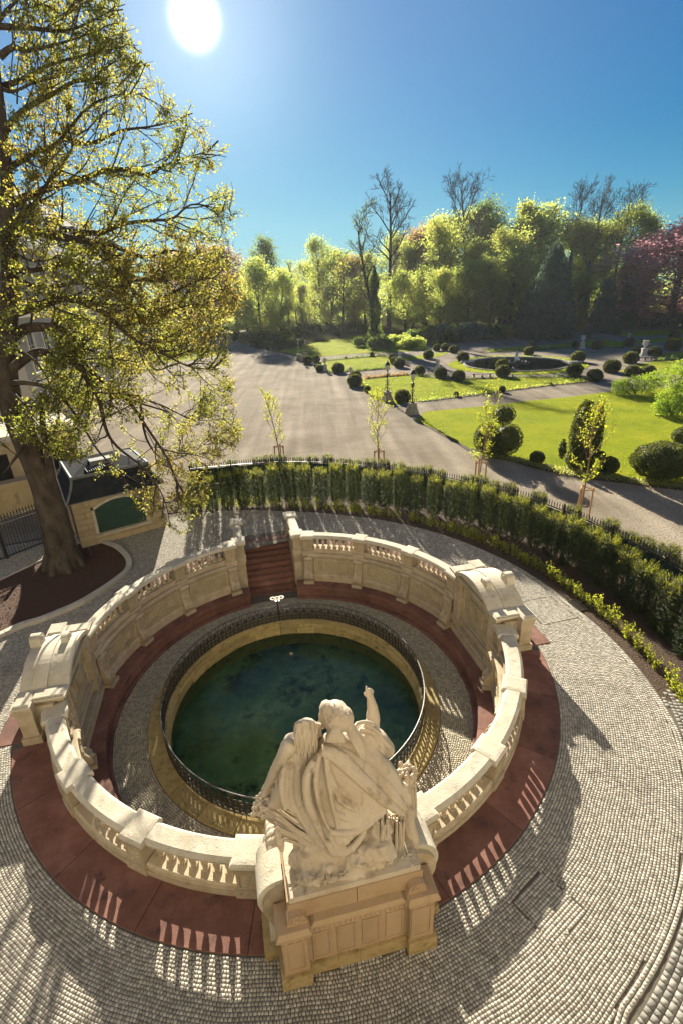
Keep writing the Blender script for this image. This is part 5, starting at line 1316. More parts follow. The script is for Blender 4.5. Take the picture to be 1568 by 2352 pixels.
obj('pond_bed', MB().add([(PC.x, PC.y, -.006)] + [(PC.x + 6.7 * math.cos(2 * math.pi * i / 64), PC.y + 6.7 * math.sin(2 * math.pi * i / 64), -.006) for i in range(64)], [(0, i + 1, (i + 1) % 64 + 1) for i in range(64)]).mesh('pond_bed', pbm))['kind'] = 'structure'
pr = thing('pond_border', 'pale stone rim ringing the round garden pond', 'rim', PC)
for i in range(30):
    a0, a1 = 2 * math.pi * i / 30 + .006, 2 * math.pi * (i + 1) / 30 - .006; vs = []
    for k in range(4):
        q = a0 + (a1 - a0) * k / 3
        for r, z in ((6.5, -.02), (6.5, .13), (6.78, .15), (6.80, -.02)): vs.append((PC.x + r * math.cos(q), PC.y + r * math.sin(q), z))
    fs = [(4 * k + c, 4 * k + (c + 1) % 4, 4 * k + 4 + (c + 1) % 4, 4 * k + 4 + c)[::-1] for k in range(3) for c in range(4)] + [(0, 1, 2, 3), (15, 14, 13, 12)]
    obj('rim_stone', MB().add(vs, fs).mesh('rim_stone', POTSTONE), pr)
fn = thing('pond_fountain', 'rocky islet with a small white water jet in the round pond', 'fountain', PC)
mb = MB()
def rock0(mb, c, r, seed):
    rg = random.Random(seed); k = [rg.uniform(0, 6) for _ in range(3)]; o = len(mb.v); mb.ell(c, r, 10, 7)
    for i in range(o, len(mb.v)):
        v = Vector(mb.v[i]) - Vector(c); d = v.normalized(); f = 1 + .2 * math.sin(5 * d.x + k[0] + 3 * d.z) + .15 * math.sin(8 * d.z + k[1] + 4 * d.y); mb.v[i] = tuple(Vector(c) + v * f)
for i in range(15):
    a = i * 2.4; r = .35 + 1.0 * (i / 15); m1 = MB(); rock0(m1, (PC.x + r * 1.15 * math.cos(a), PC.y + r * math.sin(a), .12), (.38, .34, .28 if i > 4 else .42), i); obj('rock', m1.mesh('rock', ROCK, 60), fn)
fom = bpy.data.materials.new('water_spray'); fom.use_nodes = True; fb = fom.node_tree.nodes['Principled BSDF']; fb.inputs['Base Color'].default_value = (.85, .88, .9, 1); fb.inputs['Roughness'].default_value = .3; fb.inputs['Alpha'].default_value = .75
n = 900; t = rng.uniform(0, 1, n) ** .8; P = np.stack([PC.x + rng.normal(0, .05, n) * (1 + 2.2 * (1 - t)), PC.y + rng.normal(0, .05, n) * (1 + 2.2 * (1 - t)), .4 + t * 1.25], 1); V, F = jitter_leaves(P, .11, rng, 0, .8); obj('water_jet', npmesh('water_jet', V, F, fom), fn)
for i, (x, y) in enumerate(((812, 290), (60, 285))):                # flat stone lips at the rim
    p = G(*Z6B(x, y)); q = thing('rim_boulder', ['low pale boulders on the right rim of the pond', 'low pale boulders on the left rim of the pond'][i], 'rock', p)
    for k in range(4): m1 = MB(); rock0(m1, (p.x - .6 + k * .45, p.y - .2 + .15 * (k % 2), .16), (.32, .28, .17), 40 + i * 5 + k); obj('rock', m1.mesh('rock', URN, 60), q)

# clipped bushes
def clip_mesh(seed, n=1500, lobes=(((0, 0, .5), (.5, .5, .5)),), size=.085, mat_=None, core=.84, nm='topiary'):
    rg = np.random.default_rng(seed); Vs = []; mb = MB()
    tot = sum(r[0] * r[2] for c, r in lobes)
    for c, r in lobes:
        k = int(n * r[0] * r[2] / tot); d = rg.normal(size=(k, 3)); d /= np.linalg.norm(d, axis=1)[:, None]
        bump = 1 + .05 * np.sin(7 * d[:, :1] + seed) * np.sin(6 * d[:, 2:] + d[:, 1:2] * 5) + rg.normal(0, .03, (k, 1))
        P = np.array(c) + d * np.array(r) * bump; P = P[P[:, 2] > -.02]
        V, F = jitter_leaves(P, size, rg, 0, .7); Vs.append(V); mb.ell(c, [q * core for q in r], 14, 10)
    V = np.concatenate(Vs); F = np.arange(len(V)).reshape(-1, 4)
    V2 = np.array([tuple(v) for v in mb.v]); F2 = np.array([f for f in mb.f]) + len(V)
    me = npmesh(nm, np.concatenate([V, V2]), np.concatenate([F, F2]), mat_ or L_TOPI); return me
DOME = [clip_mesh(i, 2200, (((0, 0, .36), (.5, .5, .44)),), .085, nm='clipped_bush') for i in range(3)]
BALLS = [
 ('5', 257, 325, 75, 'clipped box bush at the far left corner of the garden by the far lamps'), ('5', 322, 312, 65, 'low clipped bush just right of the far left corner bush'),
 ('5', 318, 350, 26, 'tiny clipped ball between the far left corner bushes and the nearest white urn'), ('5', 350, 382, 62, 'clipped bush pressed against the left side of the leftmost urn'),
 ('5', 488, 393, 90, 'wide clipped bush on the drive edge right of the leftmost urn'), ('5', 745, 268, 34, 'small round ball on the far path edge behind the second lawn'),
 ('5', 545, 284, 18, 'tiny dark ball on the far lawn edge left of the pond path'), ('5', 622, 445, 80, 'clipped bush behind the brown urn at the lawn corner'),
 ('5', 612, 500, 112, 'large clipped bush in front of the brown urn at the lawn corner'), ('5', 710, 540, 50, 'small shaggy bush on the soil edge left of the near lamps'),
 ('5', 977, 622, 118, 'wide clipped bush standing between the two near lamp posts'), ('5', 952, 352, 86, 'clipped bush in front of the middle white urn'),
 ('5', 912, 327, 58, 'clipped bush tucked left of the middle white urn'), ('5', 900, 298, 56, 'clipped bush just behind the left lantern of the near lamps'),
 ('5', 1110, 408, 82, 'clipped bush right behind the near right lantern'), ('5', 1268, 433, 94, 'round clipped bush in front of the pale urn facing the pond'),
 ('5', 1405, 457, 98, 'round clipped bush left of the stone bench by the pond'), ('5', 1175, 285, 78, 'clipped bush at the tip of the narrow lawn left of the pond'),
 ('5', 1238, 224, 54, 'leftmost of three clipped bushes behind the pond on the far path'), ('5', 1302, 224, 58, 'middle of three clipped bushes behind the pond on the far path'), ('5', 1370, 240, 72, 'rightmost of three clipped bushes behind the pond on the far path'),
 ('5', 1388, 575, 40, 'small ball on the near lawn edge right of the lamps'), 
 ('6', 308, 492, 46, 'small upright clipped ball on the long lawn edge below the pond'), ('6', 642, 440, 22, 'tiny ball on the long lawn edge right of the pond centre'),
 ('6', 35, 280, 82, 'clipped bush sitting on the left rim of the pond'), ('6', 308, 335, 88, 'clipped bush on the front grassy rim of the pond'),
 ('6', 310, 387, 98, 'large clipped bush on the lawn directly in front of the pond'), ('6', 806, 380, 106, 'clipped bush on the lawn edge right of the pond'),
 ('6', 945, 420, 104, 'front bush of the clipped pair at the right tip of the middle lawn'), ('6', 958, 398, 70, 'rear bush of the clipped pair at the right tip of the middle lawn'),
 ('6', 1066, 357, 108, 'broad dark clipped bush on the gravel right of the pond'), ('6', 1206, 383, 94, 'dark clipped bush left in the pair on the right lawn'), ('6', 1315, 389, 98, 'dark clipped bush right in the pair on the right lawn'),
 ('6', 1196, 293, 98, 'clipped bush left of the stone bench on the right lawn'), ('6', 831, 284, 92, 'clipped bush on the right grassy rim of the pond'),
 ('6', 492, 233, 68, 'clipped bush on the far rim of the pond'), ('6', 513, 195, 62, 'clipped bush beyond the far rim of the pond'), 
 ('6', 818, 186, 52, 'clipped bush left of the tall urn right of the pond'), ('6', 968, 194, 74, 'clipped bush right of the tall urn beyond the pond'),
 ('6', 898, 116, 44, 'distant clipped bush at the far path bend below the conifer'), ('6', 1105, 96, 50, 'distant clipped bush on the far right lawn edge'),
 ('6', 1190, 172, 70, 'clipped bush in front of the far right small urn'), ('6', 1240, 227, 68, 'clipped bush left of the right hand white urn'), ('6', 1362, 247, 88, 'clipped bush right of the right hand white urn'),
 ('6', 1490, 203, 98, 'broad clipped bush at the right picture edge beyond the gravel'), ('6', 1498, 123, 68, 'distant clipped bush near the right picture edge'),
 ('6', 333, 162, 18, 'tiny ball on the back lawn edge behind the fountain'), ('6', 543, 143, 20, 'tiny ball on the back lawn edge left of the conifer'), ('6', 693, 131, 22, 'tiny ball on the back lawn edge at the foot of the conifer')]
for k, (zz, x, y, w, lab) in enumerate(BALLS):
    p = G(*(Z5B(x, y) if zz == '5' else Z6B(x, y))); W = w * (.2999 if zz == '5' else .33044); m = px2m(W, p)
    d = Vector((p.x, p.y, 0)).normalized() * (m * .42); p = p + d
    hk = .98 if w > 60 else 1.15
    solo('clipped_bush', DOME[k % 3], lab, 'bush', p, rnd.uniform(0, 6), 'clipped bushes of the flower garden', (m, m, m * hk))

# urns on pedestals
def urn_thing():
    r = thing('garden_urn', '', 'urn')
    obj('pedestal', MB().box(0, 0, 0, .62, .62, .12).box(0, 0, .12, .52, .52, .10).box(0, 0, .22, .40, .40, .42).box(0, 0, .64, .48, .48, .08).mesh('pedestal', URN), r)
    v = obj('vase', MB().lathe([(.15, .72), (.16, .75), (.08, .80), (.07, .85), (.13, .92), (.20, 1.02), (.215, 1.12), (.19, 1.22), (.185, 1.30), (.25, 1.38), (.25, 1.42), (.19, 1.43), (.14, 1.34)], 16).mesh('vase', URN, 40), r)
    for s in (-1, 1): obj('handle', MB().tube([(s * .20, 0, 1.26), (s * .30, 0, 1.24), (s * .31, 0, 1.12), (s * .20, 0, 1.02)], .025, 6).mesh('handle', URN), v)
    return r
UR = [('5', 390, 376, 275, 'leftmost white stone urn on the drive edge of the garden'), ('5', 580, 442, 347, 'darker brown stone urn at the corner of the middle lawn'), ('5', 957, 312, 225, 'white stone urn behind the near left lantern'), ('5', 1243, 388, 290, 'pale urn with its back to the shaded gravel left of the pond'),
      ('6', 863, 187, 95, 'tall white urn on the lawn right of the pond'), ('6', 1185, 136, 78, 'small distant urn on the far right path'), ('6', 1290, 242, 128, 'bright white urn between two clipped bushes on the right')]
ur0 = urn_thing()
for k, (zz, x, y, t, lab) in enumerate(UR):
    f = Z5B if zz == '5' else Z6B; p = G(*f(x, y)); s = HT(*f(x, t), p) / 1.43
    M = TR(p.x, p.y, 0, rnd.uniform(-.3, .3), s)
    if k == 0: place(ur0, M); ur0['label'] = lab; ur0['group'] = 'stone urns of the garden'; 
    else: copy_thing(ur0, M, lab)
for ch in ur0.children: ch.matrix_parent_inverse = Matrix()
for zz, x, y, w, lab in (('6', 168, 388, 135, 'dark stone bench in front of the pond on the left'), ('6', 1298, 268, 95, 'pale stone bench on the right lawn edge'), ('6', 600, 190, 100, 'low stone bench beyond the far side of the pond')):
    p = G(*Z6B(x, y)); L = px2m(w * .33, p); r = thing('garden_bench', lab, 'bench', p, RAD(-12), 'stone benches of the garden')
    F_ = Matrix.Translation(p) @ Matrix.Rotation(RAD(-12), 4, 'Z')
    obj('seat', MB().box(0, 0, .40, L, .45, .09).mesh('seat', BENCHM), r, F_)
    for s in (-1, 0, 1): obj('leg', MB().box(s * L * .4, 0, 0, .18, .36, .40).mesh('leg', BENCHM), r, F_)

# topiary near the drive
def topi(name, lobes, lab, base, rz=0, n=3500, size=.075, trunk=True, mat_=None):
    r = thing(name, lab, 'topiary', base, rz)
    obj('crown', clip_mesh(len(lab), n, lobes, size, mat_, nm='crown'), r, Matrix.Translation(base) @ Matrix.Rotation(rz, 4, 'Z'))
    if trunk: obj('trunk', MB().tube([(0, 0, 0), (0, 0, .8)], .09, 7).mesh('trunk', BARKD), r, Matrix.Translation(base))
    return r
p = G(*Z6B(270, 935)); u = px2m(.33, p)
topi('cloud_topiary', (((-80 * u, .1, 130 * u), (82 * u, 80 * u, 105 * u)), ((62 * u, 0, 120 * u), (100 * u, 95 * u, 108 * u)), ((28 * u, .1, 290 * u), (74 * u, 70 * u, 62 * u)), ((0, 0, 50 * u), (75 * u, 60 * u, 60 * u))), 'tall clipped topiary of three stacked rounded lobes at the drive edge', p, n=9000, size=.085)
p = G(*Z6B(840, 1010)); u = px2m(.33, p)
topi('column_topiary', (((-10 * u, 0, 235 * u), (78 * u, 70 * u, 225 * u)), ((75 * u, .1, 220 * u), (55 * u, 55 * u, 215 * u)), ((-118 * u, .2, 130 * u), (24 * u, 24 * u, 68 * u)), ((0, 0, 60 * u), (90 * u, 80 * u, 90 * u))), 'tall dark double column thuja standing behind a young yellow tree', p, n=8000, size=.11)
p = G(*Z6B(548, 988)); u = px2m(.33, p)
topi('ball_topiary', (((0, 0, 46 * u), (48 * u, 48 * u, 45 * u)),), 'small clipped ball on the lawn edge between the three-lobed topiary and the thuja', p, n=2600, size=.075, trunk=False)
p = G(*Z6B(1045, 1052)); u = px2m(.33, p)
topi('ball_topiary', (((0, 0, 58 * u), (60 * u, 60 * u, 58 * u)), ((-62 * u, .15, 125 * u), (30 * u, 30 * u, 30 * u))), 'dark clipped ball with a smaller knob right of the thuja column', p, n=3600, size=.075, trunk=False)
p = G(*Z6B(1392, 1085)); u = px2m(.33, p)
topi('dome_topiary', (((0, 0, 128 * u), (192 * u, 170 * u, 120 * u)),), 'huge egg shaped clipped yew at the right edge of the lawn', p, n=12000, size=.085)
p = G(*Z6B(1600, 860)); u = px2m(.33, p)
topi('ball_topiary', (((0, .3, 60 * u), (90 * u, 80 * u, 66 * u)),), 'clipped yew half cut off by the right picture edge behind the big dome', p, n=3600, size=.085, trunk=False)
def shrub(lab, base, lobes, mat_, size, n, seed, core=.0, name='shrub', cat='shrub', group=None):
    rg = np.random.default_rng(seed); Vs = []
    for c, r in lobes:
        k = int(n / len(lobes)); d = rg.normal(size=(k, 3)); d /= np.linalg.norm(d, axis=1)[:, None]
        P = np.array(c) + d * np.array(r) * (rg.uniform(.55, 1.06, (k, 1)) + .12 * np.sin(6 * d[:, :1] + 5 * d[:, 2:] + seed)); P = P[P[:, 2] > .02]
        V, F = jitter_leaves(P, size, rg, .3, .65); Vs.append(V)
    V = np.concatenate(Vs); r_ = thing(name, lab, cat, base, 0, group); M = Matrix.Translation(base)
    obj('foliage', npmesh('foliage', V, np.arange(len(V)).reshape(-1, 4), mat_), r_, M)
    mb = MB(); rr = random.Random(seed)
    for c, q in lobes:
        for j in range(3): mb.tube([(c[0] * .4, c[1] * .4, 0), (c[0] * .8 + rr.uniform(-.2, .2), c[1] * .8, c[2] * .6), (c[0] + rr.uniform(-.4, .4) * q[0], c[1], c[2] + q[2] * .6)], [.04, .03, .012], 5)
    obj('stems', mb.mesh('stems', BARKD), r_, M); return r_
p = G(*Z6B(1255, 505)); u = px2m(.33, p)
shrub('low bright green rounded shrub group on the lawn right of the path', p, [((-125 * u, .2, 60 * u), (60 * u, 60 * u, 55 * u)), ((-50 * u, 0, 70 * u), (75 * u, 70 * u, 62 * u)), ((45 * u, .1, 72 * u), (85 * u, 80 * u, 66 * u)), ((130 * u, .5, 85 * u), (75 * u, 70 * u, 66 * u))], L_BRIGHT, .11, 7000, 3)
p = G(*Z6B(1510, 655)); u = px2m(.33, p)
shrub('large loose light green shrub at the right picture edge', p, [((-70 * u, 0, 110 * u), (80 * u, 80 * u, 90 * u)), ((50 * u, .2, 130 * u), (100 * u, 90 * u, 110 * u)), ((0, .6, 260 * u), (90 * u, 90 * u, 110 * u)), ((130 * u, .4, 250 * u), (110 * u, 90 * u, 130 * u)), ((-40 * u, .3, 50 * u), (110 * u, 90 * u, 60 * u))], L_BRIGHT, .13, 9000, 4)

# low planted edgings along the lawn borders
def edging(lab, px, h=.28, n=900, m=L_MID, seed=0):
    P = [G(*p) for p in px]; acc = 0; rg = np.random.default_rng(seed); out = []
    for a, b in zip(P, P[1:]):
        k = max(4, int((b - a).length / sum((q - p_).length for p_, q in zip(P, P[1:])) * n)); t = rg.uniform(0, 1, (k, 1))
        out.append(np.array(a) + t * (np.array(b) - np.array(a)) + rg.normal(0, .12, (k, 3)) * [1, 1, 0] + np.abs(rg.normal(0, h * .6, (k, 1))) * [0, 0, 1])
    V, F = jitter_leaves(np.concatenate(out), .17, rg, .3); me = npmesh('border_edging', V, F, m)
    solo('border_edging', me, lab, 'edging'); 
    pts = []
    for s in (.28, -.28):
        seq = P if s > 0 else P[::-1]
        for i, q in enumerate(seq):
            a = seq[max(i - 1, 0)]; b = seq[min(i + 1, len(seq) - 1)]; d = (b - a).normalized(); w = q + Vector((-d.y, d.x, 0)) * .28; pts.append((w.x, w.y))
    poly_sheet('edging_soil', pts, .020 + .0013 * seed, EARTH)
edging('low planted edging along the near long side of the middle lawn', [Z5B(1095, 612), Z5B(1400, 578), (1155, 898), (1250, 886), (1340, 877)], seed=1)
edging('low planted edging along the pond side of the middle lawn', [(940, 861), (985, 868), (1076, 872), (1132, 867), (1240, 867), (1335, 866)], seed=2, m=L_DARK)
edging('low planted edging along the drive side of the middle lawn', [(831, 876), (838, 896), (855, 909), (880, 921)], seed=3)
edging('low planted edging between the middle lawn and its left path', [(835, 870), (885, 865), (937, 861)], seed=4, m=L_TAN)
edging('low planted edging on the near side of the second lawn', [(757, 856), (830, 851), (893, 846)], seed=5, m=L_DARK)
edging('low planted edging on the far side of the second lawn', [(745, 829), (830, 821), (886, 817)], seed=6, m=L_DARK)
edging('low planted edging on the pond side of the back lawn', [(1122, 809), (1228, 805), (1330, 797), (1430, 800)], seed=7, m=L_DARK)
edging('low planted edging on the path side of the right lawn', [(1500, 829), (1568, 824), (1640, 819)], seed=8, m=L_DARK)

# lamps
def scroll(cx, cz, r, s, y=0, turns=1.25, n=12): return [(cx + s * r * (1 - .6 * i / n) * math.cos(i / n * turns * 6.28), y, cz + r * (1 - .6 * i / n) * math.sin(i / n * turns * 6.28)) for i in range(n + 1)]
def lamp_thing():
    r = thing('street_lamp', '', 'lamp'); zb = 0
    for c, (w, h) in enumerate(((.98, .16), (.90, .15), (.84, .15), (.72, .15), (.62, .16), (.56, .16), (.68, .10))):
        nb = 2 if c not in (6,) else 1
        if nb == 1: obj('base_stone', MB().box(0, 0, zb, w, w, h - .01).mesh('base_stone', LAMPST), r)
        else:
            for q in range(2):
                off = (-1 if q == 0 else 1) * w / 4; 
                if c % 2: obj('base_stone', MB().box(off, 0, zb, w / 2 - .012, w, h - .012, 0, 0, .97).mesh('base_stone', LAMPST), r)
                else: obj('base_stone', MB().box(0, off, zb, w, w / 2 - .012, h - .012, 0, 0, .97).mesh('base_stone', LAMPST), r)
        zb += h
    z0 = zb
    obj('post', MB().box(0, 0, z0, .30, .30, .05).tube([(0, 0, z0 + .05), (0, 0, z0 + 2.05)], .05, 8).lathe([(.06, z0 + .75), (.09, z0 + .80), (.06, z0 + .85)], 8).lathe([(.06, z0 + 1.42), (.10, z0 + 1.46), (.10, z0 + 1.74), (.13, z0 + 1.78), (.06, z0 + 1.84)], 8).mesh('post', IRON, 50), r)
    for k in range(4):
        a = k * math.pi / 2; mb = MB()
        for pts, t in (([(.05, 0, z0 + .06), (.36, 0, z0 + .10), (.42, 0, z0 + .28), (.30, 0, z0 + .38), (.22, 0, z0 + .30), (.27, 0, z0 + .22)], .022), ([(.06, 0, z0 + .40), (.24, 0, z0 + .52), (.26, 0, z0 + .70), (.16, 0, z0 + .76), (.12, 0, z0 + .68)], .018), ([(.05, 0, z0 + .85), (.20, 0, z0 + .98), (.18, 0, z0 + 1.15), (.09, 0, z0 + 1.14)], .016), ([(.06, 0, z0 + 1.40), (.20, 0, z0 + 1.55), (.20, 0, z0 + 1.74), (.10, 0, z0 + 1.80)], .018)):
            mb.tube(smooth_line(pts, 4), t, 5)
        o = obj('scroll_bracket', mb.mesh('scroll_bracket', IRON), r, Matrix.Rotation(a, 4, 'Z'))
    zl = z0 + 2.05
    lan = obj('lantern', MB().lathe([(.06, zl), (.13, zl + .05), (.14, zl + .08)], 6).mesh('lantern', IRON), r)
    obj('lantern_roof', MB().lathe([(.30, zl + .56), (.31, zl + .60), (.20, zl + .74), (.17, zl + .78), (.10, zl + .90), (.04, zl + .94), (.05, zl + 1.0), (.02, zl + 1.04), (.005, zl + 1.16)], 6).mesh('lantern_roof', IRON), lan)
    mb = MB()
    for i in range(6): a = 2 * math.pi * i / 6; mb.tube([(.14 * math.cos(a), .14 * math.sin(a), zl + .07), (.28 * math.cos(a), .28 * math.sin(a), zl + .58)], .016, 4)
    obj('frame', mb.mesh('frame', IRON), lan)
    obj('glass', MB().lathe([(.125, zl + .08), (.262, zl + .57)], 6, caps=False).mesh('glass', FLOW), lan); return r, zl + 1.16
lamp0, LH = lamp_thing()
LS = [((947, 953), (947, 845), 'near right cast iron lamp on a stacked stone base by the drive'), ((890, 924), (891, 826), 'near left cast iron lamp on a stone base half hidden by a young tree'), ((688, 829), (687, 769), 'far left cast iron lamp at the end of the drive'), ((703, 822), (703, 773), 'far right cast iron lamp at the end of the drive')]
for k, (b, t, lab) in enumerate(LS):
    p = G(*b); s = HT(*t, p) / LH
    M = TR(p.x, p.y + .4, 0, RAD(20), s)
    if k == 0: place(lamp0, M); lamp0['label'] = lab; lamp0['group'] = 'cast iron lamps along the drive'
    else: copy_thing(lamp0, M, lab)
# ================================================================== TREES
def branch(rg, p, d, L, r, nseg, wob, up):
    pts = [p]; q = p.copy(); d = d.normalized()
    for i in range(nseg):
        d = (d + Vector((rg.gauss(0, wob), rg.gauss(0, wob), rg.gauss(0, wob) + up))).normalized(); q = q + d * (L / nseg); pts.append(q.copy())
    return pts, [r * (1 - .75 * i / nseg) for i in range(nseg + 1)], d
def along(pts, t):
    f = t * (len(pts) - 1); i = min(int(f), len(pts) - 2); return pts[i].lerp(pts[i + 1], f - i), (pts[i + 1] - pts[i]).normalized()
def split_dir(rg, d, ang):
    o = d.orthogonal().normalized(); o = Matrix.Rotation(rg.uniform(0, 6.28), 3, d) @ o
    return (d * math.cos(ang) + o * math.sin(ang)).normalized()
def make_tree(seed, H, r0, base, spread, n1, n2, n3, up=.06, leaf=None, lsize=.3, per=10, sig=.5, rmin=.03, shape='round', bark=None, lean=0, ang1=1.0, twig=1.0, n4=0, droop=0):
    rg = random.Random(seed); W = MB(); tips = []
    tp, tr, _ = branch(rg, Vector((0, 0, 0)), Vector((lean, 0, 1)), H * .93, r0, 10, .035, .05)
    W.tube(tp, [max(rmin, x) for x in tr], 8)
    for i in range(n1):
        t = base + (1 - base) * ((i + rg.random() * .7) / n1)
        p, d = along(tp, t); f = (t - base) / (1 - base)
        L = spread * {'round': (.55 + .9 * f * (1.05 - f) * 2.0) * (1 - .35 * f), 'cone': 1.02 - .9 * f, 'vase': .6 + .5 * f, 'oval': .5 + .6 * math.sin(min(1, f * 1.1) * 3.0)}[shape] * rg.uniform(.75, 1.15)
        a = i * 2.4 + rg.uniform(-.4, .4); th = ang1 * (1 - .55 * f)
        dv = Vector((math.cos(a) * math.sin(th), math.sin(a) * math.sin(th), math.cos(th)))
        pts, rr, _ = branch(rg, p, dv, L, max(rmin, r0 * .38 * (1 - .6 * f)), 6, .10, up - droop); W.tube(pts, [max(rmin * .9, x) for x in rr], 5)
        for j in range(n2):
            t2 = .25 + .75 * (j + rg.random()) / n2; p2, d2 = along(pts, t2)
            pt2, rr2, _ = branch(rg, p2, split_dir(rg, d2, rg.uniform(.45, .95)), L * rg.uniform(.3, .5) * (1.15 - .5 * t2), max(rmin * .75, rr[0] * .4), 4, .13, up - droop); W.tube(pt2, [max(rmin * .7, x) for x in rr2], 4)
            for k in range(n3):
                t3 = .2 + .8 * (k + rg.random()) / n3; p3, d3 = along(pt2, t3)
                pt3, rr3, _ = branch(rg, p3, split_dir(rg, d3, rg.uniform(.4, .9)), L * rg.uniform(.14, .24) * twig, rmin * .6, 3, .15, up - droop); W.tube(pt3, [rmin * .6, rmin * .55, rmin * .5, rmin * .3], 3, caps=False); tips.append(pt3[-1]); tips.append(pt3[1])
                for q in range(n4):
                    p4, d4 = along(pt3, .3 + .7 * rg.random()); pt4, _, _ = branch(rg, p4, split_dir(rg, d4, rg.uniform(.4, .9)), L * .11 * twig, rmin * .5, 2, .15, up); W.tube(pt4, [rmin * .5, rmin * .45, rmin * .25], 3, caps=False)
            tips.append(pt2[-1])
    tm = W.mesh('trunk', bark or BARKD); cm = None
    if leaf:
        T = np.array([tuple(t) for t in tips]); g2 = np.random.default_rng(seed); P = np.repeat(T, per, 0) + g2.normal(0, sig, (len(T) * per, 3))
        P = P[P[:, 2] > .2]; V, F = jitter_leaves(P, lsize, g2, .2, .7); cm = npmesh('crown', V, F, leaf)
    return tm, cm, H
def set_tree(name, proto, base, top, lab, cat='tree', group=None, wide=1.0, rz=None, off=0.0):
    if group == GT: wide *= 1.22
    tm, cm, H = proto; p = G(*base); h = HT(*top, p); s = h / H
    r = bpy.data.objects.new(name, None); COL.objects.link(r); place(r, TR(p.x, p.y, 0, rnd.uniform(0, 6) if rz is None else rz, (s * wide, s * wide, s))); tag(r, lab, cat, group)
    for nm, me in (('trunk', tm), ('crown', cm)):
        if me: c = bpy.data.objects.new(nm, me); COL.objects.link(c); c.parent = r
    return r
GT = 'leafy trees of the park wood'
BARE = [make_tree(1, 30, .60, .48, 8.5, 13, 7, 5, rmin=.05, shape='round', ang1=.95, n4=3, up=.05), make_tree(2, 30, .50, .45, 7.0, 13, 7, 5, rmin=.05, shape='oval', ang1=.8, n4=3, up=.06), make_tree(3, 26, .4, .35, 6, 12, 6, 5, rmin=.045, shape='vase', ang1=.7, n4=3, up=.08)]
YG = [make_tree(11, 20, .30, .12, 5.5, 20, 6, 4, leaf=L_YG, lsize=.34, per=10, sig=.7, rmin=.035, shape='oval', ang1=1.0), make_tree(12, 22, .32, .15, 5.0, 20, 6, 4, leaf=L_YG, lsize=.34, per=10, sig=.75, rmin=.035, shape='oval', ang1=.8), make_tree(13, 15, .3, .10, 5.5, 18, 6, 4, leaf=L_YG, lsize=.33, per=11, sig=.6, rmin=.035, shape='round', ang1=1.1)]
MID = [make_tree(21, 22, .35, .2, 5.5, 18, 6, 4, leaf=L_MID, lsize=.38, per=8, sig=.7, rmin=.04, shape='oval', ang1=.9), make_tree(22, 18, .3, .18, 5, 16, 6, 4, leaf=L_MID, lsize=.38, per=10, sig=.65, rmin=.04, shape='round', ang1=.9)]
DRK = [make_tree(31, 20, .4, .2, 6, 18, 6, 4, leaf=L_DARK, lsize=.38, per=8, sig=.7, rmin=.04, shape='round', ang1=1.0)]
TAN = [make_tree(41, 16, .3, .12, 5.5, 18, 6, 4, leaf=L_TAN, lsize=.34, per=12, sig=.65, rmin=.035, shape='round', ang1=1.1)]
PNK = [make_tree(51, 18, .4, .10, 8.5, 22, 7, 4, leaf=L_PINK, lsize=.36, per=17, sig=.75, rmin=.04, shape='round', ang1=1.25)]
SPR = [make_tree(61, 22, .28, .15, 4.0, 18, 5, 4, leaf=L_MID, lsize=.28, per=2, sig=.4, rmin=.035, shape='oval', ang1=.8, n4=2)]
def conifer(seed, H, R, pw=1.0, n=9000, lsize=.42, nm='crown', squash=1.0):
    g2 = np.random.default_rng(seed); z = 1 - np.sqrt(g2.uniform(0, 1, n)); a = g2.uniform(0, 6.283, n)
    prof = (1 - z) ** pw * (1 + .12 * np.sin(a * 5 + z * 9 + seed) + .10 * np.sin(z * 42 + a * 2)) * np.where(z < .06, .85, 1)
    rr = R * prof * g2.uniform(.66, 1.0, n) ** .6; P = np.stack([rr * np.cos(a), rr * np.sin(a) * squash, z * H * .985 + g2.uniform(-.2, .2, n)], 1); P[:, 2] = np.maximum(P[:, 2], .1)
    V, F = jitter_leaves(P, lsize, g2, -.4, .6)
    cz = np.linspace(.03, .93, 9); cv, cf_ = [], []
    for k_, z_ in enumerate(cz):
        for i_ in range(12):
            a_ = 6.283 * i_ / 12; r_ = R * .62 * (1 - z_) ** pw * (1 + .12 * math.sin(a_ * 5 + z_ * 9 + seed)); cv.append((r_ * math.cos(a_), r_ * math.sin(a_) * squash, z_ * H))
    for k_ in range(8):
        for i_ in range(12): cf_.append((k_ * 12 + i_, k_ * 12 + (i_ + 1) % 12, k_ * 12 + 12 + (i_ + 1) % 12, k_ * 12 + 12 + i_))
    F = np.concatenate([F, np.array(cf_) + len(V)]); V = np.concatenate([V, np.array(cv)]); return MB().tube([(0, 0, 0), (0, 0, H * .96)], [R * .09, .05], 8).mesh('trunk', BARKD), npmesh(nm, V, F, L_BLUE), H
CON = conifer(1, 17, 5.4, .62, 20000, .42); SLIM = conifer(2, 20, 1.7, .6, 3500, .36); YEWS = conifer(3, 12, 3.2, .38, 11000, .34); FIR = conifer(4, 10, 2.4, .95, 3500, .36)
B = set_tree
B('bare_tree', BARE[2], (548, 758), (546, 555), 'slim bare tree rising far behind the left end of the wood', group='bare trees above the wood')
B('bare_tree', BARE[0], (893, 768), (905, 415), 'tallest bare tree with a rounded crown of fine twigs right of the ivy tree', group='bare trees above the wood', rz=1.0)
B('bare_tree', BARE[1], (1050, 752), (1052, 408), 'tall bare tree sticking up above the green wood left of centre right', group='bare trees above the wood', rz=.4)
B('bare_tree', BARE[1], (1292, 742), (1292, 432), 'left of three bare trees behind the dark conifer', group='bare trees above the wood', rz=2, wide=.8)
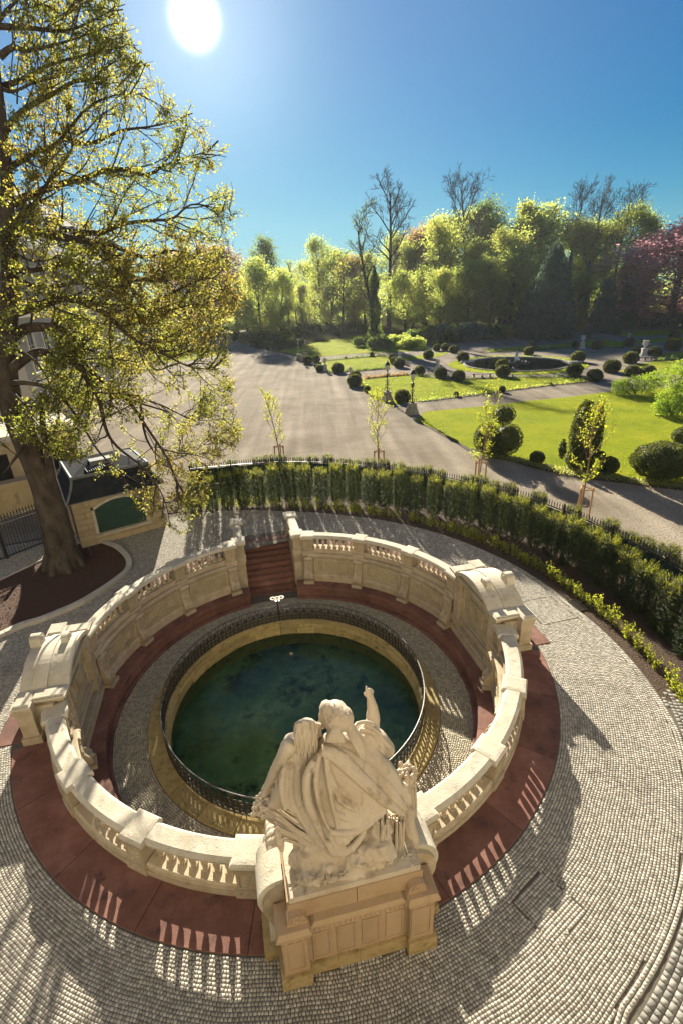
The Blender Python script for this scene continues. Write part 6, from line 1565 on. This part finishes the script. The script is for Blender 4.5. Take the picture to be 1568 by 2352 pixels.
B('bare_tree', BARE[0], (1340, 742), (1344, 434), 'middle of three bare trees behind the dark conifer', group='bare trees above the wood', rz=3, wide=.75)
B('bare_tree', BARE[1], (1396, 742), (1394, 437), 'right of three bare trees behind the dark conifer', group='bare trees above the wood', rz=4, wide=.9)
B('bare_tree', BARE[2], (1524, 738), (1538, 495), 'bare tree at the far right beside the pink beech', group='bare trees above the wood', rz=5)
GT = 'leafy trees of the park wood'
B('leafy_tree', DRK[0], (612, 756), (610, 562), 'dark green tree behind the round yellow tree at the left end of the wood', group=GT, wide=.9)
B('leafy_tree', YG[2], (600, 784), (615, 615), 'round golden green tree at the bend of the path', group=GT, wide=1.0)
B('leafy_tree', YG[2], (646, 780), (640, 640), 'lower golden green tree just right of the path bend', group=GT, wide=.9)
B('leafy_tree', SPR[0], (683, 752), (684, 596), 'slim thin leaved tree behind the far lamps', group=GT)
B('leafy_tree', MID[0], (739, 752), (739, 556), 'tall thin tree with an open crown in the middle of the wood', group=GT, wide=.75)
B('leafy_tree', SPR[0], (784, 778), (765, 575), 'leaning thin trunked tree on the shaded lawn', group=GT, rz=3.2)
B('leafy_tree', TAN[0], (810, 752), (812, 600), 'brownish budding tree behind the ivy covered tree', group=GT)
B('leafy_tree', YG[0], (712, 742), (712, 610), 'pale green tree deep in the wood behind the leaning tree', group=GT)
B('leafy_tree', YG[1], (948, 752), (945, 566), 'light green tree right of the tallest bare tree', group=GT, wide=.9)
B('leafy_tree', YG[0], (1000, 756), (1010, 520), 'broad yellow green tree left of the bare tree in the wood', group=GT, wide=.9)
B('leafy_tree', MID[0], (1052, 742), (1052, 500), 'mid green tree around the foot of the bare tree', group=GT)
B('leafy_tree', DRK[0], (1110, 740), (1112, 482), 'dark crowned tree at the top of the green wood', group=GT, wide=.75)
B('leafy_tree', YG[1], (1090, 756), (1088, 560), 'yellow green tree standing in front of the dark crowned tree', group=GT)
B('leafy_tree', YG[0], (1150, 756), (1160, 540), 'yellow green tree left beside the dark conifer', group=GT)
B('leafy_tree', MID[1], (1190, 742), (1196, 478), 'mid green tree peeping over the conifer at its left', group=GT, wide=.7)
B('leafy_tree', YG[2], (1046, 762), (1040, 640), 'low pale green tree at the wood edge above the path', group=GT)
B('leafy_tree', YG[2], (978, 760), (976, 630), 'low yellow green tree at the wood edge right of the ivy tree', group=GT)
B('leafy_tree', YG[1], (1330, 742), (1330, 515), 'golden green tree between the conifer and the dark yews', group=GT, wide=1.1)
B('leafy_tree', MID[0], (1405, 742), (1412, 490), 'mid green leafy tree rising behind the twin yews', group=GT, wide=.85)
B('leafy_tree', MID[1], (1460, 742), (1462, 510), 'open mid green tree right of the twin yews', group=GT, wide=.8)
B('leafy_tree', TAN[0], (1432, 742), (1430, 588), 'pale bronze tree between the yews and the pink beech', group=GT, wide=.8)
B('pink_beech', PNK[0], (1538, 752), (1532, 548), 'copper beech in full pink spring leaf at the right picture edge', group=GT, rz=1, wide=1.75)
B('bronze_tree', TAN[0], (505, 762), (500, 575), 'bronze leaved tree seen past the edge of the big tree', group=GT, wide=1.3)
B('bronze_tree', TAN[0], (430, 772), (440, 590), 'second bronze leaved tree half hidden by the big tree', group=GT, wide=1.3)
B('dark_conifer', CON, (1252, 778), (1240, 550), 'massive dark blue green conifer at the wood edge behind the pond', 'conifer', wide=.95)
B('dark_conifer', CON, (1212, 774), (1212, 640), 'lower left shoulder conifer joined to the massive dark conifer', 'conifer', wide=1.0)
B('dark_conifer', SLIM, (1288, 752), (1288, 563), 'slim dark spire conifer right behind the massive one', 'conifer')
B('dark_conifer', YEWS, (1378, 764), (1380, 632), 'left of the twin dark rounded yews', 'conifer', wide=.95)
B('dark_conifer', YEWS, (1432, 756), (1432, 625), 'right of the twin dark rounded yews', 'conifer', wide=.8)
B('dark_conifer', SLIM, (1330, 752), (1340, 590), 'ivy dark column between the conifer and the twin yews', 'conifer', wide=1.3)
B('dark_conifer', FIR, (1160, 760), (1160, 650), 'small dark fir at the left foot of the massive conifer', 'conifer')
# ivy tree
p = G(859, 794); h = HT(845, 500, p)
tm, cm, H = make_tree(71, 26, .55, .32, 5.6, 14, 7, 5, leaf=L_DARK, lsize=.30, per=1, sig=.4, rmin=.05, shape='vase', ang1=.75, n4=2, up=.05)
iv = thing('ivy_tree', 'old tree wrapped in dark ivy standing on the shaded lawn', 'tree', p); s = h / H
obj('trunk', tm, iv, TR(p.x, p.y, 0, 1, s)); obj('crown', cm, iv, TR(p.x, p.y, 0, 1, s))
g2 = np.random.default_rng(5); n = 7000; z = g2.uniform(0, 1, n); a = g2.uniform(0, 6.283, n); r = (1.6 - 1.0 * z + .35 * np.sin(z * 17) + .3 * np.sin(a * 3 + z * 8)) * g2.uniform(.4, 1, n) * np.where(z > .8, (1.05 - z) * 4, 1)
V, F = jitter_leaves(np.stack([p.x + r * np.cos(a), p.y + r * np.sin(a), .2 + z * 13.5], 1), .34, g2, .1, .8); obj('ivy', npmesh('ivy', V, F, L_DARK), iv)
for x, y, t, k, w, lab in ((572, 778, 660, 2, 1.1, 'small golden tree at the very left end of the wood'), (700, 764, 655, 1, 1.1, 'small pale green tree right behind the far lamps'), (930, 768, 640, 2, 1.2, 'small bright tree between the ivy tree and the shrub belt'), (1010, 772, 625, 0, 1.1, 'small bright tree behind the left of the shrub belt'), (1075, 768, 620, 2, 1.2, 'small golden green tree behind the middle of the shrub belt'), (1120, 768, 600, 1, 1.1, 'small golden green tree behind the right of the shrub belt'), (1168, 764, 590, 2, 1.1, 'small golden tree touching the conifer on its left'), (1310, 756, 640, 2, 1.1, 'small golden tree touching the conifer on its right'), (1470, 744, 650, 0, 1.2, 'small light tree right of the twin yews'), (760, 760, 660, 2, 1.1, 'small pale tree behind the leaning tree'), (815, 756, 660, 0, 1.1, 'small pale tree left of the ivy tree')):
    B('leafy_tree', YG[k], (x, y), (x, t), lab, group=GT, wide=w)
# undergrowth, shrubs along the wood edge, and the far wood
SHM = []
for i, m in enumerate((L_DARK, L_MID, L_YG, L_BLUE)):
    g2 = np.random.default_rng(80 + i); Vs = []
    P = []
    for q in range(7):
        c = g2.uniform(-1, 1, 3) * [1.6, .8, .3] + [0, 0, 1.1]; d = g2.normal(size=(330, 3)); d /= np.linalg.norm(d, axis=1)[:, None]; P.append(c + d * g2.uniform(.5, 1.15, (330, 1)) * [1.0, 1.0, .9])
    P = np.concatenate(P); P = P[P[:, 2] > .05]; V, F = jitter_leaves(P, .30, g2, .2, .7); SHM.append(npmesh('woodland_shrub', V, F, m))
SB = [(560, 783, 1.0, 0, 'dark shrub at the left foot of the golden tree'), (585, 788, 1.0, 0, 'dark shrub below the golden tree by the path'), (615, 787, 1.1, 0, 'dark shrub under the right side of the golden tree'), (650, 783, 1.0, 1, 'green shrub right of the golden tree'), (680, 770, 1.1, 0, 'dark shrub left behind the far lamps'), (715, 766, 1.2, 0, 'dark shrub right behind the far lamps'), (748, 764, 1.2, 0, 'dark shrub on the far side of the shaded lawn'), (785, 762, 1.2, 3, 'grey green shrub behind the leaning tree'), (820, 762, 1.1, 0, 'dark shrub left of the ivy tree'),
      (840, 795, .8, 0, 'low shrub hugging the left of the ivy tree foot'), (878, 800, .9, 0, 'low dark shrub right of the ivy tree foot'), (908, 796, 1.0, 2, 'sunlit yellow green shrub right of the ivy tree'), (940, 800, .9, 2, 'sunlit low shrub by the small young tree'), (975, 790, 1.2, 0, 'dark shrub at the start of the shrub belt'), (1000, 786, 1.4, 0, 'second dark shrub of the shrub belt left of the pond'), (1030, 784, 1.4, 3, 'grey green shrub in the belt left of the pond'), (1060, 784, 1.4, 0, 'tall dark shrub in the belt behind the pond'), (1090, 784, 1.5, 3, 'wide grey shrub in the belt behind the pond'), (1120, 780, 1.3, 0, 'dark shrub at the right end of the belt'), (1150, 776, 1.1, 1, 'green shrub left of the conifer foot'), (1180, 774, .9, 2, 'sunlit shrub at the conifer foot'),
      (1318, 760, 1.1, 2, 'sunlit shrub between the conifer and the twin yews'), (1345, 757, 1.1, 1, 'green shrub left of the twin yews'), (1470, 748, 1.3, 1, 'green shrub right of the twin yews'), (1500, 752, 1.2, 3, 'low grey green hedge piece below the pink beech'), (1530, 752, 1.2, 3, 'low hedge piece right below the pink beech'), (1562, 750, 1.2, 3, 'low hedge piece at the right edge under the beech'), (1450, 738, 1.6, 2, 'sunlit meadow shrub beyond the twin yews'), (1500, 736, 1.6, 2, 'sunlit meadow shrub behind the low hedge'), (1545, 734, 1.6, 1, 'green shrub behind the hedge at the far right'),
      (470, 768, 1.4, 0, 'dark shrub behind the drive bend at the left'), (440, 775, 1.4, 0, 'dark shrub deep left behind the big tree'), (530, 764, 1.0, 0, 'dark shrub closing the far end of the path')]
for k, (x, y, s, m, lab) in enumerate(SB):
    p = G(x, y); solo('woodland_shrub', SHM[m], lab, 'shrub', p, rnd.uniform(-.4, .4), 'shrubs along the wood edge', (s * 1.25, s, s))
XT = [(575, 758, 640, 1, 1.5, 'pale tree filling the wood behind the golden trees'), (630, 752, 612, 5, 1.3, 'green tree filling the wood behind the golden trees'), (665, 750, 622, 4, 1.4, 'mid green tree in the second rank left of the far lamps'), (700, 748, 600, 7, 1.4, 'brownish budding tree in the second rank behind the far lamps'), (760, 748, 596, 3, 1.4, 'light tree in the second rank behind the leaning tree'), (790, 746, 560, 4, 1.4, 'tall mid green tree in the second rank left of the ivy tree'), (838, 746, 590, 1, 1.5, 'light tree in the second rank behind the ivy tree'), (875, 746, 570, 7, 1.3, 'budding brown tree in the second rank right of the ivy tree'), (920, 746, 545, 2, 1.4, 'light tree in the second rank below the tallest bare tree'), (972, 746, 535, 7, 1.4, 'bronze budding tree in the second rank left of the green wood'),
      (1030, 744, 505, 2, 1.4, 'tall yellow tree in the second rank of the green wood'), (1075, 744, 515, 1, 1.5, 'tall yellow green tree in the second rank under the dark crowns'), (1130, 742, 500, 5, 1.5, 'bright green tree in the second rank of the green wood'), (1175, 742, 520, 2, 1.4, 'yellow tree in the second rank left of the conifer'), (1215, 742, 505, 3, 1.3, 'yellow green tree in the second rank behind the conifer'), (1265, 740, 545, 6, 1.4, 'mid green tree showing between conifer and bare trees'), (1310, 740, 525, 4, 1.3, 'green tree in the second rank below the bare trees'), (1360, 740, 530, 2, 1.4, 'yellow tree in the second rank below the bare trees'), (1385, 740, 520, 5, 1.4, 'bright green tree in the second rank right of the bare trees'), (1440, 740, 540, 3, 1.4, 'light green tree in the second rank behind the yews'), (1480, 738, 560, 4, 1.3, 'green tree in the second rank left of the beech'), (1520, 738, 565, 7, 1.4, 'bronze tree in the second rank behind the beech'), (1580, 738, 560, 6, 1.4, 'green tree in the second rank at the right edge'), (1640, 738, 550, 5, 1.4, 'bright green tree in the second rank beyond the right edge')]
POOL = {1: YG[0], 2: YG[1], 3: YG[2], 4: YG[0], 5: YG[1], 6: MID[1], 7: TAN[0]}
for n_, (x, y, t, k, w, lab) in enumerate(XT):
    if (n_ % 2 == 0 and n_ < 20) or n_ in (9, 13): B('leafy_tree', POOL[k], (x, y), (x + 3, t), lab, group=GT, wide=w * .85)
g2 = np.random.default_rng(9); n = 15000; x = g2.uniform(-120, 260, n); hh = 12 + 2.5 * np.sin(x * .11) + 2 * np.sin(x * .31 + 1) + 1.5 * np.sin(x * .8); P = np.stack([x, 190 + g2.uniform(-8, 22, n) - .10 * x, g2.uniform(0, 1, n) * hh + .3], 1)
V, F = jitter_leaves(P, 1.0, g2, .2, .75); obj('distant_wood', npmesh('distant_wood', V, F, L_YG), kind='stuff')

# young street trees with stakes
YT = [make_tree(90 + i, 4.2, .040, .30, 1.15, 15, 4, 2, leaf=L_BOX, lsize=.075, per=3, sig=.055, rmin=.009, shape=('round', 'oval', 'vase', 'oval')[i], bark=BARKY, ang1=.75, up=.12) for i in range(4)]
YB = [((645, 1072), (636, 898), 'slender young tree with yellow buds left in the row behind the fence'), ((869, 1086), (871, 905), 'round crowned young tree with yellow buds in front of the near lamps'), ((1097, 1115), (1106, 925), 'nearly leafless young tree in front of the three-lobed topiary'), ((1331, 1185), (1345, 932), 'yellow leaved young tree in front of the thuja column')]
for k, (b, t, lab) in enumerate(YB):
    r = set_tree('young_tree', YT[k], b, t, lab, group='young staked trees along the drive', rz=k * 1.3, wide=.95)
    p = G(*b); st = thing('tree_stakes', 'pale timber stakes and crossbars holding the ' + ('leftmost young tree', 'young tree before the near lamps', 'nearly leafless young tree', 'young tree nearest the camera')[k], 'stakes', p)
    c = [(-.28, -.2), (.28, -.22), (.05, .3)]
    for dx, dy in c: obj('stake', MB().tube([(p.x + dx, p.y + dy, 0), (p.x + dx * .95, p.y + dy * .95, 1.45)], .04, 7).mesh('stake', WOODN), st)
    for i in range(3):
        a, bb = c[i], c[(i + 1) % 3]; obj('crossbar', MB().tube([(p.x + a[0] * 1.1, p.y + a[1] * 1.1, 1.36), (p.x + bb[0] * 1.1, p.y + bb[1] * 1.1, 1.36)], .032, 6).mesh('crossbar', WOODN), st)

# ---- the big tree at the left
BT = thing('big_tree', 'huge old tree with fresh yellow green leaves rising over the mulch bed', 'tree', G(150, 1300))
rg = random.Random(4); W = MB(); tips = []; R0 = 21.0
tp = [G(150, 1302), AR(122, 1180, 20.9), AR(95, 1090, 20.9), AR(60, 1010, 21), AR(28, 930, 21.2), AR(14, 840, 21.3), AR(18, 740, 21.4), AR(26, 640, 21.5), AR(18, 520, 21.5), AR(16, 400, 21.6), AR(2, 250, 21.8), AR(-14, 100, 22), AR(-20, -60, 22)]
tps = smooth_line(tp, 4); k = len(tps); base_r = [.70, .62, .58, .56, .55, .53, .51, .50] + [.50 - .44 * i / (k - 9) for i in range(k - 8)]
W.tube(tps, base_r, 14)
for a in range(7):                                # root flare
    q = a * .9; W.tube([tp[0] + Vector((math.cos(q) * .78, math.sin(q) * .78, -.1)), tp[0] + Vector((math.cos(q) * .56, math.sin(q) * .56, .5)), tp[0].lerp(tp[1], .45) + Vector((math.cos(q) * .35, math.sin(q) * .35, 0))], [.14, .16, .10], 7)
fork = smooth_line([AR(118, 1120, 20.75), AR(118, 1085, 20.5), AR(112, 1050, 20.2), AR(100, 980, 20.2), AR(96, 900, 20)], 4); W.tube(fork, [.20 - .008 * i for i in range(len(fork))], 9)
LIMBS = [([(24, 720), (82, 704), (150, 684), (200, 699), (250, 726), (300, 774), (353, 799), (430, 840), (500, 850)], 21, 18.5, .26), ([(18, 780), (60, 755), (100, 751), (140, 756), (170, 781), (185, 814), (212, 856), (290, 915), (340, 985), (382, 1048), (410, 1110), (440, 1150)], 21, 20.5, .30),
 ([(24, 850), (85, 809), (140, 819), (185, 844), (207, 876), (229, 921), (244, 985), (270, 1026), (330, 1075), (375, 1140), (392, 1205)], 20.5, 19.2, .24), ([(20, 540), (62, 484), (85, 464), (110, 420), (150, 370), (185, 300)], 21.5, 20.5, .20),
 ([(20, 545), (62, 526), (120, 540), (185, 551), (235, 566), (255, 601), (287, 639), (307, 669), (330, 705), (375, 715), (440, 700), (505, 690)], 21.5, 20.5, .26), ([(150, 545), (200, 534), (235, 534), (287, 514), (353, 506), (397, 502), (440, 470), (500, 480), (540, 500)], 21.5, 21.5, .17),
 ([(20, 470), (90, 440), (150, 420), (206, 405), (244, 390), (292, 390), (337, 401), (390, 375), (450, 356), (490, 345)], 21.7, 21.0, .20), ([(0, 130), (30, 109), (64, 116), (120, 105), (170, 90), (230, 70)], 22, 21, .16), ([(-10, 60), (67, 64), (150, 71), (210, 49), (262, 22)], 22, 21, .14),
 ([(14, 300), (37, 270), (75, 240), (125, 215), (172, 187), (217, 180), (270, 139), (325, 150)], 21.8, 21.5, .17), ([(300, 774), (340, 820), (360, 850), (424, 835), (480, 883), (520, 905)], 23.8, 27.5, .12), ([(290, 915), (319, 913), (337, 1007), (379, 1056), (440, 1040), (500, 1000), (545, 990)], 20.5, 26, .11),
 ([(60, 1020), (30, 1060), (10, 1085), (-15, 1100)], 20.5, 19, .10), ([(210, 870), (290, 905), (370, 930), (450, 965), (520, 960)], 20.5, 27, .12), ([(120, 300), (200, 330), (280, 300), (350, 290), (420, 270), (440, 240)], 22, 22.5, .12), ([(250, 560), (330, 590), (400, 575), (470, 600), (520, 620)], 21, 22.5, .12),
 ([(20, 620), (80, 620), (150, 610), (220, 640), (290, 690), (350, 760), (400, 790)], 22, 20, .16), ([(10, 690), (-30, 640), (-60, 600)], 21, 20, .18), ([(20, 880), (70, 880), (130, 900), (180, 960), (230, 1040), (290, 1090), (340, 1120)], 20.6, 20.8, .15), ([(40, 980), (90, 985), (130, 1020), (180, 1060), (240, 1085)], 20.5, 18.8, .10),
 ([(16, 390), (80, 350), (130, 330), (200, 250), (260, 220), (330, 215)], 21.6, 20.2, .15), ([(10, 470), (-20, 420), (-50, 380)], 21.5, 20, .14), ([(14, 560), (50, 590), (90, 600), (140, 590)], 21.4, 19.5, .13), ([(20, 760), (-10, 720), (-40, 700)], 21, 19.5, .12), ([(28, 900), (60, 930), (90, 940)], 20.8, 19, .10), ([(0, 200), (30, 210), (80, 190), (130, 180)], 22, 20, .12), ([(-10, 60), (20, 20), (60, -10), (120, -20)], 22, 21, .12), ([(0, 330), (40, 345), (80, 380), (120, 390)], 21.7, 20, .12), ([(24, 800), (70, 820), (110, 870), (120, 930)], 20.8, 19.3, .11), ([(350, 700), (420, 660), (480, 640), (530, 655)], 21, 20, .10), ([(0, 200), (60, 180), (110, 150), (180, 130), (250, 110), (290, 90)], 22, 22.6, .13), ([(30, 640), (100, 660), (180, 650), (260, 660), (330, 640), (400, 640)], 21.3, 20, .15)]
xb = [(-80, 250), (0, 272), (60, 285), (150, 325), (230, 400), (280, 452), (340, 505), (420, 525), (500, 548), (560, 500), (620, 535), (700, 545), (780, 500), (850, 520), (930, 525), (1000, 545), (1060, 510), (1120, 465), (1180, 465), (1230, 400)]
def xlim(y):
    for (a, b), (c, d) in zip(xb, xb[1:]):
        if a <= y <= c: return b + (d - b) * (y - a) / (c - a)
    return 250 if y < 0 else 380
def pix(p):
    v = (p[0], p[1], p[2] - CAM_H); b = v[1] * math.sin(PITCH) + v[2] * math.cos(PITCH); w = v[1] * math.cos(PITCH) - v[2] * math.sin(PITCH)
    a_, b_ = v[0] / w, b / w; c, s = math.cos(ROLL), math.sin(ROLL); a_, b_ = c * a_ + s * b_, -s * a_ + c * b_
    return 784 + OFX + F_PX * a_, 1176 + OFY - F_PX * b_
def crown_ok(p):                                  # crown shaped to let sun onto near-left court; cut at outline and underside
    t_ = p[2] / SUN_DIR.z; l = MFI @ Vector((p[0] - SUN_DIR.x * t_, p[1] - SUN_DIR.y * t_, 0)); rl = l.length
    if l.x < .6 and ((l.y < 1.5 and 5.0 < rl < 9.2) or (l.y < -.3 and rl > 3.6 and rl < 9.2)) and rg.random() < .90: return False
    x, y = pix(p)
    if y < 560 and rg.random() < .30: return False
    return x < xlim(y) + 16 and (y < 1010 + max(0, x - 60) * .62 and y < 1240)
for px, ra, rb, r0 in LIMBS:
    n = len(px); P = smooth_line([AR(x, y, ra + (rb - ra) * i / (n - 1) + rg.gauss(0, .25) * (i > 0)) for i, (x, y) in enumerate(px)], 4); m = len(P)
    r0 *= .72
    W.tube(P, [max(.012, r0 * (1 - .93 * (i / (m - 1)) ** .8)) for i in range(m)], 8)
    Ls = sum((b - a).length for a, b in zip(P, P[1:])); nb = int(Ls * 3.0)
    for i in range(nb):
        t = .10 + .90 * (i + rg.random()) / nb; p, d = along(P, min(.999, t))
        L = rg.uniform(1.1, 2.6) * (1.15 - .45 * t); dv = split_dir(rg, d, rg.uniform(.5, 1.15)); dv = (dv + Vector((.10, 0, .16))).normalized()
        pts, rr, _ = branch(rg, p, dv, L, max(.022, r0 * .22), 5, .13, .03)
        if not crown_ok(pts[-1]):
            pts = [q for q in pts if crown_ok(q)]
            if len(pts) < 2: continue
        W.tube(pts, [max(.012, rr[k]) for k in range(len(pts))], 5)
        for j in range(7):
            t2 = .15 + .85 * (j + rg.random()) / 7; p2, d2 = along(pts, min(.999, t2))
            p3, r3, _ = branch(rg, p2, split_dir(rg, d2, rg.uniform(.4, .95)), rg.uniform(.45, 1.05), .012, 3, .16, .05)
            if not crown_ok(p3[-1]): continue
            W.tube(p3, [.013, .011, .009, .006], 3, caps=False)
            for q in range(3): a_, b_ = along(p3, rg.uniform(.2, .95)); p4 = branch(rg, a_, split_dir(rg, b_, rg.uniform(.4, .9)), rg.uniform(.2, .45), .008, 2, .1, .05)[0]; W.tube(p4, [.008, .007, .005], 3, caps=False); tips.append((p4[0], p4[-1]))
            tips.append((p3[1], p3[-1]))
    tips.append((P[-2], P[-1]))
bt = obj('trunk', W.mesh('trunk', BARK, 60), BT)
T0 = np.array([tuple(a) for a, b in tips]); T1 = np.array([tuple(b) for a, b in tips]); g2 = np.random.default_rng(21)
per = 9; t = g2.uniform(.0, 1.2, (len(T0) * per, 1)); P = np.repeat(T0, per, 0) * (1 - t) + np.repeat(T1, per, 0) * t + g2.normal(0, .06, (len(T0) * per, 3))
V, F = jitter_leaves(P, .084, g2, .25, .8); obj('crown', npmesh('crown', V, F, L_LIME), BT)
print('big tree leaves', len(F), 'twigs', len(tips))

# ---- palace wing behind the big tree
d_ = Vector((math.sin(RAD(-12)), math.cos(RAD(-12)), 0)); n_ = Vector((d_.y, -d_.x, 0)); P0 = Vector((-19.5, 34, 0)); L_ = 62; an = math.atan2(d_.y, d_.x)
PF = Matrix.Translation(P0) @ Matrix.Rotation(an, 4, 'Z')          # x along the facade away from us, y into the building
pal = thing('palace_wing', 'long pale palace wing with blue slate mansard roof half hidden behind the big tree', 'building', P0)
def PP(name, mb, m, par=None): return obj(name, mb.mesh(name, m), par or pal, PF)
EV = 13.6
PP('wall', MB().box(L_ / 2, 7, 0, L_, 14, EV), PALE)
PP('cornice', MB().box(L_ / 2, 7, EV, L_ + 1, 15.2, .5), COPE); PP('string_course', MB().box(L_ / 2, -.06, 4.7, L_, .3, .3).box(L_ / 2, -.06, 9.2, L_, .3, .25), COPE)
z0, z1 = EV + .5, EV + 5.2; q = 1.7; vs = [(-.4, -.4, z0), (L_ + .4, -.4, z0), (L_ + .4, 14.4, z0), (-.4, 14.4, z0), (q, q, z1), (L_ - q, q, z1), (L_ - q, 14 - q, z1), (q, 14 - q, z1), (5, 7, z1 + 2.4), (L_ - 5, 7, z1 + 2.4)]
rf = PP('roof', MB().add(vs, [(0, 1, 5, 4), (1, 2, 6, 5), (2, 3, 7, 6), (3, 0, 4, 7), (4, 5, 9, 8), (5, 6, 9), (6, 7, 8, 9), (7, 4, 8)]), SLATEB)
for i in range(9):
    x = 5 + i * 6.5; PP('dormer', MB().box(x, .9, z0 + .5, 1.7, 2.2, 2.2).box(x, .9, z0 + 2.7, 2.1, 2.5, .25), SLATEB, rf)
for i in range(17):
    x = 2.2 + i * 3.6
    for zb, h in ((1.2, 2.6), (5.6, 2.8), (9.9, 2.5)):
        w = PP('window', MB().box(x - .72, -.05, zb, .16, .16, h).box(x + .72, -.05, zb, .16, .16, h).box(x, -.05, zb + h, 1.75, .22, .18).box(x, -.08, zb - .14, 1.75, .28, .14).box(x, -.03, zb, .07, .10, h).box(x, -.03, zb + h * .62, 1.28, .10, .07), COPE)
        PP('pane', MB().box(x, -.02, zb, 1.28, .05, h), PANE, w)

# ---- the bright spring air: one closed body of thin haze round everything
hz = MB().box(0, 90, -6, 460, 330, 44).mesh('haze', [], None)
hm = bpy.data.materials.new('haze'); hm.use_nodes = True; N, L = hm.node_tree.nodes, hm.node_tree.links; N.remove(N['Principled BSDF'])
pv = N.new('ShaderNodeVolumePrincipled'); pv.inputs['Color'].default_value = (.90, .95, .98, 1); pv.inputs['Density'].default_value = .00016; pv.inputs['Anisotropy'].default_value = .35
L.new(pv.outputs[0], N['Material Output'].inputs['Volume']); hz.materials.append(hm)
obj('haze', hz, kind='stuff')
